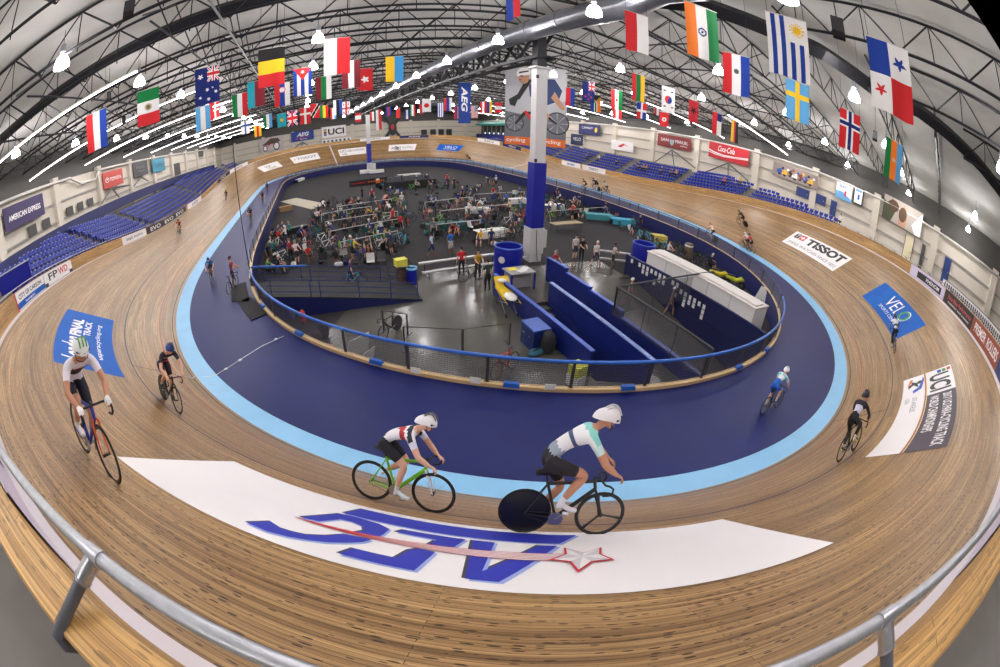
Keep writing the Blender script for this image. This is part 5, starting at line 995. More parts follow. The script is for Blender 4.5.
# rider stopped at the gate, one foot down, hand on the fence
# ================================================================== SEATS
SEATB = M('seat blue plastic', (14, 40, 150), .4, spec=.25)
SEATGLINT = M('seat top glint', (196, 198, 210), .5)  # highlight on the seat back tops, painted in as a small pale block
def seat_mb(low=False):
    mb = MB()
    if low:
        mb.box((0, .14, .54), (.42, .05, .3), tilt=('X', -.3)); mb.box((0, .24, .57), (.43, .05, .34), tilt=('X', -.2)); mb.box((0, .215, .7), (.16, .03, .06), mi=1); return mb
    n = 4
    mb.grid(lambda i, j: Vector((-.21 + .42 * i / n, .1 + .1 * j / n - .02 * math.sin(PI * i / n), .42 + .3 * j / n)), n, n); mb.grid(lambda i, j: Vector((-.21 + .42 * i / n, .14 + .1 * j / n - .02 * math.sin(PI * i / n), .41 + .31 * j / n)), n, n)
    mb.grid(lambda i, j: Vector((-.22 + .44 * i / n, .22 + .1 * j / n + .03 * math.sin(PI * i / n), .46 + .3 * j / n)), n, n); mb.grid(lambda i, j: Vector((-.22 + .44 * i / n, .26 + .1 * j / n + .03 * math.sin(PI * i / n), .44 + .31 * j / n)), n, n)
    mb.box((0, .33, .755), (.44, .05, .03)); mb.box((0, .31, .735), (.16, .03, .06), mi=1); mb.box((0, .16, .21), (.07, .12, .42)); mb.box((0, .16, .02), (.2, .16, .04)); return mb
def sdir(px, py, x): return s_of(onx(px, py, x))
AL = [sdir(88, 238, -32.3), sdir(137, 211.5, -32.3), sdir(188, 184, -32.3), sdir(214, 172, -32.3), sdir(231, 163, -32.3)]
AR = [sdir(753, 191.5, 32.3), sdir(682, 175, 32.3), sdir(624, 163.5, 32.3), sdir(591, 152, 32.3), sdir(560, 147, 32.3)]
spots = []
for lo, hi, ai in ((152, 221, AL), (25.5, 98, AR)):
    s = lo
    while s < hi:
        if min(abs(s - a) for a in ai) > .75:
            for r in range(9):
                if ztop(s) - .08 + .43 * r > FLOORZ + .12: continue
                p = H(s, htop(s) + row_h(r) + .2, row_z(s, r)); h2 = H(s, htop(s) + row_h(r) + .62, 0)
                if abs(h2.x) > 35.3: continue
                spots.append(((p - Vector(CAM)).length, p, head(s), s, r))
        s += .54
spots.sort(key=lambda q: q[0]); first = None
for q, (dd, p, t, s, r) in enumerate(spots[:300]):
    if first is None:
        o = seat_mb().build('stadium_seat', [SEATB, SEATGLINT], smooth=35); first = o
    else: o = first.copy(); COL.objects.link(o)
    o.location = p; o.rotation_euler = (0, 0, t + PI)
    tag(o, 'blue plastic stadium seat in the rows between the track wall and the purple banner', 'seat', 'blue stadium seats nearest the purple banner')
mb = MB(); lowm = seat_mb(True)
for dd, p, t, s, r in spots[300:]:
    X = Matrix.Translation(p) @ Matrix.Rotation(t + PI, 4, 'Z'); mb.mesh([X @ Vector(v) for v in lowm.v], lowm.f, lowm.m)
tag(mb.build('stadium_seats', [SEATB, SEATGLINT]), 'remaining rows of blue plastic stadium seats along both straights', 'seats', kind='stuff')
# navy end screen of the seat block, and small vents in the side wall
o = empty('end_screen', H(221.8, htop(221.8) + 3.2, ztop(221.8)), head(221.8), 'royal blue end screen closing off the first block of seats', 'screen')
mb = MB(); A = H(221.8, htop(221.8) + .5, 0); B = H(221.8, htop(221.8) + 6.2, 0); L = (B - A).length; mb.box((0, 0, 0), (.08, L, 1.15)); mb.build('panel', BLUEP, o); mb = MB(); mb.box((0, 0, .59), (.12, L, .05)); mb.build('top_rail', PIPE, o)
o.location = ((A.x + B.x) / 2, (A.y + B.y) / 2, FLOORZ + .1); o.rotation_euler = (0, 0, head(221.8))
VENT = M('dark louvre', (70, 68, 66), .6); vq = [((28, 226.5), (36, 223), (37, 234), (29, 238)), ((42, 220), (50, 217), (50, 227), (43, 230.5)), ((59.5, 213), (62, 212), (62, 219), (60, 220)), ((66, 208), (73, 205), (73, 214), (67, 217)), ((77, 203), (83, 201), (83, 209), (78, 212)), ((87, 199.5), (93, 197), (93, 205), (88, 207)), ((196, 150), (203, 148), (203, 156), (197, 158)), ((171, 165), (180, 162), (180, 174), (172, 177))]
for k, q in enumerate(vq):
    w_ = Wall('x', LX - .35, q, 'window'); w_.base(VENT); o = w_.mb.build('window_%d' % (k + 1), w_.mats); st(o)
DOORB = M('blue door', (30, 52, 120), .45)
for k, (q, m) in enumerate(((((945, 256), (951, 259), (947, 285), (941, 282)), DOORB), (((906, 234), (914, 238), (909, 266), (901, 262)), M('cream door', (226, 214, 180), .5)), (((923, 244), (926, 245.5), (920, 271), (917, 269.5)), VENT), (((797, 187), (809, 190), (809, 199), (797, 196)), DOORB), (((815, 193), (826, 196.5), (825, 206), (815, 203)), DOORB), (((831, 200), (837, 201.5), (835, 217), (830, 215)), DOORB))):
    w_ = Wall('x', RX + .35, q, 'door'); w_.base(m); mats = w_.mats
    for u in (-.06, 1.0): w_.rect(u, 0, u + .06, 1.04, VENT)
    w_.rect(.8, .42, .88, .5, CHR, 2); o = w_.mb.build('door_%d' % (k + 1), w_.mats, fix=False); st(o)
# commentary boxes and dark doorways at the far end
o = empty('press_box', (0, 0, 0), 0, 'dark glazed press box with a teal awning above the far bend', 'booth')
a, b = onx(480, 131, 32.), onx(507, 131, 32.); yc, Ly = (a.y + b.y) / 2, a.y - b.y
mb = MB(); mb.box((33.9, yc, 6.9), (3, Ly, 3.7)); mb.build('shell', M('booth black', (24, 24, 28), .4), o)
mb = MB(); mb.box((32., yc, 8.9), (2, Ly + 1.5, .5), tilt=('Y', -.35)); mb.build('awning', M('awning teal', (60, 130, 120), .6, noise=.4, nscale=2), o)
for k in range(6): mb = MB(); mb.box((32.35, b.y + Ly * (k + .5) / 6, 7.), (.1, .14, 3.2)); mb.build('mullion', MATS['wall girt'], o)
for k in range(5): mb = MB(); mb.box((32.35, b.y + Ly * (k + 1) / 6, 6.2), (.05, .7, .7)); mb.build('screen', M('screen glow', (190, 205, 225), .3, emit=.6), o)
mb = MB(); mb.box((31.6, yc, 5.55), (.1, Ly + 3, 1.1)); mb.build('parapet', NAVYW, o)
for k, px in enumerate((424, 433, 441, 449)):
    P = ony(px, 133, 61.6); mb = MB(); mb.box((P.x, 61.6, 6.25), (1.6, .3, 2.3)); st(mb.build('door_%d' % (k + 7), INK))

# navy drape along the back of the seats under the purple banner
o = empty('back_drape', H(205, htop(205) + row_h(8) + .9, FLOORZ), 0, 'long navy drape screening the back row of seats below the purple banner', 'drape'); d0 = o.location.copy(); mb = MB()
f = lambda i, j: H(219 - 67 * i / 134, htop(219 - 67 * i / 134) + row_h(8) + .7 + .05 * math.sin(i * 1.9), FLOORZ + (.0, 1.05)[j]) - d0
f = (lambda g: lambda i, j: Vector((max(g(i, j).x + d0.x, -35.2) - d0.x, g(i, j).y, g(i, j).z)))(f)
mb.grid(f, 134, 1); mb.build('cloth', NAVYW, o, smooth=True); mb = MB(); mb.tube([f(i, 1) for i in range(0, 135, 3)], .03, 5); mb.build('top_rail', POSTG, o)
# ================================================================== THE INFIELD
def hgt(px, py, b):                                     # height reached by a plumb line over b where it passes that place
    d = ray(px, py); t = ((b[0] - CAM[0]) * d[0] + (b[1] - CAM[1]) * d[1]) / (d[0] ** 2 + d[1] ** 2); return CAM[2] + t * d[2]
def yaw(a, b): return math.atan2(b.y - a.y, b.x - a.x)
def part(o, nm, m, fn, smooth=False):
    mb = MB(); fn(mb); return mb.build(nm, m, o, smooth=smooth)
ALU = M('aluminium plank', (196, 196, 196), .35, .5); STW = M('matt white', (226, 224, 220), .6); CARD = M('cardboard brown', (150, 116, 78), .8); RUBM = M('rubber mat', (20, 20, 22), .8); DTEAL = M('teal fabric', (44, 96, 98), .8); DGREY = M('dark fabric', (40, 40, 44), .85); BEIGE = M('beige mat', (188, 178, 160), .85)
def prism_wall(name, a, b, z0, z1, th, m, label, cat='wall', cap=None):
    o = empty(name, (a + b) / 2, yaw(a, b), label, cat); o.location.z = z0; L = (b - a).length
    part(o, 'panel', m, lambda mb: mb.box((0, 0, (z1 - z0) / 2), (L, th, z1 - z0)))
    part(o, 'coping', cap or m, lambda mb: mb.box((0, 0, z1 - z0 + .02), (L + .02, th + .06, .05)))
    for k in (-.17, .17): part(o, 'seam', M('seam blue', (14, 24, 70), .5), lambda mb: mb.box((k * L, th / 2 + .004, (z1 - z0) * .5), (.012, .006, (z1 - z0) * .96)))
    return o
COPE = M('wall coping blue', (44, 78, 176), .4); DBLUE = M('stair wall blue', (18, 34, 112), .45)
prism_wall('stair_wall', TA[0], TA[1], FZ - 2.6, WTOP, .14, DBLUE, 'long navy parapet wall beside the yellow stretcher, running down to the fence', 'parapet', COPE)
wb = prism_wall('stair_wall', TB[0], TB[1], FZ - 2.6, WTOP, .14, DBLUE, 'long navy parapet wall on the far side of the stairwell', 'parapet', M('wall coping pale', (120, 140, 200), .4))
for t_ in (.25, .62): part(wb, 'notice', STW, lambda mb: mb.box(((t_ - .5) * (TB[1] - TB[0]).length, .08, 1.9), (.22, .012, .3)))
wc = empty('stair_wall', (-1.1, -35.6, FZ), 0, 'stepped navy parapet wall in front of the three standing people', 'parapet'); C1 = wc.location.copy()
for ya, yb, z in ((-33.7, -35.6, -.12), (-35.6, -37.7, -.36), (-37.7, -40.2, -.5), (-40.2, -45.4, -.8)):
    part(wc, 'panel', DBLUE, lambda mb: mb.box((0, (ya + yb) / 2 + 35.6, (z - 3.6) / 2 - FZ), (.16, ya - yb, z + 3.6))); part(wc, 'coping', COPE, lambda mb: mb.box((0, (ya + yb) / 2 + 35.6, z + .02 - FZ), (.22, ya - yb, .05)))
# wide ramp going down between the stepped wall and the navy screen
rampz = lambda y: -1.42 - .19 * max(0, -34.2 - y)
mb = MB(); mb.grid(lambda i, j: (-1.05 + 5.8 * j / 4, -34.2 - 11.2 * i / 8, rampz(-34.2 - 11.2 * i / 8)), 8, 4); st(mb.build('floor_ramp', CONC))
def onramp(px, py):
    z = -2.
    for _ in range(12): z = rampz(fl(px, py, z).y)
    return fl(px, py, z)
# steps down under the track
sv = (PIT[0] + PIT[1]) / 2; ev = (PIT[2] + PIT[3]) / 2; dv = (ev - sv); wv = (PIT[1] - PIT[0]); mb = MB(); n = 15
for k in range(n):
    a = k / n; b = (k + 1) / n; z = FZ - .17 * (k + 1)
    for u0, u1, z0, z1 in ((a, a, FZ - .17 * k, z), (a, b, z, z)):
        L0, L1 = PIT[0].lerp(PIT[3], u0), PIT[0].lerp(PIT[3], u1); R0, R1 = PIT[1].lerp(PIT[2], u0), PIT[1].lerp(PIT[2], u1)
        mb.face([(L0.x, L0.y, z0), (R0.x, R0.y, z0), (R1.x, R1.y, z1), (L1.x, L1.y, z1)], 1 if u0 == u1 else 0)
o = mb.build('floor_steps', [CONC, M('step nosing', (60, 58, 56), .7)]); st(o)
# ramp from the gate
A0, A1, B0, B1 = fl(265, 298.5, -.24), fl(257, 284, -.24), fl(423, 301), fl(412, 284); o = empty('access_ramp', (A0 + B0) / 2, 0, 'black topped access ramp leading from the fence gate down to the infield', 'ramp'); c0 = o.location.copy(); c0.z = FZ; o.location = c0
part(o, 'deck', M('ramp grip', (30, 30, 33), .8), lambda mb: mb.mesh([p - c0 + Vector((0, 0, dz)) for dz in (.02, .08) for p in (A0, A1, B1, B0)], [(3, 2, 1, 0), (4, 5, 6, 7), (0, 1, 5, 4), (1, 2, 6, 5), (2, 3, 7, 6), (3, 0, 4, 7)]))
g = lambda p: Vector((p.x - c0.x, p.y - c0.y, 0))
part(o, 'side_panel', NAVYW, lambda mb: mb.mesh([A0 - c0, B0 - c0 + Vector((0, 0, .02)), g(B0), g(A0)], [(0, 1, 2, 3)])); part(o, 'side_panel', NAVYW, lambda mb: mb.mesh([A1 - c0, B1 - c0 + Vector((0, 0, .02)), g(B1), g(A1)], [(0, 1, 2, 3)]))
o2 = empty('ramp_railing', c0, 0, 'navy pipe railing along the sides of the black ramp', 'railing')
for a, b, pad in ((A0, B0, 0), (A1, B1, 1)):
    for h in (.35, .65, .95): part(o2, 'rail', FENCEB, lambda mb: mb.tube([a.lerp(b, .02) - c0 + Vector((0, 0, h)), a.lerp(b, .97) - c0 + Vector((0, 0, h))], .022, 8))
    for t in (.05, .3, .36, .6, .8, .97): part(o2, 'post', FENCEB, lambda mb: mb.tube([a.lerp(b, t) - c0 + Vector((0, 0, .0)), a.lerp(b, t) - c0 + Vector((0, 0, .97))], .022, 8))
    if pad: part(o2, 'padding', PAD, lambda mb: mb.tube([a.lerp(b, -.02) - c0 + Vector((0, 0, .97)), a.lerp(b, .34) - c0 + Vector((0, 0, .97))], .06, 10), True)
for k, (q, lab) in enumerate(((((231, 287), (246, 282), (250, 302), (232, 302)), 'black rubber mat at the fence gate under the stopped rider'), (((238, 303), (250, 297), (267, 314), (251, 321)), 'black rubber mat laid cornerwise on the navy apron by the gate'))):
    P = [fl(*a, -.232) for a in q]; mb = MB(); mb.mesh([p + Vector((0, 0, z)) for z in (0, .03) for p in P], [(3, 2, 1, 0), (4, 5, 6, 7), (0, 1, 5, 4), (1, 2, 6, 5), (2, 3, 7, 6), (3, 0, 4, 7)]); tag(mb.build('rubber_mat', RUBM), lab, 'mat')
# benches
def bench(a, b, lab, nm='bleacher_bench', m=ALU, rows=2, w=.26):
    o = empty(nm, (a + b) / 2, yaw(a, b), lab, 'bench', 'benches on the infield'); L = (b - a).length
    for r in range(rows): part(o, 'plank', m, lambda mb: (mb.box((0, .62 * r - .3, .42 + .36 * r), (L, w, .05)), mb.box((0, .62 * r - .3 + (.0 if r else .0), .42 + .36 * r - .06), (L, .06, .08))))
    for q in (-.42, 0, .42):
        part(o, 'leg', STEEL, lambda mb: (mb.tube([(q * L, -.45, .02), (q * L, -.3, .42)], .025, 6), mb.tube([(q * L, .5, .02), (q * L, .32 if rows > 1 else -.2, .78 if rows > 1 else .42)], .025, 6), mb.tube([(q * L, -.45, .02), (q * L, .5, .02)], .025, 6)))
    return o
bench(fl(421, 278), fl(492, 268), 'long two-tier white bleacher bench behind the person in red'); bench(fl(494, 268), fl(521, 262), 'short two-tier white bleacher bench between the blue bin and the big column'); bench(fl(596, 262), fl(630, 266), 'two-tier white bleacher bench touching the far blue round bin')
# round padded bins
for (px, py, tx, ty, r, lab) in ((507.5, 273, 507.5, 246, .83, 'large royal blue round bin with a white emblem in front of the big column'), (641, 266, 642, 243, .83, 'large royal blue round bin at the end of the white counter')):
    b = fl(px, py); h = hgt(tx, ty, b) - FZ; o = empty('round_bin', b, 0, lab, 'bin', 'round blue bins')
    part(o, 'shell', BLUEP, lambda mb: mb.lathe([(r * .97, 0), (r, .05), (r, h - .04), (r * .99, h), (r * .9, h), (r * .88, h * .55), (.01, h * .5)], n=28, cap=False), 40)
    part(o, 'rim', COPE, lambda mb: mb.tube([(r * .95 * math.cos(2 * PI * q / 28), r * .95 * math.sin(2 * PI * q / 28), h) for q in range(28)], .06, 6, close=True), True)
    if px < 600:
        a = math.atan2(CAM[1] - b.y, CAM[0] - b.x) - .45; part(o, 'emblem', STW, lambda mb: mb.lathe([(.001, 0), (.2, 0), (.2, .02)], n=20, M4=Matrix.Translation((r * math.cos(a), r * math.sin(a), h * .62)) @ Matrix.Rotation(a, 4, 'Z') @ Matrix.Rotation(PI / 2, 4, 'Y')))
# stretcher
a, b = fl(496, 293), fl(519, 329); o = empty('stretcher', (a + b) / 2, yaw(a, b), 'yellow wheeled stretcher with a white sheet beside the navy parapet', 'stretcher'); L = min(2.3, (b - a).length); YM = M('stretcher yellow', (226, 190, 24), .5)
part(o, 'mattress', YM, lambda mb: (mb.box((-.2, 0, .82), (L * .66, .7, .14)))); part(o, 'backrest', YM, lambda mb: mb.box((-L * .42, 0, 1.0), (L * .3, .7, .12), tilt=('Y', .6))); part(o, 'sheet', STW, lambda mb: mb.ball((.5, 0, .88), (.5, .3, .09), 12, 6), True); part(o, 'pillow', STW, lambda mb: mb.ball((-L * .42, 0, 1.1), (.22, .25, .08), 10, 5), True)
for s_ in (-1, 1):
    part(o, 'side_rail', YM, lambda mb: mb.tube([(-L * .45, s_ * .32, .8), (-L * .3, s_ * .32, .98), (.2, s_ * .32, .98), (.4, s_ * .32, .8), (L * .48, s_ * .32, .78)], .02, 6), True)
    part(o, 'leg', CHR, lambda mb: mb.tube([(-L * .4, s_ * .27, .76), (L * .35, s_ * .27, .1)], .02, 6)); part(o, 'leg', CHR, lambda mb: mb.tube([(L * .4, s_ * .27, .76), (-L * .35, s_ * .27, .1)], .02, 6))
    for e in (-1, 1): part(o, 'wheel', INK, lambda mb: mb.lathe([(.02, -.02), (.09, -.02), (.09, .02), (.02, .02)], n=12, M4=Matrix.Translation((e * L * .37, s_ * .27, .09)) @ Matrix.Rotation(PI / 2, 4, 'X')))
# cabinet, bags, counter, boxes, bins
def box_thing(nm, px, py, dims, rz, m, lab, cat, parts=None, z=FZ, lidm=None):
    b = fl(px, py, z); o = empty(nm, b, rz, lab, cat); x, y, h = dims
    part(o, 'body', m, lambda mb: mb.box((0, 0, h * .47), (x, y, h * .94))); part(o, 'lid', lidm or m, lambda mb: mb.box((0, 0, h * .965), (x * 1.05, y * 1.05, h * .07)))
    if parts: parts(o, x, y, h)
    return o
rz = yaw(TA[0], TA[1])
box_thing('storage_cabinet', 534, 345, (1.0, .75, .95), rz, M('cabinet blue', (12, 36, 104), .45), 'low blue cabinet against the navy parapet wall', 'cabinet', lambda o, x, y, h: [part(o, 'handle', CHR, lambda mb: mb.tube([(q - .08, -y / 2 - .03, h * .6), (q + .08, -y / 2 - .03, h * .6)], .014, 6)) for q in (-.22, .22)], lidm=M('cabinet lid blue', (36, 76, 160), .4))
def sack(px, py, r, m, lab, nm='kit_bag', z=FZ, strap=True):
    b = fl(px, py, z); o = empty(nm, b, R_.random() * 6, lab, 'bag'); part(o, 'body', m, lambda mb: mb.grid(lambda i, j: Vector((r[0] * (math.sin(PI * (j + .4) / 8.4) ** .55) * math.cos(2 * PI * i / 12) * (1 + .08 * math.sin(5 * i + j)), r[1] * (math.sin(PI * (j + .4) / 8.4) ** .55) * math.sin(2 * PI * i / 12), r[2] * (1 - math.cos(PI * (j + .0) / 8)))), 12, 8, close=True), True)
    part(o, 'strap', INK, lambda mb: mb.tube([(r[0] * .5 * math.cos(PI * q / 6), 0, r[2] * (1.85 + .35 * math.sin(PI * q / 6))) for q in range(7)], .018, 5), True); part(o, 'pocket', M('bag pocket', (58, 58, 64), .8), lambda mb: mb.ball((r[0] * .75, 0, r[2] * .7), (r[0] * .35, r[1] * .6, r[2] * .45), 8, 5), True); return o
sack(547, 352, (.32, .28, .45), DGREY, 'black sports bag slumped against the navy parapet beside the blue cabinet'); sack(317, 343, (.3, .25, .3), M('bag plum', (62, 40, 48), .8), 'dark plum backpack on the floor behind the near fence'); sack(324, 338, (.28, .26, .36), DGREY, 'black backpack leaning on the plum one behind the near fence'); sack(331, 350, (.22, .2, .14), M('bag sand', (190, 160, 140), .8), 'small pale bag beside the two dark backpacks'); sack(304, 323, (.16, .16, .34), M('bag red', (196, 40, 40), .7), 'red bag hanging behind the fence near the ramp'); sack(293, 320, (.14, .14, .3), M('bag denim', (60, 84, 130), .8), 'blue and white bag next to the red one behind the fence')
sack(536, 354, (.4, .25, .1), M('bag petrol', (40, 90, 110), .8), 'flat petrol blue bag on the floor before the black sports bag')
o = box_thing('carton', 575, 384, (.52, .5, .42), .3, STW, 'white carton box on the floor behind the near fence, under a yellow one', 'box'); box_thing('carton', 575, 384, (.5, .48, .4), .2, M('carton yellow', (206, 206, 70), .7), 'open yellow carton stacked on the white one behind the near fence', 'box', z=FZ).location = o.location + Vector((0, 0, .43))
cb = fl(518, 287); o = empty('service_counter', cb, rz, 'grey counter with blue legs and papers on top in front of the big column', 'counter'); part(o, 'top', M('counter grey', (150, 150, 152), .5), lambda mb: mb.box((0, 0, .96), (1.1, 1.5, .06))); part(o, 'body', M('counter grey'), lambda mb: mb.box((-.1, 0, .5), (.7, 1.3, .86)))
for q, e in ((.5, -.7), (.5, .7), (-.5, .7), (-.5, -.7)): part(o, 'leg', BLUEP, lambda mb: mb.box((q, e, .47), (.09, .09, .94)))
for k, (x, y, m, lab) in enumerate(((-.2, -.3, M('paper yellow', (232, 214, 60), .7), 'yellow folder lying on the grey counter'), (.2, .05, STW, 'white papers lying on the grey counter beside the yellow folder'), (-.1, .4, STW, 'white sheet lying at the far end of the grey counter'))):
    mb = MB(); mb.box((0, 0, .012), (.5, .38, .022), .3 * k); p = mb.build('paper_sheet', m); p.location = cb + Matrix.Rotation(rz, 4, 'Z') @ Vector((x, y, .992)); tag(p, lab, 'paper')
box_thing('waste_bin', 403.5, 283, (.55, .55, 1.0), .2, M('bin brown', (84, 60, 44), .7), 'square brown waste bin at the foot of the black ramp', 'bin', lidm=INK); b = fl(399, 283); bx = box_thing('carton', 400, 283, (.62, .5, .42), .1, M('carton lime', (214, 206, 80), .7), 'yellow carton box on top of the brown waste bin', 'box'); bx.location = fl(403.5, 283) + Vector((-.1, 0, 1.02))
b = fl(412.5, 284); o = empty('waste_bin', b, 0, 'slim royal blue waste bin beside the brown one', 'bin'); part(o, 'shell', BLUEP, lambda mb: mb.lathe([(.24, 0), (.28, .95), (.25, .95), (.22, .1)], n=14, cap=False), 40); part(o, 'liner', M('bin liner', (120, 180, 220), .4), lambda mb: mb.lathe([(.3, .88), (.3, .99), (.25, .99), (.24, .9)], n=14, cap=False), True)
for k, (px, py, w, h, rr) in enumerate(((360, 357, 1.0, .95, .3), (369, 361, .7, .5, .5))):
    b = fl(px, py); o = empty('white_board', b, rr + .2, ('large white board propped behind the near fence', 'smaller white board lying against the large one behind the near fence')[k], 'board'); part(o, 'sheet', STW, lambda mb: mb.box((0, 0, h / 2), (w, .03, h), tilt=('X', .25))); part(o, 'batten', MATS['wall girt'], lambda mb: mb.box((0, .06, h * .5), (w * .9, .03, .05), tilt=('X', .25)))
# crowd-control stanchions
for (a, b, lab) in (((405, 349), (462, 352), 'thin black barrier frame nearest the parked black bicycle'), ((463, 352), (509, 345), 'thin black barrier frame reaching toward the stretcher'), ((384, 331), (408, 336), 'thin black barrier frame behind the parked black bicycle')):
    a, b = fl(*a), fl(*b); o = empty('barrier_frame', (a + b) / 2, yaw(a, b), lab, 'barrier', 'barrier frames'); L = (b - a).length
    for q in (-.5, .5): part(o, 'post', POSTG, lambda mb: mb.box((q * L, 0, .5), (.05, .05, 1.0))); part(o, 'foot', POSTG, lambda mb: mb.box((q * L, 0, .02), (.08, .6, .04)))
    part(o, 'top_bar', POSTG, lambda mb: mb.tube([(-.5 * L, 0, 1.0), (.5 * L, 0, 1.0)], .02, 6))
# navy retaining wall with posted sheets, white boxed counter above it, mesh round the ramp mouth
o = empty('navy_screen', (4.8, -33.9, -3.6), 0, 'long navy ramp wall covered with posted white sheets below the white counter', 'screen')
part(o, 'panel', M('screen navy', (20, 26, 76), .6), lambda mb: mb.box((0, -5.4, 1.68), (.1, 10.8, 3.44))); part(o, 'cap', NAVYW, lambda mb: mb.box((0, -5.4, 3.41), (.16, 10.8, .05)))
for c_ in range(18):
    for rr in range(3):
        if R_.random() < (.1, .45, .7)[rr]: continue
        mb = MB(); mb.box((0, 0, 0), (.012, .19, .26)); p = mb.build('posted_sheet', MATS['white paper']); p.location = (4.735, -34.5 - .36 * c_, -.42 - .3 * rr - .02 * c_ * (c_ > 11)); tag(p, 'white sheet of paper posted on the long navy ramp wall', 'sheet', 'sheets posted on the navy wall')
o = empty('white_counter', (5.7, -39.6, FZ), 0, 'long white boxed counter standing along the top of the navy ramp wall', 'counter'); part(o, 'body', STW, lambda mb: mb.box((0, 0, 1.02), (1.5, 8.1, 2.04))); part(o, 'top', M('counter white', (222, 216, 212), .5), lambda mb: mb.box((0, 0, 2.07), (1.6, 8.2, .07)))
for q in range(1, 5): part(o, 'joint', MATS['wall girt'], lambda mb: mb.box((-.756, -4.05 + 8.1 * q / 5, 1.02), (.02, .015, 2.0)))
part(o, 'lip', MATS['counter white'], lambda mb: mb.box((-.1, 0, 2.15), (.9, 7.9, .1)))
k0 = Vector((-1.35, -39.8, 0)); o = empty('mesh_enclosure', k0, 0, 'dark framed see-through mesh enclosure around the mouth of the ramp', 'enclosure'); zt = .56
for (bx, by), n in (((8.1, .35), 3), ((0, -5.6), 3)):
    part(o, 'top_rail', POSTG, lambda mb: mb.tube([(0, 0, zt), (bx, by, zt + (.14 if bx else 0))], .05, 8))
    for q in range(n + 1): part(o, 'post', POSTG, lambda mb: mb.tube([(bx * q / n, by * q / n, (-.8 if by < 0 else (-.5, -2.9, -.2, .6)[q])), (bx * q / n, by * q / n, zt + .14 * (bx > 0) * q / n)], .05 if q in (0, n) else .018, 6))
    mb = MB(); L = math.hypot(bx, by); f_ = .74 if bx else 1; mb.grid(lambda i, j: (bx * f_ * i / 4, by * f_ * i / 4, zt if j else -.8), 4, 1, 0, lambda i, j: (i * L / 4, j * 1.3)); mb.build('mesh_panel', MESH, o, fix=False)
# tables and gear in the pit
def table(px, py, w, d, rz, m, lab, cloth=True, h=.74):
    b = fl(px, py); o = empty('folding_table', b, rz, lab, 'table', 'tables on the infield'); part(o, 'table_top', m, lambda mb: mb.box((0, 0, h), (w, d, .05)))
    if cloth: part(o, 'cloth', m, lambda mb: mb.box((0, -d / 2, h * .62), (w, .03, h * .72)))
    for q, e in ((-1, -1), (1, -1), (1, 1), (-1, 1)): part(o, 'leg', STEEL, lambda mb: mb.tube([(q * w * .45, e * d * .42, .0), (q * w * .45, e * d * .42, h)], .018, 5))
    return o
table(491, 239, 2.6, .9, .1, STW, 'white clothed table in the pit left of the big column'.replace(' left of', ' beside')); table(478, 215, 2.4, .8, -.5, STW, 'white table with a flag cloth in the middle of the pit'); table(553, 211, 2.6, .8, .2, STW, 'white clothed table just behind the big column'); table(515, 205, 2.6, .8, .1, STW, 'pale table under the orange jersey beside the big column'); table(566, 231, 3.2, .9, .15, M('table tan', (168, 150, 116), .7), 'tan topped long table behind the people in white shirts', False)
table(445, 231, 3.2, .8, .1, DTEAL, 'teal covered table in the middle of the pit'); table(291, 236, 3.2, .8, .15, INK, 'long black clothed table with papers by the far fence'.replace('far ', '')); table(286, 212, 1.6, .9, .2, CARD, 'wooden desk behind the long black table'); table(409, 178, 4, .8, .05, STW, 'very long white clothed table before the far bend'); table(598, 221, 3., 1., -.3, M('canopy teal', (70, 150, 160), .7), 'teal and white printed table cover by the fence'); table(622, 226, 2.6, 1, -.3, M('canopy aqua', (60, 160, 190), .7), 'aqua printed table cover by the fence'); table(658, 243, 1.4, .8, -.3, M('table yellow', (206, 186, 90), .7), 'yellow fronted small table behind the far round bin'); table(300, 182, 3, .8, 1.1, STW, 'white table beside the fence near the far bend')
o = empty('floor_mat', fl(303, 203, FZ), .35, 'long beige mat on the carpet beside the fence', 'mat'); part(o, 'sheet', BEIGE, lambda mb: mb.box((0, 0, .012), (2.6, 13, .02))); part(o, 'edge', MATS['wall girt'], lambda mb: mb.box((0, -6.5, .013), (2.6, .1, .022)))
for k, (px, py, w, lab) in enumerate(((360, 186, 3.4, 'nearest the black staging'), (376, 184, 3.4, 'second along'), (393, 182, 3.4, 'third along'))):
    b = fl(px, py); o = empty('sponsor_board', b, .08, 'low black advertising board with red lettering before the far column, %s' % ('first of a line', 'second of a line', 'third of a line')[k], 'board', 'low black boards'); part(o, 'panel', INK, lambda mb: mb.box((0, 0, .5), (w, .08, 1.0))); part(o, 'stand', STEEL, lambda mb: mb.box((0, .25, .05), (w * .8, .5, .06)))
    V, F, a_ = text(('CHAMPION', 'SYSTEM', 'CYCLING')[k], .02); mb = MB(); mb.mesh([(-w * .4 + w * .8 * x, -.055, .35 + .3 * y) for x, y in V], F); mb.build('lettering', (RED, ORG, ORG)[k], o, fix=False)
for k, (px, py, w, h) in enumerate(((372, 171, 1.6, 1.7), (366, 174, 2.4, .9), (377, 173.5, 2.8, .8))):
    b = fl(px, py); o = empty('podium_block', b, .0, ('tall white podium block at the foot of the distant column', 'low white podium block beside the tall one', 'second low white podium block beside the tall one')[k], 'podium'); part(o, 'body', STW, lambda mb: mb.box((0, 0, h / 2), (w, .9, h))); part(o, 'base', NAVYW, lambda mb: mb.box((0, -.1, .08), (w * 1.1, 1.2, .16)))
o = empty('black_stage', fl(410, 187), .05, 'dark draped staging with trusses in front of the far bend', 'stage'); part(o, 'drape', INK, lambda mb: mb.box((0, 0, .55), (7, 3, 1.1))); part(o, 'deck', DGREY, lambda mb: mb.box((0, 0, 1.12), (7.1, 3.1, .06)))
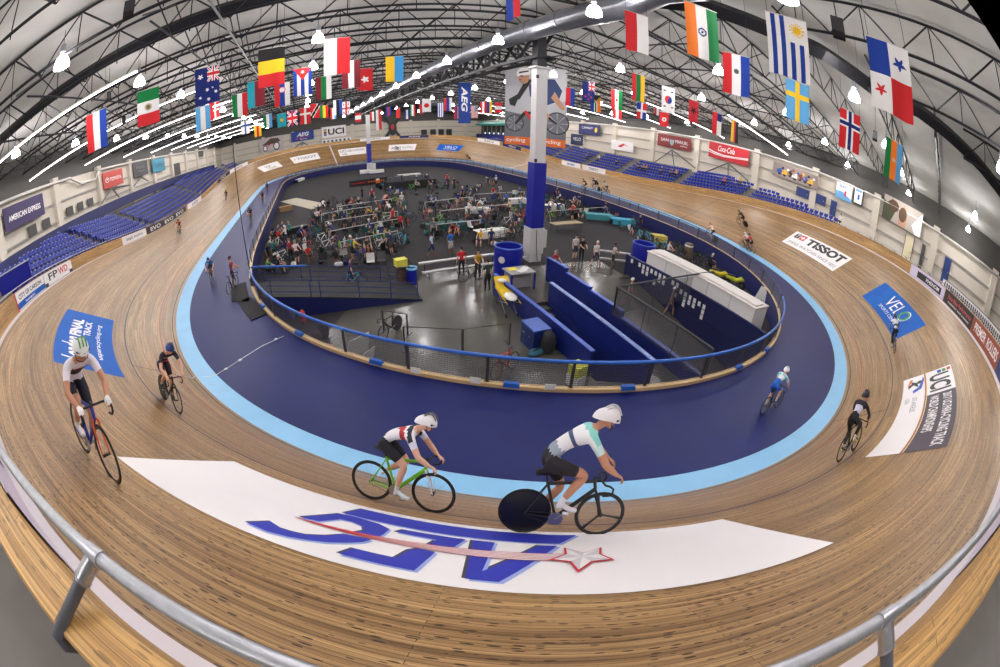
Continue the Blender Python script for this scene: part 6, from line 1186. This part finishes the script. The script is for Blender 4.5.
for q in range(6): part(o, 'case', M('flight case', (90, 90, 94), .6), lambda mb: mb.box((-2.8 + 1.1 * q, .3 * (q % 2), 1.45), (.8, .7, .6)))
for k, (px, py) in enumerate(((378, 187.5), (423, 184), (646, 260))):
    b = fl(px, py); o = empty('drinks_cooler', b, 0, ('orange topped drinks cooler on a black box beside the far boards', 'orange drinks cooler by the dark staging', 'orange drinks cooler against the far round bin')[k], 'cooler', 'drinks coolers'); part(o, 'base', INK if k < 2 else STEEL, lambda mb: mb.box((0, 0, .35), (.7, .6, .7))); part(o, 'tank', ORG, lambda mb: mb.lathe([(.26, .7), (.3, .75), (.3, 1.2), (.27, 1.26)], n=14), 40); part(o, 'cap', STW, lambda mb: mb.lathe([(.28, 1.26), (.28, 1.34), (.1, 1.38)], n=14), 40)
b = fl(687, 258); o = empty('waste_bin', b, 0, 'round bronze waste bin before the navy fence wall', 'bin'); part(o, 'shell', M('bin bronze', (104, 88, 66), .5), lambda mb: mb.lathe([(.36, 0), (.38, 1.15), (.34, 1.25), (.2, 1.3)], n=16, cap=True), 40); part(o, 'liner', STW, lambda mb: mb.lathe([(.385, 1.02), (.39, 1.16)], n=16, cap=False), True)
def sign(px, py, w, h, rz, label, txt):
    b = fl(px, py); o = empty('tripod_sign', b, rz, label, 'sign'); part(o, 'sheet', STW, lambda mb: mb.prism([(-w / 2, 0), (w / 2, 0), (w * .12, h), (-w * .12, h)], .03, Matrix.Rotation(PI / 2 - .25, 4, 'X'))); part(o, 'mark', PURPLE, lambda mb: mb.prism(star(0, h * .3, .22), .04, Matrix.Translation((0, -.012, 0)) @ Matrix.Rotation(PI / 2 - .25, 4, 'X')))
sign(759, 309, 1.5, 1.5, -.9, 'white triangular banner sign with a violet mark by the curved fence end', '')
for k, (px, py, c, lab) in enumerate(((717, 282, (214, 196, 30), 'yellow pacing motorbike parked along the navy fence wall'), (733, 288, (196, 200, 40), 'lime yellow pacing motorbike behind the first one'))):
    b = fl(px, py); o = empty('pacing_motorbike', b, -.75, lab, 'motorbike', 'pacing motorbikes'); m = M('fairing %d' % k, c, .35)
    for x in (-.62, .62):
        R4 = Matrix.Translation((x, 0, .3)) @ Matrix.Rotation(PI / 2, 4, 'X'); part(o, 'wheel', RUB, lambda mb: mb.lathe([(.18, -.05), (.3, -.05), (.3, .05), (.18, .05)], n=18, M4=R4, cap=False), 40)
    part(o, 'body', m, lambda mb: mb.tube([(-.75, 0, .7), (-.3, 0, .72), (.1, 0, .6), (.5, 0, .8), (.75, 0, .72)], [.08, .18, .16, .17, .06], 10), True); part(o, 'seat', INK, lambda mb: mb.ball((-.35, 0, .9), (.35, .15, .07), 10, 5), True); part(o, 'handlebar', INK, lambda mb: mb.tube([(.35, -.35, 1.05), (.48, -.1, .98), (.48, .1, .98), (.35, .35, 1.05)], .018, 6)); part(o, 'fork', CHR, lambda mb: mb.tube([(.45, 0, .95), (.62, 0, .3)], .03, 6))
# ------------------------------------------------------------------ parked bicycles: one of each kind built, then copied
def small_wheel(par, x, disc):
    w = empty('wheel', (x, 0, .336)); w.parent = par; R4 = Matrix.Rotation(PI / 2, 4, 'X')
    part(w, 'tyre', RUB, lambda mb: mb.tube([(.322 * math.cos(2 * PI * q / 20), 0, .322 * math.sin(2 * PI * q / 20)) for q in range(20)], .018, 5, close=True))
    part(w, 'disc' if disc else 'spokes', CARB if disc else SPOKE, (lambda mb: mb.lathe([(.001, -.012), (.31, -.006), (.31, .006), (.001, .012)], n=20, M4=R4, cap=False)) if disc else (lambda mb: [mb.tube([(0, 0, 0), (.31 * math.cos(q * PI / 5), 0, .31 * math.sin(q * PI / 5))], .003, 3, caps=False) for q in range(10)])); return w
def pit_bike(disc):
    o = empty('parked_bicycle', (0, 0, 0)); small_wheel(o, -.4, disc); small_wheel(o, .585, False)
    part(o, 'frame', BFR, lambda mb: (mb.tube([(.45, 0, .71), (0, 0, .28)], .03, 6), mb.tube([(-.17, 0, .78), (.42, 0, .84)], .024, 6), mb.tube([(0, 0, .28), (-.19, 0, .9)], .025, 6), mb.tube([(.41, 0, .9), (.45, 0, .71), (.585, 0, .336)], .022, 6), mb.tube([(0, 0, .28), (-.4, 0, .336), (-.17, 0, .74)], .014, 5)))
    part(o, 'saddle', INK, lambda mb: mb.tube([(-.32, 0, .945), (-.24, 0, .95), (-.06, 0, .945)], [.06, .05, .02], 6, flat=.4)); part(o, 'handlebar', BARM, lambda mb: [mb.tube([(.41, 0, .88), (.48, q * .2, .87), (.6, q * .21, .85), (.61, q * .21, .76), (.5, q * .2, .73)], .018, 5) for q in (-1, 1)]); part(o, 'crankset', CHR, lambda mb: (mb.lathe([(.09, -.005), (.09, .005)], n=14, M4=Matrix.Translation((0, -.05, .28)) @ Matrix.Rotation(PI / 2, 4, 'X')), mb.tube([(.15, -.07, .2), (-.15, .07, .36)], .014, 5))); return o
PB = [pit_bike(False), pit_bike(True)]; pbn = [0, 0]
FRC = [BFR, BFR, BFR, BFR, BFR, BFR, WFR, WFR, RFR, TFR, BFR, BFR, LIME, CBL, BFR, ORB, BFR]
def put_bike(p, rz, label, group=None, kind=0, col=None, tilt=0.):
    o = PB[kind] if pbn[kind] == 0 else dup(PB[kind]); pbn[kind] += 1; o.location = p; o.rotation_euler = (tilt, 0, rz); tag(o, label, 'bicycle', group)
    if pbn[kind] > 1 and 'group' in o and not group: del o['group']
    if col is not None:
        for ch in o.children:
            if ch.name.startswith('frame'): sl = ch.material_slots[0]; sl.link = 'OBJECT'; sl.material = col
    return o
put_bike((fl(386, 339) + fl(400, 329)) / 2, yaw(fl(400, 329), fl(386, 339)), 'black time trial bicycle with a rear disc parked in the thin barrier frame', None, 1, BFR, .1); put_bike((fl(498, 379) + fl(516, 367)) / 2, yaw(fl(516, 367), fl(498, 379)), 'red bicycle leaning inside the near fence', None, 0, RFR, .12); put_bike(fl(470, 281), .1, 'black bicycle held by the person in red at the white bench', None, 0, BFR); put_bike(fl(400, 276), .0, 'black bicycle standing behind the yellow carton', None, 0, BFR); put_bike(fl(352, 288), .1, 'aqua bicycle wheeled along the ramp top', None, 0, TFR)
put_bike(Vector((0, 0, 0)) + fl(233, 291, -.2), 1.3, 'dark bicycle standing at the fence gate', None, 0, BFR)
# ------------------------------------------------------------------ bystanders: a few poses built once, each copy dressed anew
def figure(pose, seed=0):
    b = Body(); b.hz = 'skin'; sit = pose == 'sit'; bend = pose == 'bend'; R = random.Random(seed); up = Vector((0, 0, 1)); fw = Vector((1, 0, 0))
    hz = .5 if sit else .93; P0 = Vector((0, 0, hz)); lean = .75 if bend else .12 if sit else .03
    ch = P0 + Vector((math.sin(lean) * .42, 0, math.cos(lean) * .42)); wa = P0.lerp(ch, .4); nk = ch + Vector((math.sin(lean) * .16, 0, math.cos(lean) * .14)); c = nk + Vector((math.sin(lean) * .1 + .03, 0, math.cos(lean) * .15))
    b.add('pelvis', P0, (.14, .11)).add('waist', wa, (.13, .1), 'pelvis', 'bottom|top|.4').add('chest', ch, (.155, .115), 'waist', 'top').add('neck', nk, .055, 'chest', 'top|skin|.8'); b.add('nape', c - Vector((.02, 0, .05)), .055, 'neck', 'skin'); head_on(b, c, fw + Vector((0, 0, -.5 if bend else -.05)), up, 'nape')
    for q, s_ in (('L', 1), ('R', -1)):
        sh = ch + Vector((.02, s_ * .19, .05)); el = sh + (Vector((.2, s_ * .03, -.24)) if sit or bend or (pose == 'hold') else Vector((-.03, s_ * .06, -.29))); ha = el + (Vector((.2, -s_ * .08, -.08)) if sit or pose == 'hold' else Vector((.1, 0, -.26)) if bend else Vector((.08, s_ * .0, -.26)))
        b.add('sh' + q, sh, .068, 'chest', 'top').add('ua' + q, sh.lerp(el, .5), .05, 'sh' + q, 'top').add('el' + q, el, .042, 'ua' + q, 'top|skin|.2').add('wr' + q, el.lerp(ha, .9), .03, 'el' + q, 'skin').add('ha' + q, ha, .038, 'wr' + q, 'skin')
        d = (ha - el).normalized(); b.add('fi' + q, ha + d * .08, .026, 'ha' + q, 'skin')
        hp = P0 + Vector((0, s_ * .1, -.03)); st_ = (.16 * s_ if pose == 'walk' else 0)
        kn, an = (hp + Vector((.42, s_ * .06, .0)), hp + Vector((.46, s_ * .06, -.4))) if sit else (hp + Vector((.05 + st_, s_ * .02, -.42)), hp + Vector((st_ * 1.6 - .01, s_ * .03, -.82)))
        if not sit: an.z = .08
        else: an.z = .08
        b.add('hip' + q, hp, .105, 'pelvis', 'bottom').add('th' + q, hp.lerp(kn, .5), .085, 'hip' + q, 'bottom').add('kn' + q, kn, .058, 'th' + q, 'bottom|shin|.9').add('ca' + q, kn.lerp(an, .4), .056, 'kn' + q, 'shin').add('an' + q, an, .036, 'ca' + q, 'shin').add('to' + q, Vector((an.x + .14, an.y, .035)), .036, 'an' + q, 'shoe')
    o = b.build('person', 'pelvis', {'skin': SKIN['fair'], 'top': cl((120, 120, 120)), 'bottom': cl((40, 40, 50)), 'shin': SKIN['fair'], 'shoe': cl((40, 40, 40))}, None, 1)
    hm = Body; headgear(o, c + Vector((0, 0, .01)), fw, up, 'short', M('hair dark', (40, 28, 22), .7)); return o
FIG = {k: figure(k, i) for i, k in enumerate(('stand', 'walk', 'hold', 'sit', 'bend'))}; fgn = {k: 0 for k in FIG}
HAIR = [M('hair dark'), M('hair black', (20, 18, 18), .7), M('hair fair', (150, 110, 70), .7), M('hair grey', (150, 146, 140), .7), M('cap white', (230, 228, 226), .7)]
def person(p, rz, pose, top, bottom, label, group=None, skin='fair', shin=True, hair=0, shoe=(50, 50, 54), size=1.):
    o = FIG[pose] if fgn[pose] == 0 else dup(FIG[pose]); fgn[pose] += 1; o.location = p; o.rotation_euler = (0, 0, rz); o.scale = (size,) * 3; tag(o, label, 'person', group)
    if not group and 'group' in o: del o['group']
    for sl, m in zip(o.material_slots, (SKIN[skin], cl(top), cl(bottom), SKIN[skin] if shin else cl(bottom), cl(shoe))): sl.link = 'OBJECT'; sl.material = m
    for ch in o.children: sl = ch.material_slots[0]; sl.link = 'OBJECT'; sl.material = HAIR[hair]
    return o
def face_to(p): return math.atan2(CAM[1] - p.y, CAM[0] - p.x)
W_, K_, N_ = (226, 224, 222), (28, 28, 32), (40, 48, 90)
NAMED = [((461.5, 276), 1.5, 'stand', (196, 24, 36), K_, 'person in a red shirt and black trousers standing at the white bench', False, 1), ((477.5, 279), -1.6, 'hold', (180, 140, 50), K_, 'person in a mustard top beside the one in dark green at the counter', False, 1), ((487.5, 291), 1.8, 'stand', (28, 56, 46), (26, 26, 30), 'person in a dark green jersey standing next to the stretcher', False, 1),
 ((432, 258), 2.6, 'walk', (190, 206, 230), (40, 50, 110), 'person in a pale blue and navy kit walking alone across the dark carpet', True, 1), ((450.5, 255), -1.2, 'stand', (52, 120, 206), (196, 190, 180), 'person in a bright blue shirt and pale shorts on the dark carpet', True, 2), ((574, 259), -1.5, 'stand', (224, 216, 222), (56, 64, 88), 'person in a white shirt and grey shorts, first of the three standing by the stairs', True, 0), ((580.5, 261.5), -1.7, 'hold', (30, 32, 34), (26, 26, 28), 'person dressed all in black between two white shirts by the stairs', False, 1), ((594.5, 266), -1.4, 'walk', (230, 226, 226), (44, 56, 86), 'person in a white shirt and white cap with dark blue shorts by the stairs', True, 4), ((611.5, 268), -1., 'hold', (214, 196, 196), (60, 44, 40), 'person in a pinkish shirt standing before the second bench', True, 0), ((553, 270), -1.2, 'sit', (166, 28, 34), K_, 'person in a dark red hood sitting at the end of the stepped parapet', False, 3),
 ((297.5, 264), -.9, 'hold', (226, 206, 214), (60, 50, 52), 'person in a pale pink top standing over the ramp railing', True, 3), ((269, 276), .4, 'sit', (96, 170, 70), (50, 50, 56), 'person in a bright green shirt seated beside the blue padded rail', False, 0), ((279, 243.5), -1, 'sit', (200, 40, 48), K_, 'person in a red jersey seated behind the long black table', False, 1), ((352, 287), .1, 'stand', (70, 60, 90), (44, 40, 54), 'person in dark patterned kit wheeling an aqua bicycle along the ramp', True, 0), ((385, 207), 1., 'bend', (214, 150, 140), (190, 40, 50), 'person in pink and red bending among the bicycles', True, 0), ((402, 208), -1.4, 'stand', (224, 222, 232), (190, 176, 150), 'person in a white shirt standing in the middle of the bicycles', False, 4), ((393, 226), .5, 'stand', (196, 36, 48), (180, 40, 46), 'person in red kit, farther of two, at the edge of the bicycles', True, 1), ((401, 234), .9, 'stand', (186, 30, 44), (60, 30, 36), 'person in red kit, nearer of two, at the edge of the bicycles', True, 1), ((367, 258), -1.5, 'bend', (92, 100, 92), (190, 180, 160), 'person in a grey green shirt leaning over the bicycles', True, 0), ((318, 226), -1.4, 'hold', (220, 214, 224), K_, 'person in a white top standing behind the dark bicycles by the mat', False, 2),
 ((416, 192), -1.2, 'hold', (150, 146, 138), K_, 'person in a grey shirt standing in front of the dark staging', False, 3), ((448, 190), -1., 'stand', (34, 34, 38), (30, 30, 34), 'person in black, first of a pair standing clear of the far tables', False, 1), ((454, 189.5), -1.2, 'stand', (40, 38, 44), (26, 26, 30), 'person in black, second of a pair standing clear of the far tables', False, 1), ((458, 208), 1.4, 'stand', (34, 50, 120), (190, 160, 130), 'person in a navy shirt seen from behind among the tables', True, 1), ((666, 262), -1.3, 'hold', (216, 214, 220), K_, 'person in white and black beside the white counter end', False, 1), ((627, 307), -1.1, 'walk', (150, 140, 136), (120, 110, 100), 'person in grey on the ramp, nearer the stepped wall', True, 4), ((668, 315), -1.1, 'walk', (140, 128, 122), (110, 96, 86), 'person in brown on the ramp, nearer the posted sheets', True, 4), ((309, 262), -1.2, 'sit', (200, 50, 46), K_, 'person in red and white seated behind the pale pink top', True, 0), ((628, 218), -1.2, 'hold', (60, 130, 190), (200, 190, 190), 'person in a blue shirt by the aqua table cover', True, 0), ((600, 202), -1.2, 'stand', (90, 110, 140), K_, 'person in slate blue by the teal table cover', True, 1)]
for pp, rz_, pose, top, bot, lab, sh, hr in NAMED: p = onramp(*pp) if 'on the ramp' in lab else fl(*pp); person(p, rz_, pose, top, bot, lab, None, R_.choice(['fair', 'tan', 'fair', 'brown']), sh, hr)
gp = fl(234.5, 287, -.2); person(gp, .1, 'hold', (150, 60, 70), (60, 36, 40), 'person in dark red kit standing astride a bicycle at the fence gate', None, 'tan', True, 1)
# the packed pit: bicycles in rows, chairs, bags and riders, at the spots where the photo packs them
def inpoly(x, y, P):
    c = False
    for (x1, y1), (x2, y2) in zip(P, P[1:] + P[:1]):
        if (y1 > y) != (y2 > y) and x < (x2 - x1) * (y - y1) / (y2 - y1) + x1: c = not c
    return c
ZONES = [([(303, 236), (322, 205), (352, 200), (398, 196), (410, 206), (412, 238), (400, 252), (385, 268), (330, 268), (306, 262)], 82, 44, 'the crowded pit beside the ramp'), ([(418, 205), (440, 200), (470, 196), (526, 196), (526, 236), (512, 248), (470, 246), (424, 240)], 60, 36, 'the crowded pit beside the big column'), ([(545, 196), (575, 192), (600, 200), (628, 214), (646, 232), (634, 236), (600, 222), (548, 222)], 16, 22, 'the crowded pit beyond the big column'), ([(262, 244), (280, 232), (300, 240), (302, 262), (290, 276), (262, 276), (254, 264)], 5, 16, 'the team corner by the gate'), ([(634, 238), (660, 244), (690, 254), (712, 268), (704, 274), (668, 258), (640, 250)], 12, 3, 'the space along the navy fence wall'), ([(380, 186), (440, 184), (500, 186), (500, 194), (430, 198), (384, 196)], 10, 14, 'the back of the pit below the staging')]
CHM = [DTEAL, DGREY, DGREY, NAVYW, M('chair green', (36, 60, 42), .8), M('chair grey', (80, 80, 84), .8), DGREY, M('towel white', (206, 204, 202), .8)]
def camp_chair():
    o = empty('camp_chair', (0, 0, 0)); part(o, 'seat', DGREY, lambda mb: mb.grid(lambda i, j: (-.25 + .5 * i / 4, -.25 + .5 * j / 4, .42 - .05 * math.sin(PI * i / 4) * math.sin(PI * j / 4)), 4, 4)); part(o, 'backrest', DGREY, lambda mb: mb.grid(lambda i, j: (-.25 + .06 * math.sin(PI * j / 4) - .12 * i / 4, -.27 + .54 * j / 4, .42 + .46 * i / 4), 4, 4))
    for q in (-1, 1): part(o, 'leg', STEEL, lambda mb: (mb.tube([(-.26, q * .27, .0), (.26, q * .27, .44)], .014, 4), mb.tube([(.26, q * .27, 0), (-.3, q * .27, .62), (-.36, q * .27, .9)], .014, 4)))
    return o
CC = camp_chair(); ccn = 0; taken = [Vector((n_loc.x, n_loc.y, 0)) for n_loc in [fl(*q[0]) for q in NAMED]]
tops = [(200, 44, 52), W_, K_, (44, 90, 170), (50, 130, 120), (120, 120, 124), (210, 206, 214), (150, 40, 60), (40, 60, 110), (230, 190, 60), (90, 60, 110), (70, 70, 74)]; tn = ['red', 'white', 'black', 'blue', 'teal', 'grey', 'pale', 'maroon', 'navy', 'yellow', 'purple', 'charcoal']
colr = {BFR: 'black', WFR: 'white', RFR: 'red', TFR: 'aqua', LIME: 'lime green', CBL: 'blue', ORB: 'orange'}
for P, nb, npp, where in ZONES:
    xs_ = [q[0] for q in P]; ys_ = [q[1] for q in P]
    for kind, cnt in (('bike', nb), ('person', int(npp * .72)), ('chair', max(2, int(npp * .8))), ('bag', max(2, int(npp * 1.1)))):
        c_ = tries = 0
        while c_ < cnt and tries < cnt * 60:
            tries += 1; px, py = R_.uniform(min(xs_), max(xs_)), R_.uniform(min(ys_), max(ys_))
            if not inpoly(px, py, P): continue
            p = fl(px, py); q = Vector((p.x, p.y, 0)); s_ = s_of(p)
            if (p.x - _at(s_)[0]) * math.sin(_at(s_)[2]) - (p.y - _at(s_)[1]) * math.cos(_at(s_)[2]) > -5.1: continue
            gap = .62 if kind != 'bag' else .3
            if any((q - t_).length < gap for t_ in taken): continue
            taken.append(q); c_ += 1
            if kind == 'bike': m = R_.choice(FRC); put_bike(p, R_.choice([.2, .35, 1.2, 1.4]) + R_.uniform(-.25, .25), '%s framed bicycle parked in %s' % (colr[m], where), '%s bicycles in %s' % (colr[m], where), 1 if R_.random() < .2 else 0, m, R_.uniform(-.1, .1))
            elif kind == 'person': k = R_.choice([0, 1, 2, 2, 2, 2, 3, 4, 5, 6, 7, 8, 8, 8, 9, 10, 11, 11, 11, 2, 8]); pose = R_.choice(['sit', 'sit', 'sit', 'bend', 'bend', 'hold', 'stand']); wd = {'sit': 'sitting', 'bend': 'bending over', 'hold': 'holding something', 'stand': 'standing'}[pose]; person(p, R_.uniform(0, 6.28), pose, tops[k], R_.choice([K_, N_, (90, 80, 70), (60, 60, 66)]), 'person in a %s top %s in %s' % (tn[k], wd, where), 'people in %s tops %s in %s' % (tn[k], wd, where), R_.choice(['fair', 'tan', 'brown']), R_.random() < .6, R_.randrange(5))
            elif kind == 'chair':
                o = CC if ccn == 0 else dup(CC); ccn += 1; o.location = p; o.rotation_euler = (0, 0, R_.uniform(0, 6.28)); m = R_.choice(CHM)
                for ch in o.children:
                    if not ch.name.startswith('leg'): ch.material_slots[0].link = 'OBJECT'; ch.material_slots[0].material = m
                tag(o, 'folding camp chair set out in ' + where, 'chair', 'camp chairs in ' + where)
            else:
                m = R_.choice(CHM); mb = MB(); mb.grid(lambda i, j: Vector((.3 * math.sin(PI * (j + .3) / 6.6) ** .5 * math.cos(2 * PI * i / 8), .2 * math.sin(PI * (j + .3) / 6.6) ** .5 * math.sin(2 * PI * i / 8), .17 * (1 - math.cos(PI * j / 6)))), 8, 6, close=True); mb.tube([(-.15, 0, .3), (0, 0, .42), (.15, 0, .3)], .015, 4); o = mb.build('kit_bag', m, smooth=True); o.location = p; o.rotation_euler = (0, 0, R_.uniform(0, 6)); tag(o, 'kit bag dropped among the bicycles in ' + where, 'bag', 'kit bags in ' + where)
# hanging racks: long white bars the bicycles are propped along
for q, (a, b) in enumerate((((322, 224), (372, 216)), ((326, 233), (398, 222)), ((330, 244), (402, 230)), ((338, 216), (392, 208)), ((342, 256), (398, 244)), ((425, 212), (470, 206)), ((432, 238), (480, 232)), ((440, 222), (510, 214)), ((474, 203), (524, 200)), ((548, 222), (606, 216)))):
    a, b = fl(*a), fl(*b); L = (b - a).length; o = empty('bike_rack', (a + b) / 2, yaw(a, b), 'long white bicycle rack bar in the crowded pit, %s of ten from the ramp' % ordinal(q), 'rack', 'bicycle racks in the pit')
    part(o, 'bar', ALU, lambda mb: mb.tube([(-L / 2, 0, 1.02), (L / 2, 0, 1.02)], .035, 6))
    for e in (-.5, 0, .5): part(o, 'leg', ALU, lambda mb: (mb.tube([(e * L, -.4, 0), (e * L, 0, 1.02)], .022, 5), mb.tube([(e * L, .4, 0), (e * L, 0, 1.02)], .022, 5)))
# spectators in the stands beyond the boards
for px, py, top, lab in ((588, 149, (60, 60, 70), 'nearest the giant cyclist poster'), (599, 158, W_, 'low down in the block by the giant poster'), (618, 156, K_, 'high in the second block'), (640, 154, K_, 'at the top under the maroon banner'), (644, 159, (140, 110, 100), 'just below the top under the maroon banner'), (648, 154.5, (150, 120, 60), 'last along the top under the maroon banner'), (663, 157, K_, 'alone at the top of the third block'), (673, 161.5, (60, 60, 64), 'first of two along the top of the third block'), (678, 162, (190, 150, 60), 'second of two along the top of the third block'), (727, 175, (190, 60, 50), 'in red beneath the red banner'), (740, 178, (200, 170, 60), 'in yellow beneath the red banner'), (846, 221, (220, 226, 236), 'at their thin end below the posters')):
    P = onx(px, py, 32.8); s = s_of(P); r = max(0, min(7, round((P.x * 0 + math.hypot(P.x - _at(s)[0], P.y - _at(s)[1]) - htop(s) - .6) / .74)))
    p = H(s, htop(s) + row_h(r) - .02, row_z(s, r) + .0); person(p, head(s) + PI / 2, 'sit', top, K_, 'spectator ' + lab if False else 'person sitting in the blue seats ' + lab, None, 'fair', False, R_.randrange(5))
